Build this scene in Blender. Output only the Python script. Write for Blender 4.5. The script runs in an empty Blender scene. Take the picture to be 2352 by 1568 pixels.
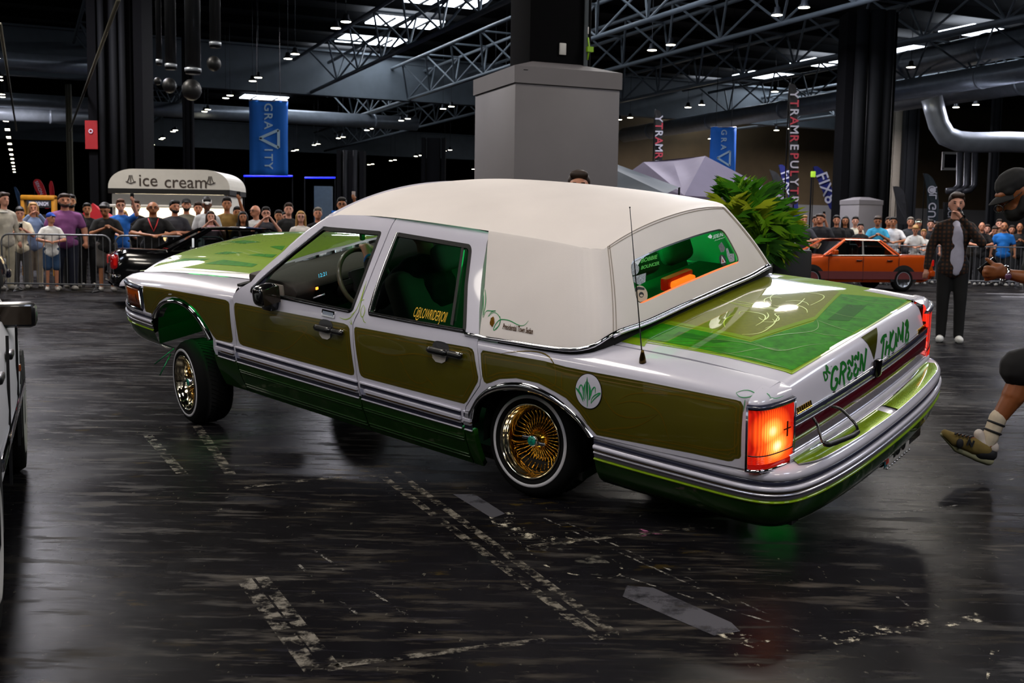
import bpy, bmesh, math, random
import numpy as np
from mathutils import Vector, Matrix
from mathutils.geometry import delaunay_2d_cdt
random.seed(7)
SC = bpy.context.scene
COL = SC.collection
# ------------------------------------------------------------------ camera
FPX, CAMH = 2517.6, 1.3338                     # focal length in pixels of the 2352 px wide frame, camera height
HOR, ROLL = 538.0, 0.0155                      # horizon row at the centre column, camera roll
PITCH = math.atan((784-HOR)/FPX)
OC = np.array([0, 0, CAMH])
FW = np.array([0, math.cos(PITCH), -math.sin(PITCH)]); UP0 = np.array([0, math.sin(PITCH), math.cos(PITCH)]); RT0 = np.array([1., 0, 0])
_c, _s = math.cos(ROLL), math.sin(ROLL)
RT = _c*RT0+_s*UP0; UPV = -_s*RT0+_c*UP0
cam = bpy.data.cameras.new('camera'); camo = bpy.data.objects.new('camera', cam); COL.objects.link(camo)
cam.sensor_width = 36; cam.lens = FPX/2352*36; cam.clip_end = 500; cam.clip_start = .05
camo.matrix_world = Matrix(((RT[0], UPV[0], -FW[0], 0), (RT[1], UPV[1], -FW[1], 0), (RT[2], UPV[2], -FW[2], CAMH), (0, 0, 0, 1)))
cam.dof.use_dof = True; cam.dof.focus_distance = 5.6; cam.dof.aperture_fstop = 6.5
SC.camera = camo
SC.view_settings.view_transform = 'Standard'; SC.view_settings.look = 'None'
SC.view_settings.exposure = 0.2; SC.view_settings.gamma = 1.0; SC.view_settings.use_curve_mapping = False
cy = SC.cycles; cy.max_bounces = 6; cy.diffuse_bounces = 2; cy.glossy_bounces = 4; cy.transmission_bounces = 4; cy.transparent_max_bounces = 12; cy.caustics_reflective = False; cy.caustics_refractive = False
# ------------------------------------------------------------------ world: a dim indoor ambient
wd = bpy.data.worlds.new('hall_air'); SC.world = wd; wd.use_nodes = True
wd.node_tree.nodes['Background'].inputs[0].default_value = (.55, .62, .75, 1)
wd.node_tree.nodes['Background'].inputs[1].default_value = 0.02

def pray(u, v):
    du, dv = u-1176., v-784.
    return RT*(du/FPX)-UPV*(dv/FPX)+FW
def wat(u, v, axis, val):
    "pixel -> world point where the ray meets the plane axis=val"
    d = pray(u, v); k = (val-OC[axis])/d[axis]
    return OC+k*d
def wgr(u, v, z=0.): return wat(u, v, 2, z)
def wdist(u, v, y): return wat(u, v, 1, y)
def pix(P):
    d = np.asarray(P, float)-OC
    z = d@FW
    return np.stack([1176+FPX*(d@RT)/z, 784-FPX*(d@UPV)/z], -1)

# ------------------------------------------------------------------ materials
def lin(h):
    if isinstance(h, str):
        h = h.lstrip('#'); c = [int(h[i:i+2], 16)/255 for i in (0, 2, 4)]
        return [x/12.92 if x <= .04045 else ((x+.055)/1.055)**2.4 for x in c]
    return list(h)
MATS = {}
def mat(name, color, rough=.5, metal=0., coat=0., emit=None, estr=0., var=.06, vscale=8., trans=0., ior=1.45, bump=0., bscale=60., spec=.5, alpha=1., crough=.03, aniso=0.):
    if name in MATS: return MATS[name]
    m = bpy.data.materials.new(name); MATS[name] = m; m.use_nodes = True
    nt = m.node_tree; b = nt.nodes['Principled BSDF']; N = nt.nodes.new; L = nt.links.new
    c = lin(color)+[1]
    b.inputs['Roughness'].default_value = rough; b.inputs['Metallic'].default_value = metal
    b.inputs['Coat Weight'].default_value = coat; b.inputs['Coat Roughness'].default_value = crough
    b.inputs['IOR'].default_value = ior; b.inputs['Specular IOR Level'].default_value = spec
    b.inputs['Transmission Weight'].default_value = trans; b.inputs['Alpha'].default_value = alpha
    b.inputs['Base Color'].default_value = c
    tc = N('ShaderNodeTexCoord')
    if var > 0:
        n = N('ShaderNodeTexNoise'); n.inputs['Scale'].default_value = vscale; n.inputs['Detail'].default_value = 3
        L(tc.outputs['Object'], n.inputs['Vector'])
        r = N('ShaderNodeMapRange'); r.inputs[1].default_value = .3; r.inputs[2].default_value = .7
        r.inputs[3].default_value = 1-var; r.inputs[4].default_value = 1+var; L(n.outputs['Fac'], r.inputs[0])
        x = N('ShaderNodeMix'); x.data_type = 'RGBA'; x.blend_type = 'MULTIPLY'; x.inputs[0].default_value = 1
        x.inputs[6].default_value = c; L(r.outputs[0], x.inputs[7]); L(x.outputs[2], b.inputs['Base Color'])
    if bump > 0:
        n2 = N('ShaderNodeTexNoise'); n2.inputs['Scale'].default_value = bscale; n2.inputs['Detail'].default_value = 4
        L(tc.outputs['Object'], n2.inputs['Vector'])
        bp = N('ShaderNodeBump'); bp.inputs['Strength'].default_value = bump; bp.inputs['Distance'].default_value = .01
        L(n2.outputs['Fac'], bp.inputs['Height']); L(bp.outputs[0], b.inputs['Normal'])
    if emit is not None:
        b.inputs['Emission Color'].default_value = lin(emit)+[1]; b.inputs['Emission Strength'].default_value = estr
    return m
def glass(name, color, rough=.02, mixf=.25, ior=1.45):
    "thin pane: transparent tint plus a fresnel gloss"
    m = bpy.data.materials.new(name); m.use_nodes = True; nt = m.node_tree; N = nt.nodes.new; L = nt.links.new
    nt.nodes.remove(nt.nodes['Principled BSDF'])
    t = N('ShaderNodeBsdfTransparent'); t.inputs[0].default_value = lin(color)+[1]
    g = N('ShaderNodeBsdfGlossy'); g.inputs['Roughness'].default_value = rough
    f = N('ShaderNodeFresnel'); f.inputs['IOR'].default_value = ior
    a = N('ShaderNodeMath'); a.operation = 'MULTIPLY'; a.inputs[1].default_value = 1.0+mixf; L(f.outputs[0], a.inputs[0])
    x = N('ShaderNodeMixShader'); L(a.outputs[0], x.inputs[0]); L(t.outputs[0], x.inputs[1]); L(g.outputs[0], x.inputs[2])
    L(x.outputs[0], nt.nodes['Material Output'].inputs[0])
    MATS[name] = m
    return m
def emat(name, color, s):
    return mat(name, '#080808', rough=.5, emit=color, estr=s, var=0)

# ------------------------------------------------------------------ object helpers
def props(o, label=None, cat=None, group=None, kind=None):
    if label: o['label'] = label
    if cat: o['category'] = cat
    if group: o['group'] = group
    if kind: o['kind'] = kind
    return o
def empty(name, loc=(0, 0, 0), rz=0., label=None, cat=None, group=None, mw=None):
    o = bpy.data.objects.new(name, None); COL.objects.link(o); o.empty_display_size = .1
    if mw is not None: o.matrix_world = mw
    else: o.location = loc; o.rotation_euler = (0, 0, rz)
    return props(o, label, cat, group)
def link(name, me, m, parent=None, mw=None):
    o = bpy.data.objects.new(name, me); COL.objects.link(o)
    if m is not None:
        ms = m if isinstance(m, (list, tuple)) else [m]
        for x in ms: me.materials.append(x)
    if parent is not None: o.parent = parent
    if mw is not None: o.matrix_local = mw
    return o
def mobj(name, V, F, m, parent=None, smooth=True, normals=None, mi=None, mw=None):
    me = bpy.data.meshes.new(name); me.from_pydata([tuple(map(float, v)) for v in V], [], [tuple(map(int, f)) for f in F])
    if smooth: me.polygons.foreach_set('use_smooth', [True]*len(me.polygons))
    if mi is not None: me.polygons.foreach_set('material_index', mi)
    me.update()
    if normals is not None:
        me.normals_split_custom_set_from_vertices([tuple(map(float, n)) for n in normals])
    return link(name, me, m, parent, mw)
class MB:
    "collects simple shapes into one mesh"
    def __init__(s): s.V = []; s.F = []; s.M = []
    def add(s, V, F, mi=0):
        o = len(s.V); s.V += [tuple(map(float, v)) for v in V]; s.F += [tuple(int(i)+o for i in f) for f in F]; s.M += [mi]*len(F); return s
    def box(s, c, d, rz=0., mi=0, R=None):
        h = np.array(d)/2.; P = np.array([(x, y, z) for x in (-1, 1) for y in (-1, 1) for z in (-1, 1)], float)*h
        if R is not None: P = P@np.asarray(R).T
        elif rz: c_, s_ = math.cos(rz), math.sin(rz); P = P@np.array([[c_, s_, 0], [-s_, c_, 0], [0, 0, 1]])
        return s.add(P+np.array(c, float), [(0, 1, 3, 2), (4, 6, 7, 5), (0, 4, 5, 1), (2, 3, 7, 6), (0, 2, 6, 4), (1, 5, 7, 3)], mi)
    def tube(s, pts, r, n=8, mi=0, cap=True, closed=False):
        P = np.array(pts, float); k = len(P); rr = np.broadcast_to(np.array(r, float), (k,))
        T = np.gradient(P, axis=0) if not closed else np.roll(P, -1, 0)-np.roll(P, 1, 0)
        T /= np.linalg.norm(T, axis=1)[:, None]+1e-12
        ref = np.array([0, 0, 1.]) if abs(T[0, 2]) < .9 else np.array([1., 0, 0])
        a = np.cross(T[0], ref); a /= np.linalg.norm(a); V = []
        for i in range(k):
            a = a-T[i]*(a@T[i]); a /= np.linalg.norm(a)+1e-12; b = np.cross(T[i], a)
            th = np.arange(n)*2*math.pi/n
            V += list(P[i]+rr[i]*(np.cos(th)[:, None]*a+np.sin(th)[:, None]*b))
        F = []
        for i in range(k if closed else k-1):
            j = (i+1) % k
            for q in range(n): F.append((i*n+q, i*n+(q+1) % n, j*n+(q+1) % n, j*n+q))
        if cap and not closed: F += [tuple(range(n))[::-1], tuple(range((k-1)*n, k*n))]
        return s.add(V, F, mi)
    def lathe(s, prof, n=32, mi=0, axis='z', c=(0, 0, 0), close=False):
        "prof: (radius, height) pairs turned about the axis"
        V = []; k = len(prof)
        for i in range(n):
            t = 2*math.pi*i/n
            for r, h in prof:
                p = (r*math.cos(t), r*math.sin(t), h)
                if axis == 'y': p = (p[0], p[2], p[1])
                if axis == 'x': p = (p[2], p[0], p[1])
                V.append((p[0]+c[0], p[1]+c[1], p[2]+c[2]))
        F = []
        for i in range(n):
            j = (i+1) % n
            for q in range(k-1 if not close else k):
                q2 = (q+1) % k
                F.append((i*k+q, j*k+q, j*k+q2, i*k+q2))
        return s.add(V, F, mi)
    def ball(s, c, r, n=12, mi=0, R=None):
        r = np.broadcast_to(np.array(r, float), (3,)); V = [(0, 0, 1.)]; F = []; m = n//2
        for i in range(1, m):
            t = math.pi*i/m
            for j in range(n):
                p = 2*math.pi*j/n; V.append((math.sin(t)*math.cos(p), math.sin(t)*math.sin(p), math.cos(t)))
        V.append((0, 0, -1.))
        for j in range(n): F.append((0, 1+j, 1+(j+1) % n))
        for i in range(m-2):
            for j in range(n):
                a = 1+i*n+j; b = 1+i*n+(j+1) % n; F.append((a, a+n, b+n, b))
        e = len(V)-1
        for j in range(n): F.append((e, 1+(m-2)*n+(j+1) % n, 1+(m-2)*n+j))
        P = np.array(V)*r
        if R is not None: P = P@np.asarray(R).T
        return s.add(P+np.array(c, float), F, mi)
    def prism(s, poly, z0, z1, mi=0, fn=None):
        "2D polygon extruded; fn maps (x,y,z)"
        n = len(poly); V = [(p[0], p[1], z0) for p in poly]+[(p[0], p[1], z1) for p in poly]
        if fn: V = [fn(*v) for v in V]
        F = [tuple(range(n))[::-1], tuple(range(n, 2*n))]+[(i, (i+1) % n, n+(i+1) % n, n+i) for i in range(n)]
        return s.add(V, F, mi)
    def build(s, name, m, parent=None, smooth=False, bevel=0., mw=None, seg=2):
        o = mobj(name, s.V, s.F, m, parent, smooth, mi=s.M if isinstance(m, (list, tuple)) else None, mw=mw)
        bm = bmesh.new(); bm.from_mesh(o.data); bmesh.ops.recalc_face_normals(bm, faces=bm.faces)
        if bevel > 0:
            es = [e for e in bm.edges if len(e.link_faces) == 2 and e.calc_face_angle(0) > .5]
            bmesh.ops.bevel(bm, geom=es, offset=bevel, segments=seg, profile=.5, affect='EDGES')
            for f in bm.faces: f.smooth = True
        bm.to_mesh(o.data); bm.free()
        if bevel > 0 or smooth == 'auto':
            o.data.set_sharp_from_angle(angle=math.radians(40))
        return o
def copy_tree(o, parent=None):
    c = o.copy(); COL.objects.link(c); c.parent = parent
    for ch in o.children: copy_tree(ch, c)
    return c

def spline(xs, ys):
    "natural cubic spline, linear outside"
    x = np.array(xs, float); y = np.array(ys, float)
    if x[0] > x[-1]: x, y = x[::-1], y[::-1]
    n = len(x); h = np.diff(x); A = np.eye(n); r = np.zeros(n)
    for i in range(1, n-1):
        A[i, i-1] = h[i-1]; A[i, i] = 2*(h[i-1]+h[i]); A[i, i+1] = h[i]; r[i] = 6*((y[i+1]-y[i])/h[i]-(y[i]-y[i-1])/h[i-1])
    M = np.linalg.solve(A, r)
    def f(q):
        q = np.asarray(q, float); qc = np.clip(q, x[0], x[-1]); i = np.clip(np.searchsorted(x, qc)-1, 0, n-2)
        a = x[i+1]-qc; b = qc-x[i]; H = h[i]
        return M[i]*a**3/(6*H)+M[i+1]*b**3/(6*H)+(y[i]/H-M[i]*H/6)*a+(y[i+1]/H-M[i+1]*H/6)*b
    return f
def resample(P, n=None, step=None, closed=False, smooth=False):
    P = np.array(P, float)
    if closed: P = np.vstack([P, P[:1]])
    if smooth and len(P) > 2:
        d = np.r_[0, np.cumsum(np.linalg.norm(np.diff(P, axis=0), axis=1))]
        m = max(len(P)*8, 16); q = np.linspace(0, d[-1], m); P = np.stack([spline(d, P[:, k])(q) for k in range(P.shape[1])], 1)
    d = np.r_[0, np.cumsum(np.linalg.norm(np.diff(P, axis=0), axis=1))]
    if n is None: n = max(2, int(math.ceil(d[-1]/step))+1)
    q = np.linspace(0, d[-1], n)
    R = np.stack([np.interp(q, d, P[:, k]) for k in range(P.shape[1])], 1)
    return R[:-1] if closed else R
def dens(P, step, closed=True):
    "adds points on long edges, keeps the corners"
    P = np.array(P, float); out = []; n = len(P)
    for i in range(n if closed else n-1):
        a, b = P[i], P[(i+1) % n]; k = max(1, int(math.ceil(np.linalg.norm(b-a)/step)))
        for j in range(k): out.append(a+(b-a)*j/k)
    if not closed: out.append(P[-1])
    return np.array(out)
def inpoly(pt, P):
    P = np.asarray(P); pt = np.atleast_2d(pt); x, y = pt[:, 0], pt[:, 1]; r = np.zeros(len(pt), bool); j = len(P)-1
    for i in range(len(P)):
        xi, yi = P[i]; xj, yj = P[j]
        c = ((yi > y) != (yj > y)) & (x < (xj-xi)*(y-yi)/(yj-yi+1e-15)+xi)
        r ^= c; j = i
    return r
def rnd(P, r, n=4):
    "rounds the corners of a closed polygon"
    P = np.array(P, float); out = []; N = len(P)
    for i in range(N):
        a, b, c = P[i-1], P[i], P[(i+1) % N]; la = np.linalg.norm(a-b); lc = np.linalg.norm(c-b)
        q = min(r, la*.45, lc*.45); p0 = b+(a-b)/la*q; p1 = b+(c-b)/lc*q
        for k in range(n+1):
            t = k/n; out.append((1-t)**2*p0+2*t*(1-t)*b+t*t*p1)
    return np.array(out)

class Surf:
    "parametric surface F(a,b)->(n,3) in an object's local frame, with a pixel look-up through the camera"
    def __init__(s, F, ra, rb, M, flip=1., na=160, nb=90):
        s.F = F; s.M = M; s.flip = flip; s.ra, s.rb = ra, rb
        A, B = np.meshgrid(np.linspace(*ra, na), np.linspace(*rb, nb), indexing='ij')
        s.A, s.B = A.ravel(), B.ravel(); s.px = s.topix(s.A, s.B)
    def topix(s, a, b):
        P = s.F(np.asarray(a, float), np.asarray(b, float)); return pix(P@s.M[:3, :3].T+s.M[:3, 3])
    def uv(s, pts):
        out = []
        for p in np.atleast_2d(np.array(pts, float)):
            i = np.argmin(((s.px-p)**2).sum(1)); q = np.array([s.A[i], s.B[i]])
            for _ in range(6):
                e = 1e-4; base = s.topix([q[0]], [q[1]])[0]
                J = np.stack([(s.topix([q[0]+e], [q[1]])[0]-base)/e, (s.topix([q[0]], [q[1]+e])[0]-base)/e], 1)
                try: st = np.linalg.solve(J, p-base)
                except Exception: break
                q = q+np.clip(st, -.1, .1)
            out.append(q)
        return np.array(out)
    def pn(s, uv, off=0.):
        a, b = np.asarray(uv, float).T; e = 1e-4; P = s.F(a, b)
        da = s.F(a+e, b)-s.F(a-e, b); db = s.F(a, b+e)-s.F(a, b-e); n = np.cross(da, db)*s.flip
        n /= np.linalg.norm(n, axis=1)[:, None]+1e-15
        return P+n*off, n
def patch(name, S, outline, m, parent, step=.04, off=0., thick=0., holes=(), mirror=False, scale=(1, 1)):
    "sheet on a surface bounded by an outline in its (a,b) space"
    o2 = dens(outline, step); hs = [dens(h, step) for h in holes]
    lo, hi = o2.min(0), o2.max(0)
    ga = np.arange(lo[0]+step/2, hi[0], step); gb = np.arange(lo[1]+step/2, hi[1], step)
    pts = list(o2)+[p for h in hs for p in h]
    if len(ga) and len(gb):
        G = np.array([(a, b) for a in ga for b in gb]); k = inpoly(G, o2)
        for h in hs: k &= ~inpoly(G, h)
        G = G[k]; bd = np.array(pts)
        if len(G):
            d = np.min(((G[:, None]-bd[None])**2).sum(2), 1); G = G[d > (step*.45)**2]
        nb = len(pts); pts += list(G)
    else: nb = len(pts)
    ed = []; o = 0
    for L_ in [o2]+hs:
        n = len(L_); ed += [(o+i, o+(i+1) % n) for i in range(n)]; o += n
    r = delaunay_2d_cdt([Vector(p) for p in pts], ed, [], 0, 1e-7)
    UV = np.array([tuple(v) for v in r[0]]); T = [f for f in r[2]]
    cen = np.array([UV[list(f)].mean(0) for f in T]); k = inpoly(cen, o2)
    for h in hs: k &= ~inpoly(cen, h)
    T = [f for f, q in zip(T, k) if q]
    P, n = S.pn(UV, off)
    F = []
    for f in T:
        a, b, c = (P[i] for i in f[:3]); nn = np.cross(b-a, c-a)
        F.append(tuple(f) if nn@n[f[0]] > 0 else tuple(f)[::-1])
    V = list(P); NR = list(n)
    if thick > 0:
        from collections import Counter
        cnt = {}
        for f in F:
            for i in range(3): cnt.setdefault(frozenset((f[i], f[(i+1) % 3])), []).append((f[i], f[(i+1) % 3]))
        be = [v[0] for v in cnt.values() if len(v) == 1]; idx = {}
        cen3 = {}
        for a, b in be:
            for q in (a, b):
                if q not in idx:
                    idx[q] = (len(V), len(V)+1); V += [P[q], P[q]-n[q]*thick]
                    NR += [None, None]
        for a, b in be:
            tn = np.cross(P[b]-P[a], n[a]); tn /= np.linalg.norm(tn)+1e-12
            for q in (a, b):
                for w in idx[q]: NR[w] = tn if NR[w] is None else NR[w]+tn
            F.append((idx[b][0], idx[a][0], idx[a][1], idx[b][1]))
        NR = [x/(np.linalg.norm(x)+1e-12) for x in NR]
    V = np.array(V); NR = np.array(NR)
    res = mobj(name, V, F, m, parent, True, NR)
    if mirror:
        mobj(name, V*[1, -1, 1], [f[::-1] for f in F], m, parent if mirror is True else mirror, True, NR*[1, -1, 1])
    return res
def ribbon(name, S, pts, w, m, parent, off=.0012, step=.01, closed=False, smooth=True, taper=False, uvpts=True, raise_=0.):
    "painted or applied line of width w along a path in a surface's (a,b) space"
    P2 = resample(pts, step=step, closed=closed, smooth=smooth)
    if closed: P2 = np.vstack([P2, P2[:1]])
    P, n = S.pn(P2, off); T = np.gradient(P, axis=0); T /= np.linalg.norm(T, axis=1)[:, None]+1e-12
    sd = np.cross(n, T); k = len(P); ww = np.full(k, w/2.)
    if taper: ww = ww*np.sin(np.linspace(.12, math.pi-.12, k))
    if raise_:
        V = np.vstack([P+sd*ww[:, None]-n*off, P+sd*ww[:, None]*.7+n*raise_, P-sd*ww[:, None]*.7+n*raise_, P-sd*ww[:, None]-n*off])
        F = [(q*k+i, q*k+i+1, (q+1)*k+i+1, (q+1)*k+i) for q in range(3) for i in range(k-1)]
        return mobj(name, V, F, m, parent, True)
    V = np.vstack([P+sd*ww[:, None], P-sd*ww[:, None]]); NR = np.vstack([n, n])
    F = [(i, k+i, k+i+1, i+1) for i in range(k-1)]
    return mobj(name, V, F, m, parent, True, NR)
def multi_ribbon(name, S, lines, w, m, parent, off=.0012, step=.01, taper=True):
    "several strokes of one painted ornament as one mesh"
    Vs, Fs, Ns, o = [], [], [], 0
    for L_ in lines:
        P2 = resample(L_, step=step, smooth=len(L_) > 2); P, n = S.pn(P2, off); T = np.gradient(P, axis=0); T /= np.linalg.norm(T, axis=1)[:, None]+1e-12
        sd = np.cross(n, T); k = len(P); ww = np.full(k, w/2.)
        if taper: ww = ww*(.35+.65*np.sin(np.linspace(.1, math.pi-.1, k)))
        Vs.append(np.vstack([P+sd*ww[:, None], P-sd*ww[:, None]])); Ns.append(np.vstack([n, n])); Fs += [(o+i, o+k+i, o+k+i+1, o+i+1) for i in range(k-1)]; o += 2*k
    return mobj(name, np.vstack(Vs), Fs, m, parent, True, np.vstack(Ns))
def grid_obj(name, S, A, B, m, parent, off=0.):
    "full rectangular piece of a surface"
    AA, BB = np.meshgrid(A, B, indexing='ij'); uv = np.stack([AA.ravel(), BB.ravel()], 1); P, n = S.pn(uv, off); na, nb = len(A), len(B)
    F = []
    for i in range(na-1):
        for j in range(nb-1):
            q = (i*nb+j, (i+1)*nb+j, (i+1)*nb+j+1, i*nb+j+1)
            nn = np.cross(P[q[1]]-P[q[0]], P[q[3]]-P[q[0]]); F.append(q if nn@n[q[0]] > 0 else q[::-1])
    return mobj(name, P, F, m, parent, True, n)
def sweep(name, path, prof, m, parent, mirror_join=False, cap=True):
    "profile (outward, z) swept along a plan path (x,y[,dz]); outward is the right-hand normal"
    P = np.array(path, float)
    if P.shape[1] == 2: P = np.c_[P, np.zeros(len(P))]
    T = np.gradient(P[:, :2], axis=0); T /= np.linalg.norm(T, axis=1)[:, None]; Nn = np.stack([T[:, 1], -T[:, 0]], 1)
    V = []; k = len(prof)
    for i in range(len(P)):
        for o, z in prof: V.append((P[i, 0]+Nn[i, 0]*o, P[i, 1]+Nn[i, 1]*o, z+P[i, 2]))
    F = [(i*k+j, (i+1)*k+j, (i+1)*k+j+1, i*k+j+1) for i in range(len(P)-1) for j in range(k-1)]
    return mobj(name, V, F, m, parent, True)
TMP = bpy.data.scenes.new('workbench')          # modifiers and lettering are evaluated apart from the big scene
def evaluated(o):
    TMP.collection.objects.link(o); vl = TMP.view_layers[0]; vl.update(); dg = vl.depsgraph
    me = bpy.data.meshes.new_from_object(o.evaluated_get(dg)); TMP.collection.objects.unlink(o); return me
def text_mesh(txt, size=1., ext=0., align='CENTER', shear=0., sx=1., bold=0., space=1.):
    cu = bpy.data.curves.new('lettering', 'FONT'); cu.body = txt; cu.size = size; cu.extrude = ext; cu.align_x = align; cu.align_y = 'CENTER'
    cu.shear = shear; cu.offset = bold; cu.resolution_u = 3; cu.space_character = space
    o = bpy.data.objects.new('lettering', cu); me = evaluated(o)
    bpy.data.objects.remove(o); bpy.data.curves.remove(cu)
    if sx != 1.:
        for v in me.vertices: v.co.x *= sx
    return me
def text_on(name, S, txt, uv0, ua, ub, size, m, parent, off=.0015, **k):
    "lettering laid on a surface: uv0 centre, ua / ub the (a,b) steps for one metre along / up the text"
    me = text_mesh(txt, size, **k); V = np.array([tuple(v.co) for v in me.vertices]); F = [tuple(p.vertices) for p in me.polygons]
    uv = np.array(uv0)[None]+V[:, :1]*np.array(ua)[None]+V[:, 1:2]*np.array(ub)[None]
    P, n = S.pn(uv, off); bpy.data.meshes.remove(me)
    Fo = []
    for f in F:
        nn = np.cross(P[f[1]]-P[f[0]], P[f[2]]-P[f[0]]); Fo.append(f if nn@n[f[0]] > 0 else f[::-1])
    return mobj(name, P, Fo, m, parent, False)
def frame_mat(o, xa, ya):
    "matrix with the given origin and x / y axes"
    xa = Vector(xa).normalized(); ya = Vector(ya); ya = (ya-xa*ya.dot(xa)).normalized(); za = xa.cross(ya)
    M = Matrix((xa, ya, za)).transposed().to_4x4(); M.translation = Vector(o); return M
# ================================================================== light: roof lights above the arena and daylight through the roof panes
AX = np.array([-.407, .914]); BX = np.array([.914, .407])              # the hall's two axes
HANG = math.atan2(.407, .914)                                          # its turn against the camera
def AB(a, b, z=0.): p = AX*a+BX*b; return np.array([p[0], p[1], z])
def area(name, loc, size, energy, col, sy=None, shape=None, rz=0.):
    l = bpy.data.lights.new(name, 'AREA'); l.energy = energy; l.color = lin(col); l.size = size
    if sy: l.shape = 'RECTANGLE'; l.size_y = sy
    if shape: l.shape = shape
    o = bpy.data.objects.new(name, l); COL.objects.link(o); o.location = loc; o.rotation_euler = (0, 0, rz); return o
LAMPZ = 9.3
for b_ in (-13.4, -1., 11.9):
    for a_ in (-9., -.3, 8.4, 17., 25.6):
        if (a_, b_) == (17., 11.9): continue
        area('roof_lamp_and_fill_light', AB(a_, b_, LAMPZ-.12), 3.2, (330 if b_ > -5 else 220)*(1.8 if a_ > 20 else 1.), '#fff6ea', shape='DISK')
for a_, b_ in ((17.5, 12.9), (16.5, 13.1)): area('roof_lamp_and_fill_light', AB(a_, b_, LAMPZ-.12), .5, 190, '#fff6ea', shape='DISK')
for a_, b_ in ((25.6, 24.9), (17., 24.9), (33., 20.)): area('roof_lamp_and_fill_light', AB(a_, b_, LAMPZ-.12), 2.2, 520, '#fff6ea', shape='DISK')  # extra fill added to brighten the crowd on the right
for a_, b_, e_ in ((28., 21.5, 900), (14., 21.5, 700), (0., 21.5, 700), (0, -11, 500), (-12, 5, 800)):
    area('roof_pane_light', AB(a_, b_, 12.9), 3.6, e_, '#dfe9ff', sy=4.5, rz=HANG)
for a_, b_ in ((36., 24.9), (48., 37.7), (44., 11.4), (30., 0.), (60., 11.4), (62., 37.7), (40., 46.), (75., 0.), (70., 48.), (68., 62.), (55., 52.)):
    area('far_lamp_and_fill_light', AB(a_, b_, LAMPZ-.2), 1.3, 900, '#f4f2ff', shape='DISK')  # far lamp rows, plus fill added to brighten the brown wall
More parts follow.
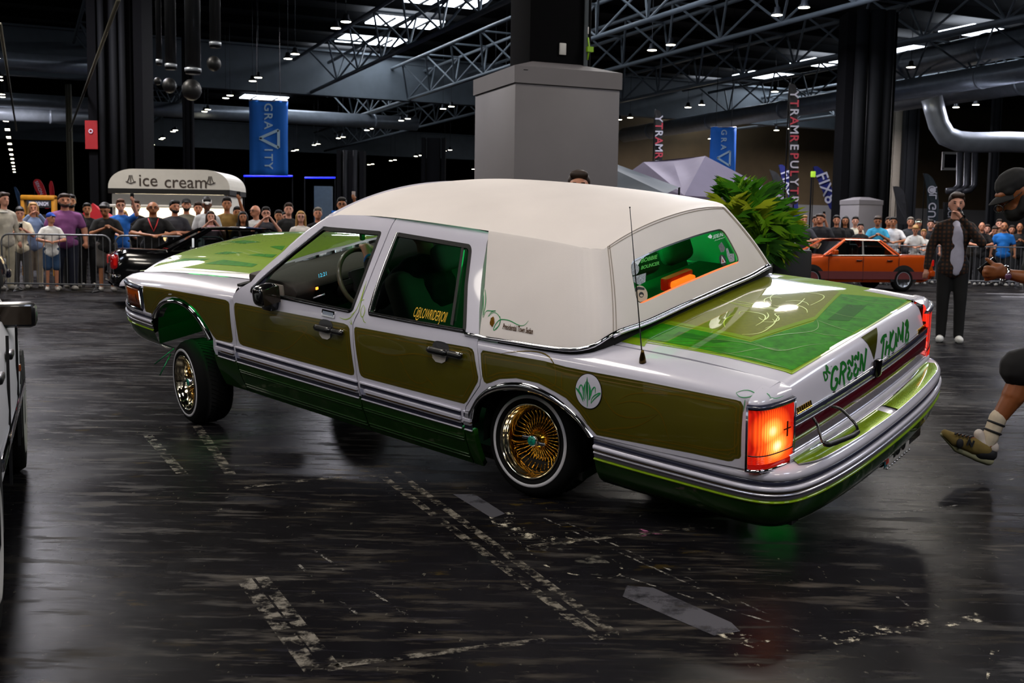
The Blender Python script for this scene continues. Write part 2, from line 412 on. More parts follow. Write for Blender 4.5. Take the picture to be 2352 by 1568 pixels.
# ================================================================== the hall
def floor_mat():
    m = bpy.data.materials.new('scuffed black floor'); m.use_nodes = True; nt = m.node_tree; N = nt.nodes.new; L = nt.links.new; b = nt.nodes['Principled BSDF']
    tc = N('ShaderNodeTexCoord')
    def noise(sx, sy, rot, sc, det=4., dist=0.):
        mp = N('ShaderNodeMapping'); mp.inputs['Rotation'].default_value = (0, 0, rot); mp.inputs['Scale'].default_value = (sx, sy, 1); L(tc.outputs['Object'], mp.inputs[0])
        n = N('ShaderNodeTexNoise'); n.inputs['Scale'].default_value = sc; n.inputs['Detail'].default_value = det; n.inputs['Roughness'].default_value = .65; n.inputs['Distortion'].default_value = dist; L(mp.outputs[0], n.inputs[0]); return n.outputs['Fac']
    def ramp(v, a, b_, lo=0., hi=1.):
        r = N('ShaderNodeMapRange'); r.inputs[1].default_value = a; r.inputs[2].default_value = b_; r.inputs[3].default_value = lo; r.inputs[4].default_value = hi; L(v, r.inputs[0]); return r.outputs[0]
    def mix(f, c1, c2):
        x = N('ShaderNodeMix'); x.data_type = 'RGBA'
        if isinstance(f, float): x.inputs[0].default_value = f
        else: L(f, x.inputs[0])
        for i, c in ((6, c1), (7, c2)):
            if isinstance(c, (list, tuple)): x.inputs[i].default_value = list(c)+[1]
            else: L(c, x.inputs[i])
        return x.outputs[2]
    def mul(a_, b_):
        q = N('ShaderNodeMath'); q.operation = 'MULTIPLY'
        for i, c in ((0, a_), (1, b_)):
            if isinstance(c, float): q.inputs[i].default_value = c
            else: L(c, q.inputs[i])
        return q.outputs[0]
    base = mix(ramp(noise(1, 1, 0, .45, 5), .3, .7), lin('#070607'), lin('#121115'))
    st1 = ramp(noise(1., 5., .42, 2.2, 9), .53, .67); st2 = ramp(noise(1., 11., .10, 2.6, 8), .57, .70); st3 = ramp(noise(1., 6., -1.0, 2.2, 8), .55, .68)
    patchy = ramp(noise(1, 1, .3, 1.1, 5), .36, .62)
    c = mix(mul(mul(st1, patchy), .8), base, lin('#423c34')); c = mix(mul(mul(st2, patchy), .45), c, lin('#35333a')); c = mix(mul(mul(st3, patchy), .6), c, lin('#403a31'))
    fleck = ramp(noise(2.5, 1., .3, 14., 3), .66, .73); c = mix(mul(mul(fleck, patchy), .75), c, lin('#6d695c'))
    och = mul(ramp(noise(1, 2.2, .4, 3.4, 5), .60, .70), ramp(noise(1, 1, 1., .55, 2), .50, .62)); c = mix(mul(och, .7), c, lin('#4a3c12'))
    L(c, b.inputs['Base Color'])
    rg = N('ShaderNodeMath'); rg.operation = 'ADD'; L(ramp(noise(1, 1, .6, .8, 5), .3, .7, .18, .34), rg.inputs[0]); L(mul(st1, .30), rg.inputs[1]); L(rg.outputs[0], b.inputs['Roughness'])
    b.inputs['Specular IOR Level'].default_value = 0.
    gl_ = N('ShaderNodeBsdfGlossy'); L(rg.outputs[0], gl_.inputs['Roughness']); lw_ = N('ShaderNodeLayerWeight'); lw_.inputs['Blend'].default_value = .5; fc = N('ShaderNodeMapRange'); fc.inputs[1].default_value = .55; fc.inputs[2].default_value = 1.; fc.inputs[3].default_value = .022; fc.inputs[4].default_value = .10; L(lw_.outputs['Facing'], fc.inputs[0])
    mx = N('ShaderNodeMixShader'); L(mul(fc.outputs[0], ramp(noise(1, 1, .2, .9, 5), .3, .7, .5, 1.2)), mx.inputs[0]); L(b.outputs[0], mx.inputs[1]); L(gl_.outputs[0], mx.inputs[2]); L(mx.outputs[0], nt.nodes['Material Output'].inputs[0])
    bp = N('ShaderNodeBump'); bp.inputs['Strength'].default_value = .25; bp.inputs['Distance'].default_value = .004; L(noise(1, 3, .4, 7., 6), bp.inputs['Height']); L(bp.outputs[0], b.inputs['Normal']); L(bp.outputs[0], gl_.inputs['Normal'])
    return m
def sheet(name, pts, m, kind='structure'):
    o = mobj(name, pts, [tuple(range(len(pts)))], m, None, False); props(o, kind=kind); return o
FLOOR = sheet('floor', [AB(-25, -60), AB(-25, 110), AB(200, 110), AB(200, -60)], floor_mat())
GREYST = mat('painted grey steel', '#727a80', rough=.45, var=.08, vscale=1.5); DKST = mat('dark steel', '#101113', rough=.7, var=.1, spec=.15); DUCT = mat('galvanised duct', '#a9b0b8', rough=.35, metal=.4, var=.1, vscale=3.)
CEIL = mat('black roof deck', '#0c0b0b', rough=.85, var=.3, vscale=.6); COLM = mat('charcoal column', '#08080a', rough=.8, var=.08, spec=.08)
def hbox(name, a0, a1, b0, b1, z0, z1, m, kind=None, parent=None, bevel=0.):
    mb = MB(); mb.prism([AB(a0, b0)[:2], AB(a1, b0)[:2], AB(a1, b1)[:2], AB(a0, b1)[:2]], z0, z1); o = mb.build(name, m, parent, bevel=bevel)
    if kind: o['kind'] = kind
    return o
hbox('ceiling', -25, 200, -60, 110, 14.0, 14.3, CEIL, 'structure')
hbox('wall_back', 190, 191, -60, 110, 0, 14, CEIL, 'structure'); hbox('wall_left', -25, 190, -46, -45, 0, 14, mat('dark side wall', '#0d0c10', rough=.9, var=.2), 'structure')
WALLB = mat('brown block wall', '#5a4a32', rough=.9, var=.12, vscale=.8)
wr = hbox('wall_right', 78, 78.5, 36, 110, 4.3, 14, WALLB, 'structure'); hbox('trim_1', 77.9, 78.4, 36, 110, 0, 4.3, mat('grey white dado', '#8d8a86', rough=.8, var=.06, vscale=.5), 'structure')
# roof purlins and deck ribs
for k in range(22):
    a_ = 24+k*4.33; o = hbox('purlin', a_, a_+.18, -40, 80, 13.5, 14, DKST, None, bpy.data.objects['ceiling'])
# roof panes: frames in the ceiling with daylight behind
PANE = emat('daylight roof pane', '#e6f0ff', 7.)
n_ = 0
for b_ in (-11., 20.5, 51.):
    for k in range(12):
        a_ = 28+k*6.8
        if k % 2 and b_ < 0: continue
        n_ += 1; w_ = hbox('window_%d' % n_, a_-1.3, a_+1.3, b_-2., b_+2., 13.42, 13.5, PANE, 'structure')
        for q in (-1., 1.): hbox('window_bar', a_-1.3, a_+1.3, b_+q-.05, b_+q+.05, 13.34, 13.42, DKST, None, w_)
# long trusses along the hall
STRUT = {}
def strut_mesh(d, r=.055):
    k = tuple(np.round(d, 3))
    if k not in STRUT:
        mb = MB().tube([(0, 0, 0), d], r, 6); me = bpy.data.meshes.new('strut'); me.from_pydata(mb.V, [], mb.F); me.materials.append(GREYST); STRUT[k] = me
    return STRUT[k]
def truss(b_, a0, a1, z=10., lab='', bay=4.33, h=1.9, w=1.1):
    t = empty('roof_truss', AB(a0, b_, z), 0, lab, 'roof truss', 'long lattice trusses under the roof')
    P = lambda a, db, dz_: AB(a, b_+db, z+dz_)-AB(a0, b_, z)
    for db, dz_, r, nm in ((0, 0, .11, 'bottom_chord'), (-w, h, .10, 'top_chord'), (w, h, .10, 'top_chord')): MB().tube([P(a0, db, dz_), P(a1, db, dz_)], r, 8).build(nm, GREYST, t, smooth=True)
    n = int((a1-a0)/bay)
    for i in range(n):
        a_ = a0+i*bay
        for db in (-w, w):
            for s_ in (0, 1):
                st = P(a_+bay/2, 0, 0); en = P(a_+s_*bay, db, h); o = bpy.data.objects.new('strut', strut_mesh(en-st)); COL.objects.link(o); o.parent = t; o.location = st
        o = bpy.data.objects.new('strut', strut_mesh(P(a_, w, h)-P(a_, -w, h))); COL.objects.link(o); o.parent = t; o.location = P(a_, -w, h)
for b_, a0, a1, lab in ((16.7, 26, 69, 'dark lattice roof truss rising steeply left of the grey box column'), (23.2, 24, 86, 'pale lattice truss passing behind the tall grey box column'), (28.3, 22, 69, 'lattice truss running right from above the grey box column'),
                        (35.5, 26, 69, 'dim lattice truss above the blue banner on the right'), (45.1, 28, 69, 'dark lattice truss above the silver ducts at right'), (52.4, 30, 76, 'pale lattice truss just below the silver ducts at right'), (4., 36, 69, 'dim lattice truss above the ice cream kiosk'), (10., 72, 118, 'far lattice truss above the left blue banner'), (30., 72, 118, 'far lattice truss left of the grey box column')):
    truss(b_, a0, a1, lab=lab)
# plate girders across the hall
for a_, b0, b1, lab in ((69.5, -30, 62, 'deep grey plate girder spanning the hall beyond the trusses'), (120., -30, 62, 'far plate girder at the dark end of the hall')):
    g = empty('plate_girder', AB(a_, 0, 10), 0, lab, 'girder', 'deep plate girders'); off = AB(a_, 0, 10)
    mb = MB(); mb.prism([(AB(a_-.06, b0)-off)[:2], (AB(a_+.06, b0)-off)[:2], (AB(a_+.06, b1)-off)[:2], (AB(a_-.06, b1)-off)[:2]], 0, 2.6); mb.build('web', GREYST, g)
    for z0 in (-.12, 2.6):
        mb = MB(); mb.prism([(AB(a_-.35, b0)-off)[:2], (AB(a_+.35, b0)-off)[:2], (AB(a_+.35, b1)-off)[:2], (AB(a_-.35, b1)-off)[:2]], z0, z0+.12); mb.build('flange', GREYST, g)
# ducts
def duct(pts, r, lab, name='air_duct', rings=4):
    P = np.array(pts, float); d = empty(name, P[0], 0, lab, 'duct', 'silver air ducts'); Q = P-P[0]; MB().tube(resample(Q, max(2, 12) if len(Q) > 2 else 2, smooth=len(Q) > 2), r, 18).build('duct_pipe', DUCT, d, smooth=True)
    for k in range(rings):
        t = (k+.5)/rings; c = Q[0]+(Q[-1]-Q[0])*t
        if len(Q) == 2: v = (Q[1]-Q[0])/np.linalg.norm(Q[1]-Q[0])*.08; MB().tube([c-v, c+v], r*1.06, 18).build('duct_collar', DUCT, d, smooth=True)
duct([AB(78.7, -12, 9.4), AB(78.7, 27, 9.4)], .5, 'long silver duct crossing behind the left blue banner', rings=6); duct([AB(30, 44.2, 9.6), AB(76, 43.2, 9.2)], .55, 'silver duct sloping past the right blue banner', rings=6)
duct([AB(30, 48.5, 9.9), AB(56, 48.5, 9.9)], .8, 'fat silver duct high at the right edge', rings=5); duct([AB(28, 44.5, 11.3), AB(52, 46.5, 11.3)], .75, 'upper fat silver duct at the top right', rings=4); duct([AB(61.5, -14, 9.6), AB(61.5, 6, 9.6)], .45, 'dim duct crossing at the top left', rings=4); duct([AB(79, -14, 8.6), AB(79, 5, 8.6)], .5, 'dim brownish duct low at the left', rings=3)
E_ = [wdist(u, v, 55) for u, v in ((2140, 225), (2150, 265), (2172, 312), (2215, 326), (2290, 326), (2420, 332))]
duct(E_, .50, 'bright elbow duct bending right below the lamps', 'elbow_duct', 0)
# columns
def column(name, u0, u1, d, ztop, m, lab, pipes=(), extra=None):
    x0, x1 = wdist(u0, 500, d)[0], wdist(u1, 500, d)[0]; c = empty(name, ((x0+x1)/2, d, 0), 0, lab, 'column'); w = x1-x0
    MB().box((0, 0, ztop/2), (w*.55, w*.5, ztop), rz=0).build('shaft', m, c, bevel=.01)
    for sx in (-1, 1): MB().box((sx*w*.42, 0, ztop/2), (w*.16, w*.6, ztop)).build('flange', m, c)
    for px_, r in pipes: MB().tube([(px_, -w*.45, .2), (px_, -w*.45, ztop)], r, 10).build('service_pipe', DKST, c, smooth=True)
    return c
column('steel_column', 222, 345, 33, 10, COLM, 'thick dark column left of the ice cream kiosk', ((-.3, .09), (.05, .11), (.3, .09)))
column('steel_column', 424, 447, 47, 10, COLM, 'slender dark column rising behind the ice cream kiosk'); column('steel_column', 776, 838, 52, 5.1, COLM, 'dark column pair behind the crowd right of the blue banner', ((-.2, .1), (.25, .1))); column('steel_column', 968, 1022, 62, 6.6, COLM, 'dark far column beside the tall grey box'); column('steel_column', 1918, 2030, 46, 10.5, COLM, 'broad dark column at right behind the small grey box', ((-.5, .25), (.1, .3), (.6, .2)))
column('steel_column', 2035, 2066, 78, 12, mat('cream column paint', '#7d7466', rough=.7, var=.05), 'cream wall column behind the small grey box'); column('steel_column', 2066, 2098, 77, 12, DKST, 'black wall column right of the cream one'); column('steel_column', 158, 170, 60, 9, mat('khaki post', '#3a382a', rough=.6, var=.05), 'thin khaki post above the crowd at far left'); column('steel_column', 2265, 2285, 74, 12, DKST, 'dark post behind the capped man')
# windows on the brown wall
for i, (u0, u1, v0, v1) in enumerate(((1988, 2008, 345, 395), (2164, 2200, 352, 388), (1985, 2008, 400, 430))):
    p, q = wdist(u0, v1, 86), wdist(u1, v0, 86); fr = MB(); W_, H_ = q[0]-p[0], q[2]-p[2]; c = (p+q)/2
    fr.box((c[0], 86, c[2]), (W_, .1, H_)); w_ = fr.build('window_%d' % (90+i), mat('dark wall pane', '#08080a', rough=.2, var=0), None); w_['kind'] = 'structure'
    for dx, dz_, sx, sz in ((0, H_/2, W_+.2, .18), (0, -H_/2, W_+.2, .18), (-W_/2, 0, .18, H_), (W_/2, 0, .18, H_)): MB().box((c[0]+dx, 85.9, c[2]+dz_), (sx, .1, sz)).build('window_frame', mat('white wall frame', '#9a9690', rough=.6, var=0), w_)
# vertical wall pipes with elbows at right
for u in (2205, 2222, 2240):
    p0, p1 = wdist(u, 350, 80), wdist(u-2, 425, 80); MB().tube([p0, p1, p1+[-.3, 0, -.35], p1+[-.9, 0, -.45]], .22, 10).build('wall_pipe', mat('grey pipe', '#3c3c40', rough=.4, metal=.3, var=.1), None, smooth=True); props(bpy.context.scene.objects[-1] if False else [o for o in COL.objects if o.name.startswith('wall_pipe')][-1], {2205: 'left wall pipe of three beside the capped man', 2222: 'middle wall pipe of three beside the capped man', 2240: 'right wall pipe of three beside the capped man'}[u], 'pipe', 'vertical wall pipes')
# drop ducts with round nozzles at top left
for u0, u1, vb, lab in ((359, 372, 150, 'thin drop duct at top left, leftmost'), (380, 405, 160, 'drop duct with round nozzle at top left'), (426, 461, 170, 'wide middle drop duct with round nozzle at top left'), (482, 507, 110, 'short drop duct at top left, rightmost')):
    a_, b_ = wdist(u0, vb, 24), wdist(u1, vb, 24); r = (b_[0]-a_[0])/2; c = (a_+b_)/2; d_ = empty('drop_duct', c, 0, lab, 'duct', 'drop ducts at top left')
    MB().tube([(0, 0, 0), (0, 0, 10-c[2])], r, 16).build('duct_pipe', mat('black duct', '#0c0f13', rough=.45, coat=.1, var=.1), d_, smooth=True); MB().tube([(0, 0, .05), (0, 0, .12)], r*1.08, 16).build('duct_collar', DUCT, d_, smooth=True)
    MB().ball((0, -.12, -.35), (r*1.3, r*1.3, r*1.4), 14).build('nozzle', mat('black nozzle', '#07080a', rough=.5, coat=.1, var=0), d_, smooth=True)
# hanging cables / braces top left
for (a_, b_), (c_, d2), lab in ((((272, 0), (160, 300)), (20, 45), 'long pale cable slanting down at top left'), (((0, 55), (38, 300)), (25, 60), 'thin cable hanging at the far left edge')):
    MB().tube([wdist(*a_, c_), wdist(*b_, d2)], .04, 6).build('brace_cable', mat('pale cable', '#4a473c', rough=.6, var=0), None, smooth=True); props([o for o in COL.objects if o.name.startswith('brace_cable')][-1], lab, 'cable')
# high-bay lamps: pairs along five rows
DIF = emat('lamp diffuser', '#fff3d6', 30.); SHD = mat('lamp shade', '#2a2c30', rough=.4, metal=.5, var=0)
hb = None
def hlamp(p):
    global hb
    if hb is None:
        hb = empty('high_bay_lamp', p, 0, 'round high-bay lamp shining in a row under the roof', 'lamp', 'rows of high-bay lamps')
        MB().lathe([(.05, .30), (.10, .28), (.12, .12), (.20, .05), (.21, 0.), (.195, 0.), (.18, .04), (0, .06)], 18).build('shade', SHD, hb, smooth=True); MB().lathe([(0, 0.), (.19, .002), (.195, .03)], 18).build('diffuser', DIF, hb, smooth=True); MB().tube([(0, 0, .3), (0, 0, 4.66)], .012, 5).build('suspension', SHD, hb)
    else: o = copy_tree(hb); o.location = p
for b_, a0 in ((-1., 40.), (11.45, 15.95), (24.9, 14.3), (37.7, 14.), (51.2, 14.3)):
    k = 0
    while a0+k*8.6 < (185 if b_ < 0 else 128):
        for da in (-.75, .75):
            p = AB(a0+k*8.6+da+.75, b_, LAMPZ); q = pix(p)
            if (p-OC)@FW > 8 and -40 < q[0] < 2400 and -200 < q[1] < 520: hlamp(p)
        k += 1
for a_ in (-.3, 8.4, 17.):
    for b_ in (-1., 12.9 if a_ == 17. else 11.9):
        for da in (-.5, .5): hlamp(AB(a_+da, b_, LAMPZ))
# ---- tall grey box around the near column
def boxcol(name, uL, uM, uR, d, zt_, lab, col='#6a6668', cap=.22, cw=None):
    w = (uR-uL)/FPX*d; cx = ((uL+uR)/2-1176)/FPX*d; th = math.radians(22); bx = empty(name, (cx, d, 0), th, lab, 'column'); s_ = w/(math.cos(th)+abs(math.sin(th)))
    m = mat('grey box panel '+name, col, rough=.55, var=.03, vscale=3., bump=.05, bscale=90.)
    MB().box((0, 0, (zt_-cap)/2), (s_*.97, s_*.97, zt_-cap)).build('box_panel', m, bx, bevel=.005); h = s_/2
    mb = MB(); mb.add([(-h, -h, zt_-cap), (h, -h, zt_-cap), (h, h, zt_-cap), (-h, h, zt_-cap), (-h, -h, zt_), (h, -h, zt_), (h, h, zt_), (-h, h, zt_), (-h*.35, -h*.35, zt_+cap*.75), (h*.35, -h*.35, zt_+cap*.75), (h*.35, h*.35, zt_+cap*.75), (-h*.35, h*.35, zt_+cap*.75)], [(0, 1, 5, 4), (1, 2, 6, 5), (2, 3, 7, 6), (3, 0, 4, 7), (4, 5, 9, 8), (5, 6, 10, 9), (6, 7, 11, 10), (7, 4, 8, 11), (8, 9, 10, 11), (3, 2, 1, 0)]); mb.build('box_cap', m, bx)
    if cw:
        MB().box((0, 0, zt_+5.2), (cw, cw*.9, 10.4)).build('column_shaft', COLM, bx, bevel=.01)
        MB().tube([(cw*.6, -cw*.3, zt_), (cw*.6, -cw*.3, zt_+10)], .08, 10).build('service_pipe', DKST, bx, smooth=True); MB().tube([(cw*.52, -cw*.5, zt_), (cw*.52, -cw*.5, zt_+10)], .03, 8).build('service_pipe', GREYST, bx, smooth=True)
        MB().box((.08, -cw*.47, zt_+.33), (.10, .03, .16)).build('junction_box', mat('white junction box', '#b8b6b2', rough=.5, var=0), bx, bevel=.01); MB().box((cw*.53, -cw*.5, zt_+.6), (.05, .05, .10)).build('junction_box', MATS['white junction box'], bx, bevel=.008)
        MB().tube([(cw*.53, -cw*.56, zt_+.2), (cw*.55, -cw*.58, zt_+.35), (cw*.53, -cw*.56, zt_+.5)], .012, 6).build('green_tie', mat('lime cable tie', '#7fae10', rough=.5, var=0), bx, smooth=True); MB().box((cw*.56, -cw*.58, zt_+.34), (.09, .05, .07)).build('green_tie', MATS['lime cable tie'], bx)
        MB().box((-h*.8, -h-.002, zt_-.05), (.06, .004, .008)).build('maker_mark', DKST, bx)
    return bx
boxcol('column_box', 1077, 1170, 1409, 15.6, 3.53, 'tall grey box around a column behind the white car roof', cw=.80); boxcol('column_box', 1923, 1963, 2011, 41, 2.78, 'small far grey box with pyramid top behind the crowd', '#8b8982', cap=.16)
# ================================================================== the lowrider
def Rxyz(yaw, pit, rol):
    cy, sy, cp, sp, cr, sr = math.cos(yaw), math.sin(yaw), math.cos(pit), math.sin(pit), math.cos(rol), math.sin(rol)
    Rz = np.array([[cy, -sy, 0], [sy, cy, 0], [0, 0, 1]]); Ry = np.array([[cp, 0, sp], [0, 1, 0], [-sp, 0, cp]]); Rx = np.array([[1, 0, 0], [0, cr, -sr], [0, sr, cr]])
    return Rz@Ry@Rx
CM = np.eye(4); CM[:3, :3] = Rxyz(math.radians(140.108), -math.radians(5.329), -math.radians(11.566)); CM[:3, 3] = (.69945, 6.25169, .07189)
CAR = empty('lowrider_sedan', label='white and candy green lowrider sedan tilted on hydraulics in the middle of the hall', cat='car', mw=Matrix(CM.tolist()))
CINV = np.linalg.inv(CM)
def tocar(M): return Matrix(CINV.tolist())@M
WHITE = mat('pearl white paint', '#c9c6d2', rough=.28, coat=1., var=.015)
OLIVE = mat('candy olive paint', '#504a00', rough=.45, metal=.2, coat=1., var=.10, vscale=3.)
OLIVE2 = mat('olive pinstripe shade', '#6f5a08', rough=.36, metal=.45, coat=1., var=.05)
LIME = mat('candy lime paint', '#74930a', rough=.6, spec=.12, coat=.8, var=.06, vscale=30.)
GREEN = mat('candy green paint', '#2a7a00', rough=.6, spec=.12, coat=.8, var=.3, vscale=22.)
GREEND = mat('deep candy green', '#1b5c00', rough=.6, spec=.12, coat=.8, var=.12, vscale=20.)
OLIVEG = mat('olive gold flake', '#6d7200', rough=.55, spec=.15, coat=.9, var=.08, vscale=40.)
LINEG = mat('bright green pinstripe', '#8fae10', rough=.4, coat=.6, var=0)
LINED = mat('green pinstripe', '#1f8a4a', rough=.4, coat=.4, var=0)
ROCK = mat('rocker candy green', '#0f3602', rough=.5, spec=.2, metal=.0, coat=1., var=.06)
CHROME = mat('chrome', '#d9d9de', rough=.06, metal=1., var=0)
SILVER = mat('brushed silver trim', '#c8c6d0', rough=.25, metal=.7, var=.02)
NAVY = mat('dark trim insert', '#2a2b3c', rough=.25, coat=.6, var=.03)
BLACKT = mat('black rubber trim', '#060607', rough=.35, coat=.4, var=0)
BROWNT = mat('brown trim line', '#4d3506', rough=.4, coat=.4, var=0)
GOLD = mat('gold plating', '#e0ab3c', rough=.14, metal=1., var=0)
VINYL = mat('white vinyl', '#d8d0cb', rough=.5, var=.05, vscale=2.2, bump=.06, bscale=260.)
STITCH = mat('vinyl stitching', '#9c9184', rough=.8, var=.05)
TYRE = mat('tyre rubber', '#040404', spec=.2, rough=.85, var=.1, vscale=30.)
WWALL = mat('whitewall rubber', '#b9b7ba', rough=.6, var=.03)
DARK = mat('dark underside', '#050505', rough=.9, var=.1)
CABIN = mat('charcoal cabin trim', '#0e0d0c', rough=.8, var=.08)
DASHM = mat('taupe dash pad', '#2f2823', rough=.75, var=.1, vscale=60.)
SEATM = mat('grey velour', '#4a4740', rough=.95, var=.15, vscale=5.)
MAROON = mat('maroon reflector lens', '#4a0c18', rough=.2, coat=1., var=.05)

plan = spline([-1.6, -1.42, -1.3, -.8, 0, 1, 2, 2.6, 3.2, 3.7, 3.95], [.915, .935, .945, .965, .978, .985, .982, .975, .955, .922, .885])
dz = spline([.12, .20, .27, .35, .42, .55, .68, .78, .85, .90, .94], [-.105, -.06, -.033, -.010, 0, .002, 0, -.008, -.02, -.034, -.052])
zs = spline([-1.5, -1.2, -.5, .4, 2.3, 2.6, 3.2, 3.7, 4.0], [.885, .885, .88, .86, .82, .80, .745, .70, .66])
zt = spline([-1.5, -1.3, -.9, -.4, .4, 2.3, 2.54, 3.19, 3.69, 4.0], [.93, .945, .957, .955, .94, .89, .876, .826, .773, .73])
def yt(x): return np.where(x > 1.3, .72, .745)
def F_side(x, w):
    x, w = np.broadcast_arrays(np.asarray(x, float), np.asarray(w, float)); s = zs(x); lo = np.minimum(w, s)
    y0 = plan(x)+dz(lo); th = np.clip((w-s)/.2, 0, 1.2)*math.pi/2
    y1 = yt(x)+(y0-yt(x))*np.sign(np.cos(th))*np.abs(np.cos(th))**.82; z1 = s+(zt(x)-s)*np.sin(np.minimum(th, math.pi/2))**.9
    return np.stack([x, np.where(w <= s, y0, y1), np.where(w <= s, w, z1)], -1)
def F_door(x, w):
    x, w = np.broadcast_arrays(np.asarray(x, float), np.asarray(w, float)); lo = np.minimum(w, .94); e = np.maximum(w-.94, 0)
    y = plan(x)+dz(lo)-.605*e-.9*np.maximum(w-1.34, 0)**2*6
    return np.stack([x, y, w], -1)
SIDE = Surf(F_side, (-1.42, 3.9), (.15, 1.05), CM, -1., 260, 110)
DOOR = Surf(F_door, (.1, 2.6), (.15, 1.42), CM, -1., 160, 140)

cutA = [(545, 832), (543, 790), (539, 730), (535.5, 690), (536.5, 678), (543, 668), (555, 658.5), (568, 650.5), (577, 645.5)]
pillarA = [(590, 629), (610.5, 610), (655, 572), (698, 536.7), (745, 504.6)]
drip1 = [(752, 498), (780, 491.7), (841, 493), (911.6, 499.4)]
cutB = [(911.6, 499.4), (894, 530), (858.3, 617.8), (831.5, 686.6), (823.8, 716), (815, 733), (810.5, 745), (810.5, 760), (813.8, 811.6), (820.4, 871.3), (828.7, 911)]
drip2 = [(911.6, 499.4), (994, 508.6), (1086, 522.3), (1127.5, 531.5)]
cutC = [(1127.5, 532), (1125.5, 537), (1116.7, 576), (1110.6, 612.7), (1106, 655.5), (1102, 716.7), (1101.4, 770), (1097.5, 784.5), (1101.6, 846.3), (1105, 868), (1102, 886), (1083.3, 913.6), (1070.7, 933.3), (1065, 972)]
win1 = [(574.5, 671.5), (803, 719), (811, 713), (877.7, 531), (754, 521), (743.7, 519), (667, 579.6), (606, 631.7), (576.8, 661)]
win2 = [(847, 724.5), (1069, 766), (1071, 752), (1074.5, 652), (1084, 573), (1080, 561), (910, 532.6), (858, 671), (845.5, 714)]
def shrink(uv, d):
    "moves a closed outline inwards by d"
    P = np.array(uv); A = 0.
    for i in range(len(P)): A += P[i-1, 0]*P[i, 1]-P[i, 0]*P[i-1, 1]
    s = 1 if A > 0 else -1; out = []
    for i in range(len(P)):
        a, b, c = P[i-1], P[i], P[(i+1) % len(P)]; t0 = (b-a)/(np.linalg.norm(b-a)+1e-9); t1 = (c-b)/(np.linalg.norm(c-b)+1e-9)
        n = np.array([-t0[1]-t1[1], t0[0]+t1[0]]); L_ = np.linalg.norm(n); n = n/(L_+1e-9); out.append(b+s*n*d/max(.5, L_/2))
    return np.array(out)
dA, dB, dC = DOOR.uv(cutA), DOOR.uv(cutB), DOOR.uv(cutC); dP = DOOR.uv(pillarA); d1, d2 = DOOR.uv(drip1), DOOR.uv(drip2)
w1, w2 = rnd(DOOR.uv(win1), .02), rnd(DOOR.uv(win2), .025)
FD = empty('front_door'); RD = empty('rear_door'); FDr = empty('front_door'); RDr = empty('rear_door')
for e_ in (FD, RD, FDr, RDr): e_.parent = CAR
G = .0035
fd = np.vstack([dA, dP, d1[:-1], dB]); rd = np.vstack([dB[::-1], d2[1:-1], dC])
fd = shrink(fd, G); rd = shrink(rd, G)
patch('door_skin', DOOR, fd, WHITE, FD, .045, thick=.03, holes=[w1], mirror=FDr)
patch('door_skin', DOOR, rd, WHITE, RD, .045, thick=.03, holes=[w2], mirror=RDr)
# ---- window surrounds, sill chrome, glass
def surround(name, hole, parent, mirror):
    inner = shrink(hole, .02)
    patch(name, DOOR, hole, BLACKT, parent, .03, off=.002, thick=.02, holes=[inner], mirror=mirror)
    return inner
i1 = surround('window_frame', w1, FD, FDr); i2 = surround('window_frame', w2, RD, RDr)
GLT = glass('smoked side glass', '#7f8e8c', .015, .35); GLC = glass('clear pane', '#c9d6cf', .015, .1)
patch('window_glass', DOOR, i2, GLT, RD, .06, off=-.012, mirror=RDr)
patch('window_glass', DOOR, i1, GLT, FDr, .06, off=-.012).data.transform(Matrix.Diagonal((1, -1, 1, 1)))
for S_, a, b, par in ((DOOR, (583, 665), (803, 714.5), FD), (DOOR, (850, 719), (1066, 759), RD)):
    L_ = S_.uv([a, ((a[0]+b[0])/2, (a[1]+b[1])/2+2), b]); ribbon('sill_chrome', S_, L_, .012, CHROME, par, off=.004, raise_=.006)
ribbon('pillar_chrome', DOOR, DOOR.uv([(850, 716), (862, 671), (913, 534)]), .009, CHROME, RD, off=.003, raise_=.004)
ribbon('pillar_chrome', DOOR, DOOR.uv([(579, 660), (608, 633), (669, 582), (744, 521)]), .010, SILVER, FD, off=.003, raise_=.004)
patch('quarter_divider', DOOR, DOOR.uv([(1034, 745), (1040, 747), (1067, 560), (1061, 558)]), BLACKT, RD, .03, off=.0, thick=.01)
patch('vent_pane', DOOR, DOOR.uv([(580, 668), (604, 672), (612, 634), (600, 642)]), mat('vent glass', '#23232e', rough=.1, coat=1., var=0), FD, .03, off=-.004)
# ---- quarter and fender skins
def topedge(xs): return np.array([(x, float(zs(x))+.2) for x in xs])
archF = [(489, 778), (478, 752), (462, 725), (446, 704), (430, 692), (413, 685.5), (396, 683.5), (380, 690), (366, 703), (357, 719), (352, 731)]
archR = [(1083.8, 935), (1096.5, 912.6), (1122, 889.7), (1160.3, 878.2), (1198.5, 878.2), (1236.8, 889.7), (1275, 910), (1313.3, 940.7), (1338.8, 968.7), (1363, 1002)]
sA = SIDE.uv(cutA); xlast = sA[-1, 0]
fend = np.vstack([SIDE.uv([(545, 832), (497, 817.5), (490, 800)]), SIDE.uv(archF), SIDE.uv([(345, 731), (332, 722), (330, 690), (327.5, 661.5)]),
                  [(3.62, .735), (3.72, .712), (3.79, .695)], topedge(np.linspace(3.79, 2.36, 16)), [(2.22, .93)], sA[::-1][:-1]])
patch('front_fender', SIDE, shrink(fend, G/2), WHITE, CAR, .045, thick=.03, mirror=True)
sC = SIDE.uv([(1101.6, 773)]+cutC[7:])
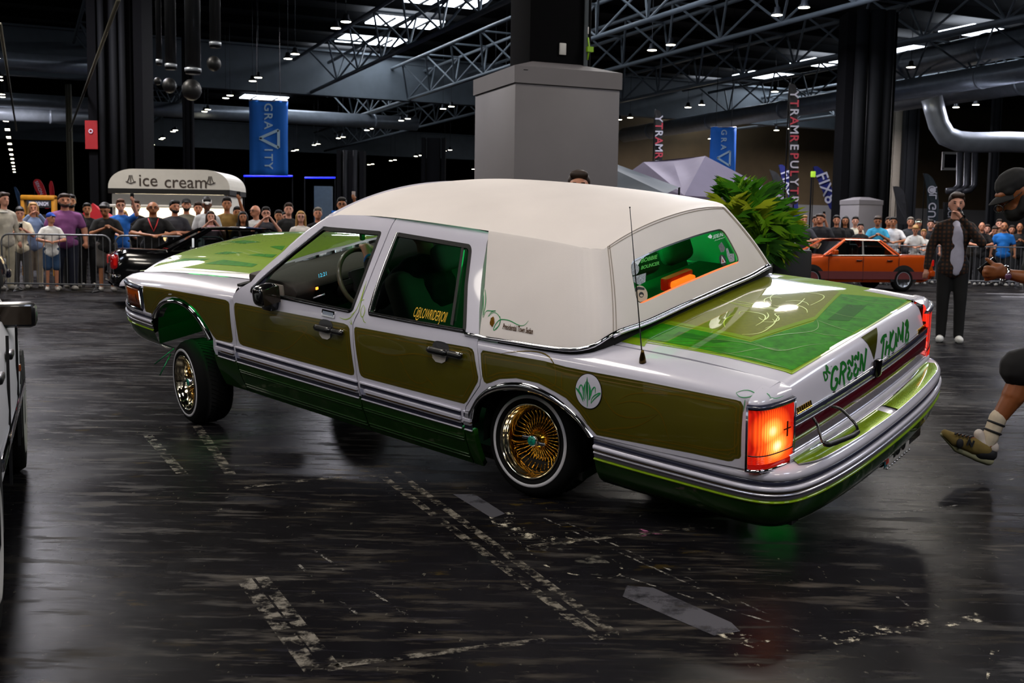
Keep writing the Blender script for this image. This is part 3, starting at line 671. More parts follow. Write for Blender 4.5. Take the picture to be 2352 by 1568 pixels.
quar = np.vstack([sC[::-1][0:1], SIDE.uv([(1082, 977)]), SIDE.uv(archR), SIDE.uv([(1368, 1003), (1500, 1035), (1600, 1056), (1712, 1078)]), SIDE.uv([(1714, 1062), (1718, 925)]),
                  [(-1.285, .905), (-1.30, float(zs(-1.3))+.2)], topedge(np.linspace(-1.30, .2, 16)), sC[:-1]])
patch('quarter_panel', SIDE, shrink(quar, G/2), WHITE, CAR, .04, thick=.03, mirror=True)
# lower body below the side trim, one piece per door and ahead of the rear wheel
def lower(name, x0, x1, par, mir, cut=0.):
    patch(name, SIDE, [(x0, .195), (x1, .195), (x1+cut, .42), (x0, .42)], ROCK, par, .04, off=.001, thick=.03, mirror=mir)
xA, xB, xC = dA[0, 0], dB[-1, 0], dC[-1, 0]
lower('rocker_panel', xA+.004, 2.60, CAR, True); lower('lower_panel', xB+.004, xA-.004, FD, FDr); lower('lower_panel', xC+.004, xB-.004, RD, RDr); lower('rocker_panel', xC-.07, xC-.004, CAR, True)
for zz in (.235, .255, .345, .36):
    for x0, x1, par in ((xB+.01, xA-.01, FD), (xC+.01, xB-.01, RD)):
        ribbon('rib', SIDE, [(x0, zz), (x1, zz)], .008, ROCK, par, off=.001, raise_=.005, step=.1, smooth=False)
# ---- side trim: stacked bands
def band(name, x0, x1, z0, z1, m, par, out=.006):
    prof = [z0, z0+.0012, z1-.0012, z1]; xs_ = np.linspace(x0, x1, 14); V = []
    for x in xs_:
        P, n = SIDE.pn([(x, z) for z in prof]); o = [0, out, out, 0]; V += [P[i]+n[i]*o[i] for i in range(4)]
    F = [(i*4+j, (i+1)*4+j, (i+1)*4+j+1, i*4+j+1) for i in range(13) for j in range(3)]
    F += [(0, 1, 2, 3), (52, 55, 54, 53)]
    return mobj(name, V, F, m, par, False)
def trim(x0, x1, par, step=True):
    dzx = lambda z: z
    band('trim_edge', x0, x1, .513, .523, WHITE, par, .012); band('trim_insert', x0, x1, .487, .513, NAVY, par, .004)
    band('trim_bright', x0, x1-.04 if step else x1, .468, .487, WHITE, par, .016); band('trim_line', x0+.015, x1-.05, .459, .467, BROWNT, par, .012)
    band('trim_bright', x0, x1-.04, .449, .458, SILVER, par, .012); band('trim_insert', x0, x1, .421, .449, NAVY, par, .004); band('trim_edge', x0, x1, .415, .421, WHITE, par, .010)
    if step: patch('trim_step', SIDE, [(x1-.06, .45), (x1-.004, .45), (x1-.004, .484), (x1-.045, .484)], mat('trim step pad', '#8f90a6', rough=.35, coat=.5, var=0), par, .03, off=.012)
trim(xA+.012, float(SIDE.uv([(500, 800)])[0, 0]), CAR, False); trim(xB+.012, xA-.010, FD); trim(xC+.012, xB-.010, RD); trim(xC-.06, xC-.008, CAR, False)
# ---- painted olive panels with ghost lines
ofe = [(329.4, 656.6), (369.7, 661), (438.6, 674), (518, 688.5), (524.5, 692.5), (527, 698), (535, 779), (533.5, 786), (528, 787), (497.3, 779.9), (489.7, 771), (469, 737.8), (448.8, 709.7), (423.3, 689.3), (402.9, 681.5), (382.5, 682), (367.2, 691.9), (354.4, 712.3), (349.3, 722.5), (337.8, 722.5), (332.7, 707.2)]
ofd = [(538.8, 697), (542, 694.9), (790, 742.5), (799, 747), (803, 755), (813.8, 852), (813, 860), (807, 861.4), (558.4, 793.4), (551.5, 789), (548, 781), (538, 706)]
ord_ = [(814, 754), (817, 750.3), (1013.2, 785.9), (1077, 797.2), (1085, 801), (1089, 809), (1098.8, 865.9), (1097.4, 877.1), (1072.1, 922), (1066, 927), (836.4, 867.3), (829.5, 862.5), (826, 855), (813.9, 762.1)]
oqu = [(1104.2, 811), (1109.3, 804.2), (1249.5, 828.5), (1300, 842), (1351.6, 852.2), (1487.8, 877.5), (1690.3, 917.9), (1702, 921.5), (1707.9, 933), (1702, 1047), (1697.6, 1052.9), (1688, 1053), (1682, 1058), (1672.7, 1058.8), (1593.4, 1041.2), (1370.4, 998.6), (1355.8, 982.5), (1329.3, 944.3), (1300, 914), (1275, 899.4), (1236.8, 879.5), (1185.8, 868), (1147.5, 869.8), (1127.1, 878), (1118, 880.5), (1112, 876), (1108, 864.2)]
for nm, o_, par, S_ in (('painted_panel', ofe, CAR, SIDE), ('painted_panel', ofd, FD, SIDE), ('painted_panel', ord_, RD, SIDE), ('painted_panel', oqu, CAR, SIDE)):
    uv_ = S_.uv(o_); pp = patch(nm, S_, uv_, OLIVE, par, .04, off=.0009, mirror=True if par is CAR else {'front_door': FDr, 'rear_door': RDr}[par.name.split('.')[0]])
    pp['label'] = 'candy olive painted side panel'
    for d_ in (.012, .03):
        ribbon('ghost_line', S_, shrink(uv_, d_), .006, OLIVE2, par, off=.0015, closed=True, smooth=False, step=.02)
def swirl(pts, par, w=.008): ribbon('ghost_line', SIDE, SIDE.uv(pts), w, OLIVE2, par, off=.0016, taper=True)
swirl([(1370, 878), (1385, 905), (1410, 945), (1440, 958), (1480, 957), (1508, 951)], CAR); swirl([(1415, 925), (1440, 908), (1480, 902), (1520, 903), (1570, 908), (1690, 938)], CAR)
swirl([(1412, 930), (1450, 921), (1490, 930), (1515, 948), (1527, 975), (1538, 1012)], CAR); swirl([(1330, 950), (1360, 982), (1410, 984), (1450, 981), (1490, 965), (1512, 950)], CAR)
swirl([(1538, 1012), (1600, 1024), (1660, 1033), (1684, 1030), (1686, 945)], CAR); swirl([(1120, 822), (1122, 858), (1180, 853), (1230, 862), (1274, 884), (1276, 850), (1120, 822)], CAR, .006); swirl([(1290, 858), (1330, 865)], CAR); swirl([(1290, 858), (1291, 898)], CAR)
swirl([(648, 765), (665, 756), (690, 748), (705, 752), (690, 775), (660, 800), (620, 803)], FD); swirl([(660, 770), (690, 760), (715, 772), (740, 790), (790, 806)], FD); swirl([(560, 745), (620, 760), (650, 768), (662, 785)], FD); swirl([(690, 748), (705, 775), (712, 783)], FD)
swirl([(830, 790), (880, 812), (915, 815), (950, 812), (1020, 830), (1080, 850)], RD); swirl([(925, 835), (945, 870), (965, 880), (985, 872)], RD); swirl([(975, 862), (990, 878), (1001, 891)], RD); swirl([(915, 818), (928, 838)], RD)
swirl([(345, 690), (370, 677), (420, 676), (470, 688), (515, 700), (522, 760)], CAR, .006)
# ---- pinstripe flourishes
multi_ribbon('pinstripe_scroll', DOOR, [DOOR.uv(l) for l in ([(1112, 662), (1110, 700), (1109.5, 730)], [(1115, 665), (1116, 690), (1111, 728)])], .004, LINED, RD)
pb = [[(842, 645), (836, 668), (830, 690), (826, 716)], [(838, 655), (828, 690), (818, 712), (806, 724)], [(829, 690), (837, 688)], [(835, 700), (829, 715), (832, 728), (838, 716), (835, 700)], [(780, 729), (795, 733), (806, 728), (816, 715)], [(806, 733), (808, 745), (803, 738)], [(834, 728), (836, 738), (841, 741)]]
multi_ribbon('pinstripe_scroll', DOOR, [DOOR.uv(l) for l in pb], .0045, LINEG, FD, off=.0016, step=.006)
pr = [[(1691, 902), (1705, 897), (1725, 898), (1742, 907), (1752, 892)], [(1691, 902), (1700, 911), (1725, 910), (1742, 900)], [(1735, 904), (1745, 915)], [(1742, 905), (1755, 902), (1766, 907), (1770, 914)], [(1768, 912), (1782, 915), (1800, 909)], [(1712, 917), (1708, 945)], [(1700, 907), (1712, 925)]]
multi_ribbon('pinstripe_scroll', SIDE, [SIDE.uv(l) for l in pr[:6]], .004, LINED, CAR, off=.0016, step=.006)
# round plate on the fuel flap with a painted crest
cF = SIDE.uv([(1352.5, 898.5)])[0]; tt = np.linspace(0, 2*math.pi, 40, endpoint=False)
flap = patch('fuel_flap', SIDE, [(cF[0]+.073*math.cos(t), cF[1]+.081*math.sin(t)) for t in tt], WHITE, CAR, .03, off=.005, thick=.008); flap['label'] = 'round white fuel flap with green crest'
ribbon('flap_rim', SIDE, [(cF[0]+.075*math.cos(t), cF[1]+.083*math.sin(t)) for t in tt], .004, BLACKT, flap, off=.003, closed=True)
def fz(x, y): return (1020+x/3.9208, 780+y/3.9208)
cr = [[fz(1297, 600), fz(1297, 480), fz(1296, 335)], [fz(1270, 545), fz(1262, 450), fz(1285, 375)], [fz(1280, 530), fz(1275, 450), fz(1278, 400)], [fz(1318, 535), fz(1325, 450), fz(1305, 380)], [fz(1310, 540), fz(1316, 460), fz(1312, 400)], [fz(1245, 510), fz(1222, 440), fz(1240, 405), fz(1262, 490), fz(1262, 530)], [fz(1330, 500), fz(1345, 440), fz(1362, 425), fz(1368, 480)], [fz(1258, 555), fz(1220, 470), fz(1195, 432), fz(1230, 470), fz(1258, 540)], [fz(1330, 570), fz(1350, 510), fz(1415, 480), fz(1370, 520), fz(1330, 570)]]
multi_ribbon('painted_crest', SIDE, [SIDE.uv(l) for l in cr], .006, LINED, flap, off=.0065, step=.005)
ribbon('painted_crest', SIDE, SIDE.uv([fz(1297, 520), fz(1296, 335)]), .013, mat('crest green', '#0f6b35', rough=.4, coat=.5, var=0), flap, off=.0068, taper=True)
# ---- chrome wheel arches
def arch(name, outer, inner):
    n = 28; A = resample(SIDE.uv(outer), n, smooth=True); B = resample(SIDE.uv(inner), n, smooth=True); V = []
    for k, o in ((0, .001), (.12, .012), (.5, .014), (.88, .006), (1., -.02), (1.05, -.06)):
        P, nn = SIDE.pn(A+(B-A)*k); V.append(P+nn*o)
    V = np.vstack(V); F = [(q*n+i, q*n+i+1, (q+1)*n+i+1, (q+1)*n+i) for q in range(5) for i in range(n-1)]
    a_ = mobj(name, V, F, CHROME, CAR, True); mobj(name, V*[1, -1, 1], F, CHROME, CAR, True); a_['label'] = 'chrome wheel arch'
arch('wheel_arch', [(350.6, 727.6), (358.2, 709.7), (369.7, 694.4), (387.6, 688), (408, 689.3), (428.4, 698.2), (448.8, 717.4), (469.2, 745.4), (487, 776)], [(357, 731), (362, 717.4), (374.8, 702), (392.7, 697), (413.1, 701), (433.5, 714.8), (453.9, 737.8), (468, 762), (478, 784)])
arch('wheel_arch', [(1078, 943), (1083.8, 933), (1096.5, 912.6), (1122, 889.7), (1160.3, 878.2), (1198.5, 878.2), (1236.8, 889.7), (1275, 910), (1313.3, 940.7), (1338.8, 968.7), (1363, 1002)], [(1082.5, 976.4), (1088.9, 943.2), (1106.7, 917.7), (1134.8, 902.4), (1173, 897.3), (1211.3, 899.9), (1249.5, 912.6), (1287.8, 935.6), (1326, 968.7), (1351.6, 1004.4)])
patch('arch_cap', SIDE, SIDE.uv([(1072, 941), (1086, 943), (1083, 976), (1068, 972)]), SILVER, CAR, .03, off=.012)
# ---- bonnet
def F_hood(x, y):
    x, y = np.broadcast_arrays(np.asarray(x, float), np.asarray(y, float)); a = np.abs(y)/.72
    z = zt(x)+.085*(1-a**3)*np.clip((4.02-x)/.25, 0, 1)**.6+.0018*np.exp(-((np.abs(y)-.45)/.02)**2)
    return np.stack([x, y, z], -1)
HOOD = Surf(F_hood, (2.3, 3.95), (-.72, .72), CM, 1.)
hood = patch('bonnet', HOOD, [(2.40, -.715), (3.76, -.715), (3.84, -.4), (3.86, 0), (3.84, .4), (3.76, .715), (2.40, .715), (2.32, .4), (2.30, 0), (2.32, -.4)], WHITE, CAR, .05, thick=.02)
patch('bonnet_paint', HOOD, [(2.44, -.655), (3.73, -.655), (3.82, 0), (3.73, .655), (2.44, .655), (2.36, 0)], LIME, hood, .05, off=.001)
for o_ in ([(469, 606), (513.9, 596.7), (592.4, 607), (579.3, 613.5)], [(384.8, 607), (422, 593.9), (483.9, 594.8), (429.7, 606)], [(568, 586), (594, 583), (636, 585), (626, 592)], [(620, 567), (632, 565), (655, 565), (648, 575)], [(490, 583), (520, 578), (560, 581), (520, 584)], [(520, 556), (560, 552), (600, 556), (560, 560)]):
    patch('painted_shape', HOOD, HOOD.uv(o_), GREEN, hood, .05, off=.002)
ribbon('ghost_line', HOOD, HOOD.uv([(322, 622), (429.7, 620.5), (504.5, 625), (577.5, 628.5)]), .006, LINEG, hood, off=.002)
patch('cowl_grille', HOOD, [(2.31, -.70), (2.395, -.70), (2.395, .70), (2.31, .70)], BLACKT, CAR, .06, off=-.012)
hp = [(-.62, .0), (.62, .0)]
mb = MB(); mb.box((3.86, 0, .66), (.06, 1.05, .17)); fg = mb.build('grille_shell', CHROME, CAR, bevel=.015)
for k in range(15):
    MB().box((3.885, -.45+k*.0643, .66), (.04, .012, .14)).build('grille_bar', CHROME, fg)
mb = MB(); mb.box((3.66, 0, .60), (.2, 1.40, .22)); mb.build('front_core', DARK, CAR)
# front lamp wrapping the corner
def lamp_strip(name, path, z0, z1, m, out, par, n=3):
    P = resample(path, 12, smooth=True); prof = [(0, z0), (out, z0+.004), (out, z1-.004), (0, z1)]
    return sweep(name, P, prof, m, par)
AMB = mat('amber lens', '#8a3c10', rough=.15, coat=1., var=.1, vscale=60.); CLR = mat('clear corner lens', '#7d6f5a', rough=.15, coat=1., var=.15, vscale=60.)
hl = empty('corner_lamp'); hl.parent = CAR
lamp_strip('amber_lens', [(3.65, .918), (3.56, .93), (3.47, .938)][::1], .585, .725, AMB, .012, hl); lamp_strip('clear_lens', [(3.83, .78), (3.78, .84), (3.72, .89), (3.65, .918)], .585, .735, CLR, .012, hl)
sweep('lamp_bezel', resample([(3.85, .74), (3.80, .82), (3.74, .88), (3.64, .921), (3.45, .941)], 14, smooth=True), [(-.02, .565), (.012, .567), (.014, .583), (0, .586)], CHROME, hl)
sweep('lamp_bezel', resample([(3.85, .74), (3.80, .82), (3.74, .88), (3.64, .921), (3.45, .941)], 14, smooth=True), [(0, .73), (.014, .733), (.012, .745), (-.03, .75)], NAVY, hl)
mb = MB(); mb.box((3.458, .937, .655), (.012, .02, .17)); mb.build('lamp_post', NAVY, hl)
sweep('lamp_mark', [(3.515, .9375), (3.505, .939)], [(.0135, .63), (.0135, .69)], BLACKT, hl)
# ---- boot lid, rear face
lp = resample([(-.40, .977), (-.6, .981), (-.85, .983), (-1.1, .975), (-1.25, .966), (-1.315, .956), (-1.348, .935), (-1.366, .90), (-1.38, .85), (-1.392, .80)], 200, smooth=True)
lw = np.r_[0, np.cumsum(np.linalg.norm(np.diff(lp, axis=0), axis=1))]
def F_lid(y, w):
    y, w = np.broadcast_arrays(np.asarray(y, float), np.asarray(w, float)); a = (y/.75)**2
    b = np.clip(w/.9, 0, 1); r = np.clip((w-.9)/.2, 0, 1)
    return np.stack([np.interp(w, lw, lp[:, 0])+.028*a*b*b, y, np.interp(w, lw, lp[:, 1])-.024*a*(1-r)], -1)
LID = Surf(F_lid, (-.78, .78), (0, lw[-1]), CM, 1., 160, 160)
WL = lw[-1]
lid = patch('boot_lid', LID, rnd([(-.738, .02), (.738, .02), (.738, .93), (.735, WL-.0), (-.735, WL-.0), (-.738, .93)], .01), WHITE, CAR, .035, thick=.02)
# painted top of the lid
g4 = LID.uv([(1397, 778.5), (1818, 860), (2103, 686.5), (1774, 614)])
gl = np.array([g4[0], (.735, .06), (.735, .10), g4[1]+(.02, -.62), g4[1], g4[2], g4[2]*[1, 1]+(0, -.4), g4[3]])
def lp_(p): return LID.uv(p)
lidp = patch('lid_paint', LID, [tuple(g4[0]), tuple(LID.uv([(1480, 796)])[0]), tuple(LID.uv([(1484, 786)])[0]+[-.012, .0]), tuple(g4[1]), tuple(g4[2]), tuple(g4[3])], LIME, lid, .03, off=.0012)
tong = LID.uv([(1977, 775), (1990, 786), (2000, 805), (2007, 826), (2012, 800), (2014.5, 775), (2013, 752)])
tg = patch('lid_tongue', LID, np.vstack([tong]), mat('olive tongue paint', '#4c4d00', rough=.28, metal=.5, coat=1., var=.05), lid, .02, off=.0016)
gi = lambda L_: LID.uv(L_)
fld = [(1430, 772), (1521, 743), (1724, 786), (1868, 740), (1932, 676), (2085, 690), (1976, 764), (1819, 851), (1700, 822), (1590, 798), (1484, 778)]
patch('painted_field', LID, gi(fld), GREEN, lid, .03, off=.002)
cen = [(1521, 734), (1600, 700), (1740, 634), (1800, 640), (1928, 670), (1871, 728), (1725, 775)]
patch('painted_centre', LID, gi(cen), OLIVEG, lid, .03, off=.002)
patch('painted_band', LID, gi([(1521, 734), (1725, 775), (1871, 728), (1928, 670), (1933, 673), (1875, 734), (1725, 783), (1514, 738)]), LIME, lid, .03, off=.0026)
for o_ in ([(1560, 762), (1680, 786), (1640, 788), (1545, 772)], [(1900, 735), (1945, 700), (1990, 702), (1950, 738)]):
    patch('painted_shade', LID, gi(o_), GREEND, lid, .03, off=.0026)
LEAF = mat('leaf vein green', '#5a9000', rough=.35, metal=.3, coat=1., var=.05)
def lr(pts, w=.005, m=None): ribbon('painted_vein', LID, gi(pts), w, m or LEAF, lid, off=.0032, taper=True, step=.01)
for p_ in ([(1440, 774), (1560, 785), (1700, 781), (1725, 784)], [(1545, 772), (1640, 780), (1720, 790), (1800, 806), (1830, 807)], [(1727, 785), (1790, 806), (1850, 795), (1900, 790)], [(1875, 735), (1920, 752), (1972, 770)], [(1560, 795), (1680, 812), (1760, 800), (1815, 806)], [(1640, 806), (1720, 822), (1790, 832)], [(1930, 680), (1990, 694), (2060, 702)], [(1900, 715), (1950, 728), (2010, 735)], [(1700, 815), (1780, 838), (1815, 848)], [(1850, 760), (1900, 770), (1950, 775)], [(1500, 780), (1600, 795), (1700, 800)], [(1876, 735), (1870, 760), (1790, 770), (1735, 785)]):
    lr(p_)
def lz(x, y): return (1500+x/4.704, 600+y/4.704)
pins = [[lz(725, 420), lz(900, 460), lz(1200, 500), lz(1450, 550)], [lz(820, 450), lz(1000, 490), lz(1250, 520), lz(1440, 545)], [lz(870, 430), lz(1100, 470), lz(1300, 510), lz(1440, 540)], [lz(780, 720), lz(765, 670), lz(800, 620), lz(880, 580)], [lz(960, 795), lz(1100, 790), lz(1260, 720), lz(1310, 650), lz(1290, 630)], [lz(930, 580), lz(960, 545), lz(1080, 555), lz(1190, 580), lz(1200, 640), lz(1110, 700)], [lz(1140, 610), lz(1190, 640), lz(1240, 610), lz(1230, 560)], [lz(1180, 655), lz(1300, 660), lz(1360, 620), lz(1320, 570), lz(1420, 560)], [lz(1220, 460), lz(1215, 410), lz(1300, 390), lz(1390, 400)], [lz(1280, 440), lz(1270, 390), lz(1350, 350), lz(1500, 335), lz(1700, 345), lz(1830, 370), lz(1820, 420), lz(1700, 480)], [lz(1430, 440), lz(1560, 430), lz(1650, 450), lz(1680, 480)], [lz(1430, 500), lz(1540, 480), lz(1650, 520), lz(1665, 560)], [lz(1300, 480), lz(1420, 500), lz(1640, 405)], [lz(1210, 730), lz(1280, 700), lz(1330, 640), lz(1360, 590)]]
multi_ribbon('pinstripe_scroll', LID, [gi(l) for l in pins], .006, mat('yellow green pinstripe', '#b7cf2a', rough=.4, coat=.6, var=0), lid, off=.0034, step=.01)
for o_ in ([(1397, 778.5), (1774, 614)], [(1819, 858), (2102, 686)], [(1484, 787), (1817, 857)]):
    ribbon('paint_edge', LID, gi(o_), .008, LINEG, lid, off=.0022, smooth=False)
# hand-lettered name: brush strokes on the rear face
INK = mat('green brush lettering', '#0d6b1c', rough=.4, coat=.8, var=.12, vscale=30.)
def gz(x, y): return (1860+x/6.532, 720+y/6.532)
STR = [('D', [[(205, 900), (228, 1010)], [(195, 890), (245, 890), (262, 940), (232, 1005)]]), ('R', [[(240, 775), (250, 880)], [(238, 775), (268, 810), (262, 850), (245, 860)], [(258, 860), (308, 895)], [(318, 790), (320, 796)]]),
       ('G', [[(415, 850), (395, 805), (360, 830), (325, 990), (330, 1120), (360, 1130), (395, 1080), (410, 985), (375, 990)]]), ('R', [[(470, 770), (440, 1060)], [(460, 770), (510, 740), (540, 790), (505, 870), (475, 895)], [(495, 890), (520, 1090)]]),
       ('E', [[(635, 625), (625, 770), (590, 710), (565, 760)], [(570, 800), (600, 850), (575, 900), (570, 965), (600, 970), (630, 880)]]), ('E', [[(725, 570), (718, 680), (690, 640), (670, 700)], [(670, 750), (695, 790), (665, 850), (665, 915), (695, 920), (725, 810)]]), ('N', [[(770, 600), (750, 860)], [(775, 610), (800, 860)], [(845, 520), (805, 860)]]),
       ('T', [[(1065, 440), (1100, 350), (1150, 325)], [(1110, 370), (1078, 680)]]), ('H', [[(1155, 410), (1128, 625)], [(1210, 270), (1180, 630)], [(1140, 520), (1190, 480)]]), ('U', [[(1255, 255), (1215, 530), (1245, 545), (1280, 440), (1290, 290)], [(1290, 290), (1300, 500)]]), ('M', [[(1325, 205), (1318, 420)], [(1325, 205), (1365, 400)], [(1400, 130), (1365, 390)], [(1395, 130), (1390, 430)]]), ('B', [[(1460, 110), (1430, 400)], [(1430, 180), (1465, 110), (1470, 200), (1440, 270)], [(1445, 270), (1475, 280), (1465, 390), (1425, 405)]])]
for ch, ls in STR:
    small = ls[0][0][0] < 330 and ch in 'DR'
    multi_ribbon('brush_letter', LID, [gi([gz(*p) for p in l]) for l in ls], .010 if small else .017, INK, lid, off=.0016, step=.008, taper=False)
# rear face below the lid: chrome strip, maroon reflector, lips
def rear_path(d, w=.76, n=25):
    ys = np.linspace(w, -w, n); return np.stack([-1.395+.028*(ys/.75)**2-d, ys], 1)
def rear_band(name, z0, z1, d, m, w=.76, out=.006): return sweep(name, rear_path(d, w), [(-.01, z0), (out, z0+.003), (out, z1-.003), (-.01, z1)], m, CAR)
rear_band('rear_chrome_strip', .762, .803, .004, NAVY); rear_band('strip_edge', .802, .806, .006, CHROME); rear_band('strip_edge', .757, .760, .006, SILVER)
rear_band('reflector_panel', .645, .757, .0, MAROON)['label'] = 'dark maroon full width reflector'
rear_band('reflector_lip', .638, .646, .006, SILVER); rear_band('lower_lip', .600, .639, .012, WHITE, .80)
mb = MB(); mb.box((-1.30, 0, .70), (.1, 1.6, .24)); mb.build('rear_core', DARK, CAR)
lk = MB(); lk.box((-1.408, -.035, .797), (.03, .055, .085)); lk = lk.build('lock_cover', mat('dark chrome', '#3a3838', rough=.15, metal=1., var=0), CAR, bevel=.01); lk['label'] = 'dark chrome lock cover'
# lincoln-style badges: small gold lettering plates
for (u, v), nm in (((1845, 934), 'badge'), ((2116, 755), 'badge')):
    c_ = LID.uv([(u, v)])[0]
    for k in range(7):
        patch('badge_letter', LID, [(c_[0]+.056-k*.018, c_[1]-.012), (c_[0]+.056-k*.018-.013, c_[1]-.012), (c_[0]+.056-k*.018-.013, c_[1]+.012), (c_[0]+.056-k*.018, c_[1]+.012)], GOLD, lid, .02, off=.004, thick=.003)
# grab cable hanging from the reflector
CBL = mat('black cable', '#0a0a0a', rough=.35, coat=.3, var=0)
def rz(x, y): return (1660+x/4.3556, 860+y/4.3556)
o_c = CINV[:3, :3]@OC+CINV[:3, 3]
def carpt(u, v, axis, val):
    d = CINV[:3, :3]@pray(u, v); k = (val-o_c[axis])/d[axis]; return o_c+k*d
cab = [((1085, 318), -1.405), ((1150, 330), -1.43), ((1220, 380), -1.47), ((1290, 450), -1.52), ((1340, 520), -1.55), ((1350, 570), -1.555), ((1300, 610), -1.56), ((1200, 650), -1.56), ((1060, 700), -1.55), ((1020, 690), -1.54), ((985, 630), -1.51), ((960, 550), -1.46), ((930, 470), -1.42), ((900, 428), -1.405)]
cp3 = np.array([carpt(*rz(*p), 0, x) for p, x in cab]); cbl = MB().tube(resample(cp3, 60, smooth=True), .0065, 8).build('grab_cable', CBL, CAR, smooth=True)
MB().tube(cp3[5:10], .012, 8).build('cable_sleeve', mat('black tape sleeve', '#101010', rough=.45, var=.2, vscale=80.), cbl, smooth=True)
# ---- rear corner: lamp cluster and body corner above it
cpath = resample([(-1.255, .953), (-1.288, .944), (-1.315, .918), (-1.335, .875), (-1.352, .815), (-1.362, .757)], 26, smooth=True)
def mirror_obj(o, par):
    c = o.copy(); c.data = o.data.copy(); COL.objects.link(c); c.data.transform(Matrix.Diagonal((1, -1, 1, 1))); c.parent = par; return c
tp = resample([(-1.255, .742, .9455), (-1.30, .742, .942), (-1.335, .742, .930)], 26)
T = np.gradient(cpath, axis=0); T /= np.linalg.norm(T, axis=1)[:, None]; Nn = np.stack([T[:, 1], -T[:, 0]], 1)
def F_corner(s, t):
    "body corner above the lamp: the same shoulder curve as the quarter panel, carried round"
    s, t = np.broadcast_arrays(np.asarray(s, float), np.asarray(t, float)); ix = np.arange(26)/25.
    o = np.stack([np.interp(s, ix, cpath[:, k]+Nn[:, k]*.001) for k in (0, 1)], -1); q = np.stack([np.interp(s, ix, tp[:, k]) for k in range(3)], -1); th = np.clip(t, 0, 1)*math.pi/2
    h_ = np.maximum(np.cos(th), 0)**.82; v_ = np.sin(th)**.9; return np.concatenate([q[..., :2]+(o-q[..., :2])*h_[..., None], (.887+(q[..., 2]-.887)*v_)[..., None]], -1)
CORN = Surf(F_corner, (0, 1), (0, 1), CM, -1., 20, 20); qc = grid_obj('quarter_corner', CORN, np.linspace(.004, .996, 24), np.linspace(.004, .996, 12), WHITE, CAR); mirror_obj(qc, CAR)
for sgn in (1, -1): MB().box((-1.25, sgn*.81, .745), (.10, .15, .26)).build('lamp_bucket', DARK, CAR)
def lens_mat():
    m = bpy.data.materials.new('lit tail lens'); m.use_nodes = True; nt = m.node_tree; N = nt.nodes.new; L = nt.links.new; b = nt.nodes['Principled BSDF']
    b.inputs['Base Color'].default_value = (.5, .012, .004, 1); b.inputs['Roughness'].default_value = .18; b.inputs['Coat Weight'].default_value = 1
    tc = N('ShaderNodeTexCoord'); sep = N('ShaderNodeSeparateXYZ'); L(tc.outputs['Object'], sep.inputs[0])
    d = N('ShaderNodeVectorMath'); d.operation = 'DISTANCE'; L(tc.outputs['Object'], d.inputs[0]); d.inputs[1].default_value = (-1.36, .90, .775)
    d2 = N('ShaderNodeVectorMath'); d2.operation = 'DISTANCE'; L(tc.outputs['Object'], d2.inputs[0]); d2.inputs[1].default_value = (-1.36, .87, .70)
    mn = N('ShaderNodeMath'); mn.operation = 'MINIMUM'; L(d.outputs[1], mn.inputs[0]); L(d2.outputs[1], mn.inputs[1])
    r = N('ShaderNodeValToRGB'); L(mn.outputs[0], r.inputs[0]); e = r.color_ramp.elements
    e[0].position = .008; e[0].color = (1, .80, .40, 1); e[1].position = .115; e[1].color = (.20, .003, .001, 1)
    x = r.color_ramp.elements.new(.03); x.color = (1, .34, .05, 1); x = r.color_ramp.elements.new(.065); x.color = (.80, .07, .006, 1)
    w = N('ShaderNodeTexWave'); w.bands_direction = 'Y'; w.inputs['Scale'].default_value = 32; w.inputs['Distortion'].default_value = 0; L(tc.outputs['Object'], w.inputs[0])
    mr = N('ShaderNodeMapRange'); mr.inputs[3].default_value = .55; mr.inputs[4].default_value = 1.25; L(w.outputs['Fac'], mr.inputs[0])
    mu = N('ShaderNodeMath'); mu.operation = 'MULTIPLY'; mu.inputs[1].default_value = 1.9; L(mr.outputs[0], mu.inputs[0])
    L(r.outputs[0], b.inputs['Emission Color']); L(mu.outputs[0], b.inputs['Emission Strength'])
    MATS[m.name] = m; return m
LENS = lens_mat(); LENSR = mat('dark red lens', '#4a0406', rough=.15, coat=1., emit='#c01008', estr=.5, var=.05)
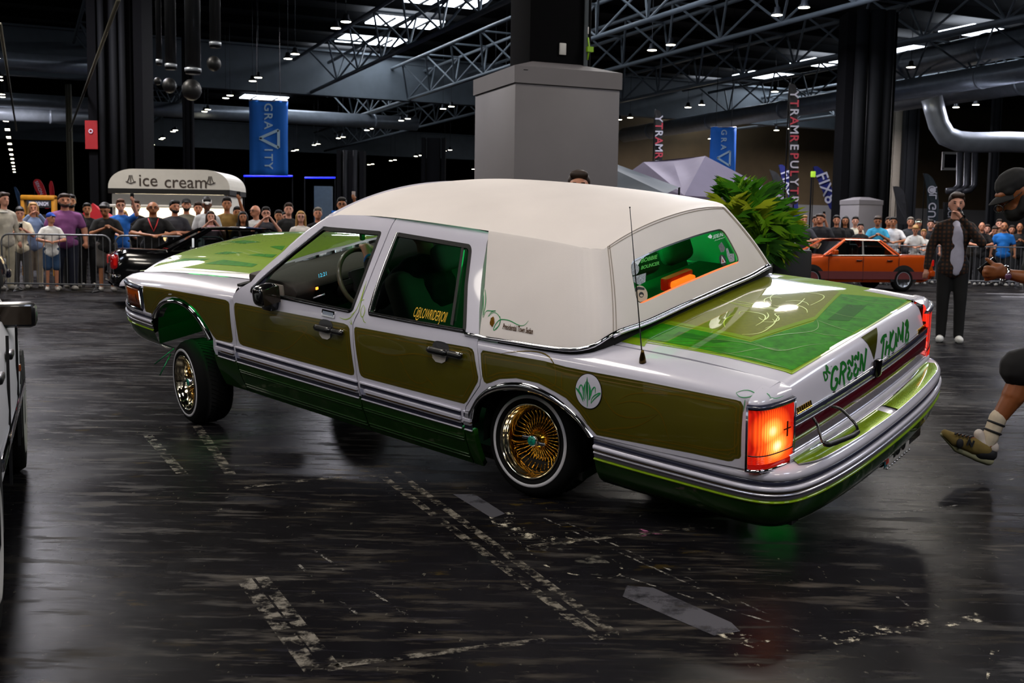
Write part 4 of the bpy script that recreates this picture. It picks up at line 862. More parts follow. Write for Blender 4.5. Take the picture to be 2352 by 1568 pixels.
for side in (1, -1):
    tl = empty('tail_lamp'); tl.parent = CAR; tl['label'] = 'lit red and orange tail lamp'
    P_ = cpath*[1, side]; P_ = P_ if side == 1 else P_[::-1]
    sweep('lens', P_[1:-1] , [(.012, .665), (.016, .70), (.016, .86), (.012, .878)], LENS if side == 1 else mat('lit red lens', '#7a0606', rough=.2, coat=1., emit='#ff2a10', estr=.8, var=0), tl)
    for k in range(5):
        sweep('lower_rib', P_[1:-1], [(.012, .628+k*.0075), (.019, .6315+k*.0075), (.012, .635+k*.0075)], LENS if side == 1 else MATS['lit red lens'], tl)
    sweep('lower_lens', P_[1:-1], [(.010, .604), (.013, .61), (.012, .628)], LENSR, tl); sweep('lens_divider', P_[1:-1], [(.013, .664), (.0175, .667), (.013, .670)], mat('lens seam', '#200000', rough=.3, var=0), tl)
    sweep('bezel', P_, [(-.012, .876), (.02, .878), (.02, .893), (0, .896)], NAVY, tl); sweep('bezel', P_, [(0, .592), (.02, .594), (.02, .605), (0, .607)], CHROME, tl)
    for e_ in ([P_[0], P_[1]], [P_[-2], P_[-1]]): sweep('bezel', e_, [(-.01, .60), (.02, .60), (.02, .89), (-.01, .89)], NAVY, tl)
    if side == 1:
        sweep('lens_emblem', P_[19:21], [(.0175, .73), (.0175, .80)], mat('emblem ink', '#3a0d00', rough=.4, var=0), tl)
        sweep('lens_emblem', resample(P_[17:23], 4), [(.0176, .763), (.0176, .769)], MATS['emblem ink'], tl)
        for ix in (18, 21): sweep('lens_emblem', [P_[ix]*.5+P_[ix-1]*.5, P_[ix]*.6+P_[ix-1]*.4], [(.0175, .735), (.0175, .795)], MATS['emblem ink'], tl)
# ---- bumpers
rp = [(-.455, .962), (-.7, .962), (-1.0, .955), (-1.22, .945), (-1.34, .915), (-1.415, .85), (-1.455, .76), (-1.488, .6), (-1.512, .35), (-1.52, 0)]
rpath = resample(np.array(rp+[(x, -y) for x, y in rp[::-1][1:]]), 110, smooth=True)
fp = [(3.335, -.95), (3.55, -.935), (3.72, -.905), (3.84, -.84), (3.92, -.73), (3.975, -.5), (4.01, 0)]
fpath = resample(np.array(fp+[(x, -y) for x, y in fp[::-1][1:]]), 80, smooth=True)
def bumper(path, name, dz_=0., lab=None):
    b_ = empty(name); b_.parent = CAR
    if lab: b_['label'] = lab
    sw = lambda n_, pr_, m_: sweep(n_, path, [(o, z+dz_) for o, z in pr_], m_, b_)
    sw('bumper_cover', [(-.13, .604), (-.10, .602), (-.03, .598), (-.008, .590), (.004, .572), (.006, .553), (.0, .549)], WHITE)
    sw('dark_band', [(.0, .549), (.004, .547), (.004, .526), (.0, .523)], NAVY); sw('bright_band', [(.0, .524), (.012, .521), (.014, .512), (.012, .503), (0, .50)], WHITE)
    sw('brown_line', [(.0, .50), (.004, .4985), (.004, .4915), (0, .49)], BROWNT); sw('silver_band', [(0, .49), (.010, .488), (.011, .481), (.003, .477)], SILVER)
    sw('grey_band', [(.002, .478), (.004, .474), (.003, .458), (0, .455)], mat('grey bumper band', '#5d5663', rough=.35, coat=.6, var=.02))
    sw('green_edge', [(0, .456), (.009, .453), (.009, .447), (.002, .443)], LIME)
    sw('valance', [(.002, .444), (-.004, .42), (-.014, .38), (-.035, .335), (-.07, .30), (-.14, .285)], ROCK)
    return b_
RBm = bumper(rpath, 'rear_bumper', lab='wrap-around white and green rear bumper'); FBm = bumper(fpath, 'front_bumper', lab='wrap-around white and green front bumper')
# green painted step on top of the rear bumper with a white chevron
stp = [(-1.385, .77), (-1.425, .70), (-1.445, .60), (-1.462, .45), (-1.475, .25), (-1.482, 0)]
spath = resample(np.array(stp+[(x, -y) for x, y in stp[::-1][1:]]), 80, smooth=True)
SPREAD = mat('bright lime step paint', '#86a800', rough=.22, metal=.4, coat=1., var=.05, vscale=20.)
for a_, b_, nm in ((0, 39, 'step_paint'), (42, 80, 'step_paint')): sweep(nm, spath[a_:b_], [(-.048, .6065), (-.03, .610), (.02, .6055), (.034, .6035)], SPREAD, RBm)
sweep('step_rim', spath, [(.034, .602), (.036, .6055), (.039, .602)], SILVER, RBm); sweep('step_rim', spath, [(-.052, .606), (-.049, .611), (-.046, .606)], CHROME, RBm)
# number plate and its dark recess
pc = np.array([-1.512, -.24, .41]); rec = MB(); rec.box((-1.43, -.26, .37), (.08, .50, .15)); rec.build('plate_recess', BLACKT, CAR, bevel=.01)
pl = MB(); pl.box((-1.478, -.17, .365), (.008, .305, .152)); pl = pl.build('number_plate', mat('plate white', '#b9b5b0', rough=.4, var=.1, vscale=30.), CAR, bevel=.006)
pl['label'] = 'white number plate under the bumper'
me = text_mesh('I50', .15, ext=.002, bold=.003, sx=.85); link('plate_digits', me, BLACKT, pl, Matrix(((0, 0, -1, -1.484), (-1, 0, 0, -.19), (0, 1, 0, .367), (0, 0, 0, 1))))
for k, (dy, dz_, c_) in enumerate(((-.03, .02, '#b5301c'), (-.055, -.02, '#b5301c'), (-.04, -.03, '#17545e'))):
    MB().box((-1.484, dy+.02, .36+dz_), (.003, .035, .05)).build('plate_mark', mat('plate mark %d' % k, c_, rough=.5, var=0), pl)
for k in range(10): MB().ball((-1.486, -.03-k*.031, .293), .006, 8).build('frame_stud', CHROME, pl, smooth=True)
# ---- vinyl roof
zc = spline([-.26, -.2, -.1, .1, .5, 1.0, 1.4, 1.78], [1.432, 1.452, 1.472, 1.488, 1.50, 1.492, 1.465, 1.412])
ze = spline([-.26, -.15, 0, .43, .82, 1.14, 1.53, 1.78], [1.372, 1.385, 1.394, 1.403, 1.405, 1.402, 1.377, 1.338])
yw = spline([-.26, -.235, -.2, -.13, 0, .5, 1.2, 1.78], [.585, .615, .64, .652, .654, .652, .648, .640])
def F_roof(x, q):
    x, q = np.broadcast_arrays(np.asarray(x, float), np.asarray(q, float)); a = np.abs(q)
    return np.stack([x, q*yw(x), ze(x)+(zc(x)-ze(x))*(1-a**2.3)], -1)
ROOF = Surf(F_roof, (-.26, 1.78), (-1, 1), CM, 1.)
qs = np.r_[np.linspace(-1, -.7, 8), np.linspace(-.66, .66, 16), np.linspace(.7, 1, 8)]
roof = grid_obj('vinyl_roof', ROOF, np.linspace(-.26, 1.76, 44), qs, VINYL, CAR); roof['label'] = 'white padded vinyl roof'
left = np.array([(x, 1.) for x in np.linspace(.43, -.26, 26)]); rear_ = np.array([(-.26, q) for q in np.linspace(.96, 0, 18)])
Th = F_roof(*np.vstack([left, rear_]).T)
Bx = resample([(.272, .938, .926), (0, .932, .938), (-.22, .925, .948), (-.34, .905, .962), (-.405, .862, .985), (-.43, .807, 1.010), (-.45, .6, 1.018), (-.465, .3, 1.024), (-.468, 0, 1.026)], 300, smooth=True)
da_ = np.r_[0, np.cumsum(np.linalg.norm(np.diff(Bx, axis=0), axis=1))]
ic = np.argmin(abs(Bx[:, 0]+.425)+abs(Bx[:, 1]-.82))
Bh = np.vstack([resample(Bx[:ic+1], 26), resample(Bx[ic:], 19)[1:]])
TT = np.vstack([Th, (Th*[1, -1, 1])[::-1][1:]]); BB = np.vstack([Bh, (Bh*[1, -1, 1])[::-1][1:]]); NS = len(TT)
sarr = np.arange(NS, dtype=float)
def F_wrap(s, t):
    s, t = np.broadcast_arrays(np.asarray(s, float), np.asarray(t, float))
    A = np.stack([np.interp(s*10, sarr, TT[:, k]) for k in range(3)], -1); B = np.stack([np.interp(s*10, sarr, BB[:, k]) for k in range(3)], -1)
    tt_ = t[..., None]; P = A+(B-A)*tt_; bul = np.sin(np.clip(t, 0, 1)*math.pi)**.8*.016
    c = np.array([.3, 0, 0]); d = P-c; d[..., 2] = 0; d /= np.linalg.norm(d, axis=-1)[..., None]+1e-9
    lead = np.clip((s*10)/3., 0, 1)
    return P+d*bul[..., None]+np.stack([np.sin(np.clip(t, 0, 1)*math.pi)*.02*(1-np.clip(s*10/16, 0, 1)), 0*t, 0*t], -1)*-1
WRAP = Surf(F_wrap, (0, 6.02), (0, 1), CM, -1., 260, 60)      # pixel look-up only on the faces that look at the camera
wq = rnd(WRAP.uv([(1446, 601), (1464, 701), (1702, 601), (1660, 524)]), .12)
S1 = (NS-1)/10.
patch('vinyl_quarter_wrap', WRAP, [(0, 0), (S1, 0), (S1, 1), (0, 1)], VINYL, CAR, .055, holes=[wq], thick=.02)['label'] = 'white vinyl pillar and back panel with small window'
# seams
sm = 2.62
for dx in (0., .045):
    ribbon('stitch_seam', WRAP, [(sm+dx+.02*math.sin(t*3), t) for t in np.linspace(.0, .99, 14)], .0035, STITCH, roof, off=.001, raise_=.0025)
    ribbon('stitch_seam', WRAP, [(S1-sm-dx, t) for t in np.linspace(.0, .99, 14)], .0035, STITCH, roof, off=.001, raise_=.0025)
for q_ in (.06, .035):
    ribbon('stitch_seam', WRAP, [(s_, q_-.03) for s_ in np.linspace(sm, S1-sm, 26)], .0035, STITCH, roof, off=.001, raise_=.0025)
bel = MB().tube(np.vstack([DOOR.F(*DOOR.uv([(1070, 765.5), (1085, 768.5), (1100, 771)]).T)+[0, .004, 0], BB[1:-1] + np.array([0, 0, 0])]), .0105, 10).build('belt_chrome', CHROME, CAR, smooth=True); bel['label'] = 'chrome moulding around the vinyl roof base'
MB().tube(BB[26:-26]+np.array([-.012, 0, -.008]), .008, 8).build('belt_chrome', SILVER, CAR, smooth=True)
# filler deck between the vinyl back panel and the boot lid
dk = MB(); ys = np.linspace(.8, -.8, 17); Pb = np.stack([np.full(17, -.40), ys, np.full(17, .95)], 1)
for i in range(16): dk.add([(-.34, ys[i], .96), (-.34, ys[i+1], .96), (-.43, ys[i+1], .968-.02*(ys[i+1]/.75)**2), (-.43, ys[i], .968-.02*(ys[i]/.75)**2)], [(0, 1, 2, 3)])
dk.build('deck_filler', DARK, CAR)
sk = MB(); Pk = BB[4:-4]
for i in range(len(Pk)-1): sk.add([Pk[i]+[0, 0, .01], Pk[i+1]+[0, 0, .01], Pk[i+1]*[1, .97, 1]+[.02, 0, -.11], Pk[i]*[1, .97, 1]+[.02, 0, -.11]], [(0, 1, 2, 3)])
sk.build('deck_light_block', DARK, CAR)  # added strip that stops cabin light leaking onto the lid
# rear window: pane colour leans to the green of the cabin light; stickers
RWG = glass('rear window glass', '#a9c4b4', .01, .05)
pane = patch('rear_window', WRAP, shrink(wq, -.01), RWG, CAR, .06, off=-.012); pane['label'] = 'small rear window lit green from the cabin with stickers'
ribbon('window_gasket', WRAP, shrink(wq, .004), .012, mat('gasket green black', '#0b2417', rough=.3, coat=.5, var=0), pane, off=-.004, closed=True, smooth=False, step=.02)
def wz(x, y): return (1400+x/6.9176, 500+y/6.9176)
def wpoly(nm, pts, m, off=-.009): return patch(nm, WRAP, WRAP.uv([wz(*p) for p in pts]), m, pane, .05, off=off)
STW = mat('sticker white', '#d5dde2', rough=.5, var=.1, vscale=60.); STB = mat('sticker black', '#050505', rough=.5, var=0); STS = mat('sticker silver speckle', '#8a9097', rough=.5, var=.6, vscale=160.)
STG = mat('sticker lime', '#2f9a1c', rough=.5, var=0, emit='#2f9a1c', estr=.05); STC = mat('sticker cream', '#b9a894', rough=.5, var=0)
def disc(cx, cy, rx, ry, n=20, tilt=0.): return [(cx+rx*math.cos(2*math.pi*k/n)*math.cos(tilt)-ry*math.sin(2*math.pi*k/n)*math.sin(tilt), cy+rx*math.cos(2*math.pi*k/n)*math.sin(tilt)+ry*math.sin(2*math.pi*k/n)*math.cos(tilt)) for k in range(n)]
wpoly('sticker', [(310, 730), (345, 690), (530, 630), (520, 660), (480, 730), (330, 880)], STW)
wpoly('sticker', disc(400, 805, 90, 100), STS, -.0085)
wpoly('sticker', [(340, 940), (470, 905), (600, 865), (590, 1010), (500, 1060), (420, 1020)], STS); wpoly('sticker', disc(517, 1205, 108, 142, tilt=-.25), STC); wpoly('sticker', [(425, 1110), (480, 1085), (575, 1105), (575, 1140), (480, 1130), (430, 1170)], STB, -.008)
wpoly('sticker', disc(525, 1215, 40, 45), STB, -.0085); wpoly('sticker', disc(527, 1228, 26, 18), STC, -.008); wpoly('sticker', disc(1820, 665, 52, 92, tilt=-.28), STB); wpoly('sticker', [(1800, 590), (1865, 700), (1795, 720)], STW, -.008); wpoly('sticker', [(1808, 630), (1842, 695), (1808, 705)], mat('sticker red', '#a03530', rough=.5, var=0), -.0075)
wpoly('sticker', [(1750, 440), (1800, 370), (1860, 470), (1840, 530), (1790, 540)], mat('sticker grey red', '#5a5f60', rough=.5, var=.4, vscale=90.)); wpoly('sticker', [(1890, 600), (1870, 480), (1900, 470), (1930, 560), (2000, 560), (2010, 680), (1930, 700)], STS)
wpoly('sticker', [(1580, 290), (1620, 250), (1655, 280), (1640, 320), (1600, 310)], STW)
def wtext(txt, a, b, h, m, off=-.008, **k):
    "lettering between two pixel points on the pane, h px tall (in zoomed units)"
    ua, ub = WRAP.uv([wz(*a)])[0], WRAP.uv([wz(*b)])[0]; up_ = WRAP.uv([wz((a[0]+b[0])/2+h*.16, (a[1]+b[1])/2-h)])[0]; c = (ua+ub)/2
    me = text_mesh(txt, 1., **k); xs = [v.co.x for v in me.vertices]; W_ = max(xs)-min(xs); bpy.data.meshes.remove(me)
    text_on('sticker_lettering', WRAP, txt, c, (ub-ua)/W_, (up_-c)/.72, 1., m, pane, off=off, **k)
wtext('SIDELINE', (1665, 300), (1830, 250), 62, STW, bold=.01); wtext('AUDIO', (1690, 352), (1845, 305), 20, STW); wtext('BOBBIE', (520, 680), (775, 610), 66, STG, bold=.03); wtext('BOUNCER', (520, 790), (810, 712), 58, STG, bold=.03)
# ---- windscreen, pillars, header
wsx = np.linspace(-1, 1, 17)
def F_ws(q, t):
    q, t = np.broadcast_arrays(np.asarray(q, float), np.asarray(t, float)); a = q*q
    top = np.stack([1.76+0*q-.04*a, q*.625, 1.405-.06*a], -1); bot = np.stack([2.36-.16*a, q*.86, .945-.035*a], -1)
    return top+(bot-top)*t[..., None]+np.stack([.03*np.sin(t*math.pi), 0*q, .025*np.sin(t*math.pi)], -1)
WS = Surf(F_ws, (-1, 1), (0, 1), CM, 1.)
grid_obj('windscreen', WS, wsx, np.linspace(0, 1, 9), GLC, CAR)
for s_ in (1, -1):
    Pp = F_ws(np.full(9, s_*1.0), np.linspace(0, 1, 9)); mb = MB(); mb.tube(Pp+np.array([-.012, -s_*.004, 0]), .022, 8); mb.build('windscreen_pillar', WHITE if s_ == 1 else BLACKT, CAR, smooth=True)
Pp = F_ws(wsx, np.zeros(17)); MB().tube(Pp, .02, 8).build('roof_header', WHITE, CAR, smooth=True)
Pp = F_ws(np.linspace(.98, .2, 9), np.full(9, 1.0)); MB().tube(Pp+np.array([.03, 0, .006]), .007, 6).build('wiper', BLACKT, CAR, smooth=True)
# ---- cabin
tub = MB(); tub.box((1.05, 0, .27), (2.7, 1.72, .04)); tub.box((2.40, 0, .58), (.04, 1.72, .62)); tub.box((-.33, 0, .62), (.04, 1.5, .68)); tub.build('floor_pan', CABIN, CAR)
for s_ in (1, -1):
    for x0, x1 in ((.43, 1.14), (1.2, 2.25)): MB().box(((x0+x1)/2, s_*.865, .60), (x1-x0, .07, .56)).build('door_card', CABIN, CAR, bevel=.02)
dash = MB(); dash.prism([(2.38, .955), (2.05, .945), (1.93, .925), (1.90, .88), (1.95, .80), (2.10, .66), (2.38, .60)], -.80, .80, fn=lambda x, y, z: (x, z, y)); dash = dash.build('dashboard', DASHM, CAR, bevel=.02)
MB().box((1.905, .40, .83), (.03, .5, .13)).build('instrument_panel', mat('black gloss panel', '#050505', rough=.3, var=0), dash)
TEAL = emat('teal clock display', '#4fc7e8', 1.0); ORG = emat('orange tell-tale', '#ff8a2a', 3.0)
ck = carpt(741, 631, 0, 1.88); dk_ = text_mesh('12:21', .035, align='CENTER'); link('clock_display', dk_, TEAL, dash, Matrix(((0, 0, -1, ck[0]), (-.95, 0, 0, ck[1]), (.1, 1, 0, ck[2]), (0, 0, 0, 1))))
ot = carpt(728, 662, 0, 1.88); MB().box(ot, (.005, .018, .016)).build('tell_tale', ORG, dash)
# steering wheel seen through the open front window
swc = carpt(838, 640, 0, 1.66); ax = Vector((-.90, 0, .42)).normalized()
Msw = frame_mat(swc, (0, 1, 0), ax.cross(Vector((0, 1, 0)))); stw = empty('steering_wheel'); stw.parent = CAR; stw.matrix_local = Msw
RIMM = mat('grey leather rim', '#4a4533', rough=.45, coat=.3, var=.05)
MB().tube([(.19*math.cos(t), .19*math.sin(t), 0) for t in np.linspace(0, 2*math.pi, 40, endpoint=False)], .015, 10, closed=True).build('wheel_rim', RIMM, stw, smooth=True)
MB().box((0, 0, -.01), (.20, .15, .05)).build('wheel_pad', CABIN, stw, bevel=.025); MB().box((-.055, .03, .02), (.05, .012, .006)).build('switch_strip', mat('grey switch strip', '#6c7480', rough=.4, var=0), stw)
for sx in (-1, 1): MB().box((sx*.13, -.01, -.008), (.11, .035, .02)).build('wheel_spoke', CABIN, stw, bevel=.006)
MB().tube([(0, 0, 0), (0, 0, -.35)], .04, 10).build('steering_column', CABIN, stw, smooth=True)
MB().tube([carpt(720, 685, 0, 1.75), carpt(746, 675, 0, 1.70)], .006, 6).build('gear_stalk', SILVER, CAR, smooth=True)
# seats
def seat(x, y, w, name, back=.25):
    s_ = empty(name); s_.parent = CAR
    MB().box((x+.25, y, .48), (.52, w, .2)).build('cushion', SEATM, s_, bevel=.06, seg=3); a = math.radians(20); Ry_ = np.array([[math.cos(a), 0, -math.sin(a)], [0, 1, 0], [math.sin(a), 0, math.cos(a)]])
    MB().box((x-.08, y, .82), (.17, w, .56), R=Ry_.T).build('backrest', SEATM, s_, bevel=.06, seg=3)
    for k in (-.32, 0, .32) if w > 1 else (0,): MB().box((x-.20, y+k*w*.8, 1.16), (.10, .26, .16), R=Ry_.T).build('headrest', SEATM, s_, bevel=.05, seg=3)
seat(1.15, .42, .60, 'driver_seat'); seat(1.15, -.42, .60, 'passenger_seat'); seat(.12, 0, 1.35, 'rear_seat')
sh = MB(); sh.box((-.22, 0, .995), (.40, 1.40, .03)); sh.build('parcel_shelf', mat('parcel shelf', '#12331f', rough=.6, var=.1), CAR)
bl = MB(); bc = WRAP.uv([(1590, 640)])[0]; bp_ = WRAP.pn([bc], -.05)[0][0]
bl.box((bp_[0]+.02, bp_[1], bp_[2]-.002), (.06, .20, .036)); bl = bl.build('high_brake_lamp', emat('lit brake lamp', '#ff5512', 4.), CAR, bevel=.012)
MB().box((bp_[0]+.018, bp_[1], bp_[2]+.002), (.05, .25, .07)).build('lamp_hood', mat('red lamp hood', '#7a0805', rough=.3, coat=.5, emit='#d01505', estr=.5, var=0), bl, bevel=.012).location.x = .03
# lit strip along the pane's lower edge and the green cabin light
lo = resample(np.array([WRAP.uv([(1467, 700)])[0], WRAP.uv([(1700, 601.5)])[0]]), 20); P_, n_ = WRAP.pn(lo, -.010); MB().tube(P_+[-.002, 0, .004], .0055, 6).build('lamp_strip', emat('orange strip glow', '#ff7a3a', 1.1), CAR, smooth=True)
def lamp(name, kind, loc, energy, color, size=.1, parent=None, rot=None):
    l = bpy.data.lights.new(name, kind); l.energy = energy; l.color = lin(color)
    if kind in ('POINT', 'SPOT'): l.shadow_soft_size = size
    if kind == 'AREA': l.size = size
    o = bpy.data.objects.new(name, l); COL.objects.link(o); o.location = loc
    if rot: o.rotation_euler = rot
    if parent: o.parent = parent
    return o
led = MB().box((.30, 0, 1.44), (.03, .7, .012)).build('cabin_light_bar', emat('green led bar', '#20ff80', 4.), CAR); lamp('cabin_green_light', 'POINT', (.05, .05, 1.30), 13., '#10ff70', .10, CAR); lamp('cabin_green_light', 'POINT', (.75, -.3, 1.20), 1.5, '#10ff70', .10, CAR)
lamp('cabin_teal_light', 'POINT', (.55, .45, 1.30), 2.2, '#9fd0c8', .15, CAR)
# dark backing behind the shut lines so that no cabin light leaks
for cut_ in (dC[:8], dB[1:], dA[:6]):
    ribbon('shut_line_backing', DOOR, cut_, .07, BLACKT, CAR, off=-.03, smooth=False, step=.03)
# ---- hardware on the left side
def handle(u, v, par):
    c = SIDE.uv([(u, v)])[0]; h = empty('door_handle'); h.parent = par if True else None; h['label'] = 'black and chrome pull handle'
    el = lambda rx, rz_, dx=0, dz_=0, n=24: [(c[0]+dx+rx*math.copysign(abs(math.cos(t))**.7, math.cos(t)), c[1]+dz_+rz_*math.copysign(abs(math.sin(t))**.7, math.sin(t))) for t in np.linspace(0, 2*math.pi, n, endpoint=False)]
    q = h
    patch('handle_cup', SIDE, el(.062, .052, .045, .0), mat('handle cup', '#2b2a2c', rough=.35, coat=.6, var=0), par, .02, off=.003); patch('cup_lip', SIDE, [(c[0]+x, c[1]+z) for x, z in ((.105, -.014), (.098, -.045), (.075, -.062), (.03, -.062), (.006, -.048), (-.004, -.014))], mat('cup lip', '#d8d0c8', rough=.3, coat=.8, var=0), par, .02, off=.006)
    for nm, a_, b_, r_, m_, o_ in (('handle_grip', .118, -.02, .020, BLACKT, .026), ('handle_grip', -.02, -.118, .016, BLACKT, .020), ('handle_bezel', .118, -.118, .006, CHROME, .012)):
        uv_ = np.array([(c[0]+x, c[1]+(0. if nm == 'handle_grip' else .011)) for x in np.linspace(a_, b_, 9)]); P, n = SIDE.pn(uv_, o_); MB().tube(P, [r_*.6]+[r_]*7+[r_*.6], 10).build(nm, m_, par, smooth=True)
    lk_ = SIDE.pn([(c[0]-.10, c[1])], .028)[0][0]; MB().ball(lk_, .007, 10).build('lock_barrel', CHROME, par, smooth=True)
    bpy.data.objects.remove(h)
handle(761, 757, FD); handle(1027, 809, RD)
c = DOOR.uv([(755, 720)])[0]; patch('keypad', DOOR, [(c[0]-.055, c[1]-.018), (c[0]+.055, c[1]-.018), (c[0]+.055, c[1]+.018), (c[0]-.055, c[1]+.018)], CHROME, FD, .03, off=.006, thick=.006)
patch('keypad_window', DOOR, [(c[0]-.046, c[1]-.010), (c[0]+.046, c[1]-.010), (c[0]+.046, c[1]+.010), (c[0]-.046, c[1]+.010)], mat('keypad grey', '#7d8796', rough=.2, coat=1., var=.1), FD, .03, off=.0075)
# side mirror
mc = DOOR.pn([DOOR.uv([(617, 672)])[0]], 0.)[0][0]; mr = empty('side_mirror'); mr.parent = CAR; mr['label'] = 'black door mirror'
MB().box(mc+np.array([-.085, .085, .02]), (.11, .155, .13)).build('mirror_shell', mat('black mirror shell', '#08080a', rough=.22, coat=1., var=0), mr, bevel=.045, seg=4); MB().box(mc+np.array([-.06, .03, -.055]), (.10, .10, .07)).build('mirror_foot', mat('navy mirror foot', '#10131c', rough=.3, coat=.8, var=0), mr, bevel=.02)
MB().box(mc+np.array([-.141, .085, .02]), (.006, .12, .10)).build('mirror_glass', mat('mirror glass', '#3b332b', rough=.08, metal=.6, var=0), mr, bevel=.002)
dv = carpt(640, 672, 1, .86); MB().box(dv, (.10, .02, .11)).build('corner_vent', mat('taupe vent panel', '#7d7268', rough=.7, var=.05), FD, bevel=.01)
for k in range(6): MB().box(dv+np.array([-.0, .012, -.04+k*.016]), (.035, .006, .007)).build('vent_slot', BLACKT, FD)
# aerial
an = carpt(1476, 832, 1, .80); an = SIDE.pn(SIDE.uv([(1476, 832)]), 0)[0][0]
top = None
for k in np.linspace(.3, 1.2, 400):
    q = an+np.array([.10*k, -.02*k, k]); e = abs(pix(CM[:3, :3]@q+CM[:3, 3])-[1496.5, 476]).sum()
    if top is None or e < top[0]: top = (e, q)
aer = empty('aerial'); aer.parent = CAR
MB().tube([an, top[1]], [.0032, .0018], 6).build('whip', mat('black whip', '#070707', rough=.3, metal=.5, var=0), aer, smooth=True)
MB().lathe([(0, 0), (.017, 0), (.015, .02), (.009, .045), (.006, .06), (0, .06)], 14, c=an).build('aerial_base', mat('brass base', '#4a3a1c', rough=.3, metal=1., var=0), aer, smooth=True); MB().ball(top[1], .004, 8).build('tip', BLACKT, aer, smooth=True)
# vinyl pillar ornament
wv = lambda L_: WRAP.uv(L_)
def vz(x, y): return (780+x/3.2667, 380+y/3.2667)
orn = [[vz(1085, 920), vz(1080, 1020), vz(1076, 1140)], [vz(1092, 930), vz(1098, 1010), vz(1080, 1120)], [vz(1080, 1140), vz(1095, 1100), vz(1130, 1090), vz(1175, 1090), vz(1140, 1100), vz(1115, 1135)], [vz(1120, 1130), vz(1150, 1105), vz(1190, 1120), vz(1208, 1160), vz(1190, 1210), vz(1155, 1232), vz(1180, 1180), vz(1230, 1155), vz(1280, 1165), vz(1340, 1195), vz(1390, 1195), vz(1418, 1165)], [vz(1205, 1130), vz(1205, 1175), vz(1170, 1225)]]
multi_ribbon('pinstripe_scroll', WRAP, [wv(l) for l in orn], .005, LINED, roof, off=.0015, step=.02)
cg = wv([vz(1147, 1172)])[0]; patch('gold_crest', WRAP, [(cg[0]+.045*math.cos(t)*(1+.15*math.sin(5*t)), cg[1]+.045*math.sin(t)*(1+.15*math.cos(5*t))) for t in np.linspace(0, 2*math.pi, 20, endpoint=False)], mat('antique gold', '#8a6420', rough=.25, metal=1., var=.3, vscale=90.), roof, .03, off=.004, thick=.004)
a_, b_ = wv([vz(1225, 1207)])[0], wv([vz(1452, 1247)])[0]
me = text_mesh('Presidential Town Sedan', 1., shear=.3, bold=.02); W_ = max(v.co.x for v in me.vertices)-min(v.co.x for v in me.vertices); bpy.data.meshes.remove(me)
text_on('script_badge', WRAP, 'Presidential Town Sedan', (a_+b_)/2, (b_-a_)/W_, (0, -.034/.45), 1., mat('bronze script', '#4a2e16', rough=.3, metal=.8, var=0), roof, off=.003, shear=.3, bold=.02)
# window lettering
ya, yb = DOOR.uv([(949, 716)])[0], DOOR.uv([(1023, 729)])[0]
YEL = mat('yellow sticker lettering', '#d9a520', rough=.5, var=0, emit='#d9a520', estr=.05)
me = text_mesh('C@LOWRIDERJOII', 1., sx=.8, bold=.0); W_ = max(v.co.x for v in me.vertices)-min(v.co.x for v in me.vertices); bpy.data.meshes.remove(me)
text_on('window_lettering', DOOR, 'C@LOWRIDERJOII', (ya+yb)/2, (yb-ya)/W_, (0, .068), 1., YEL, RD, off=-.008, sx=.8, bold=.0)
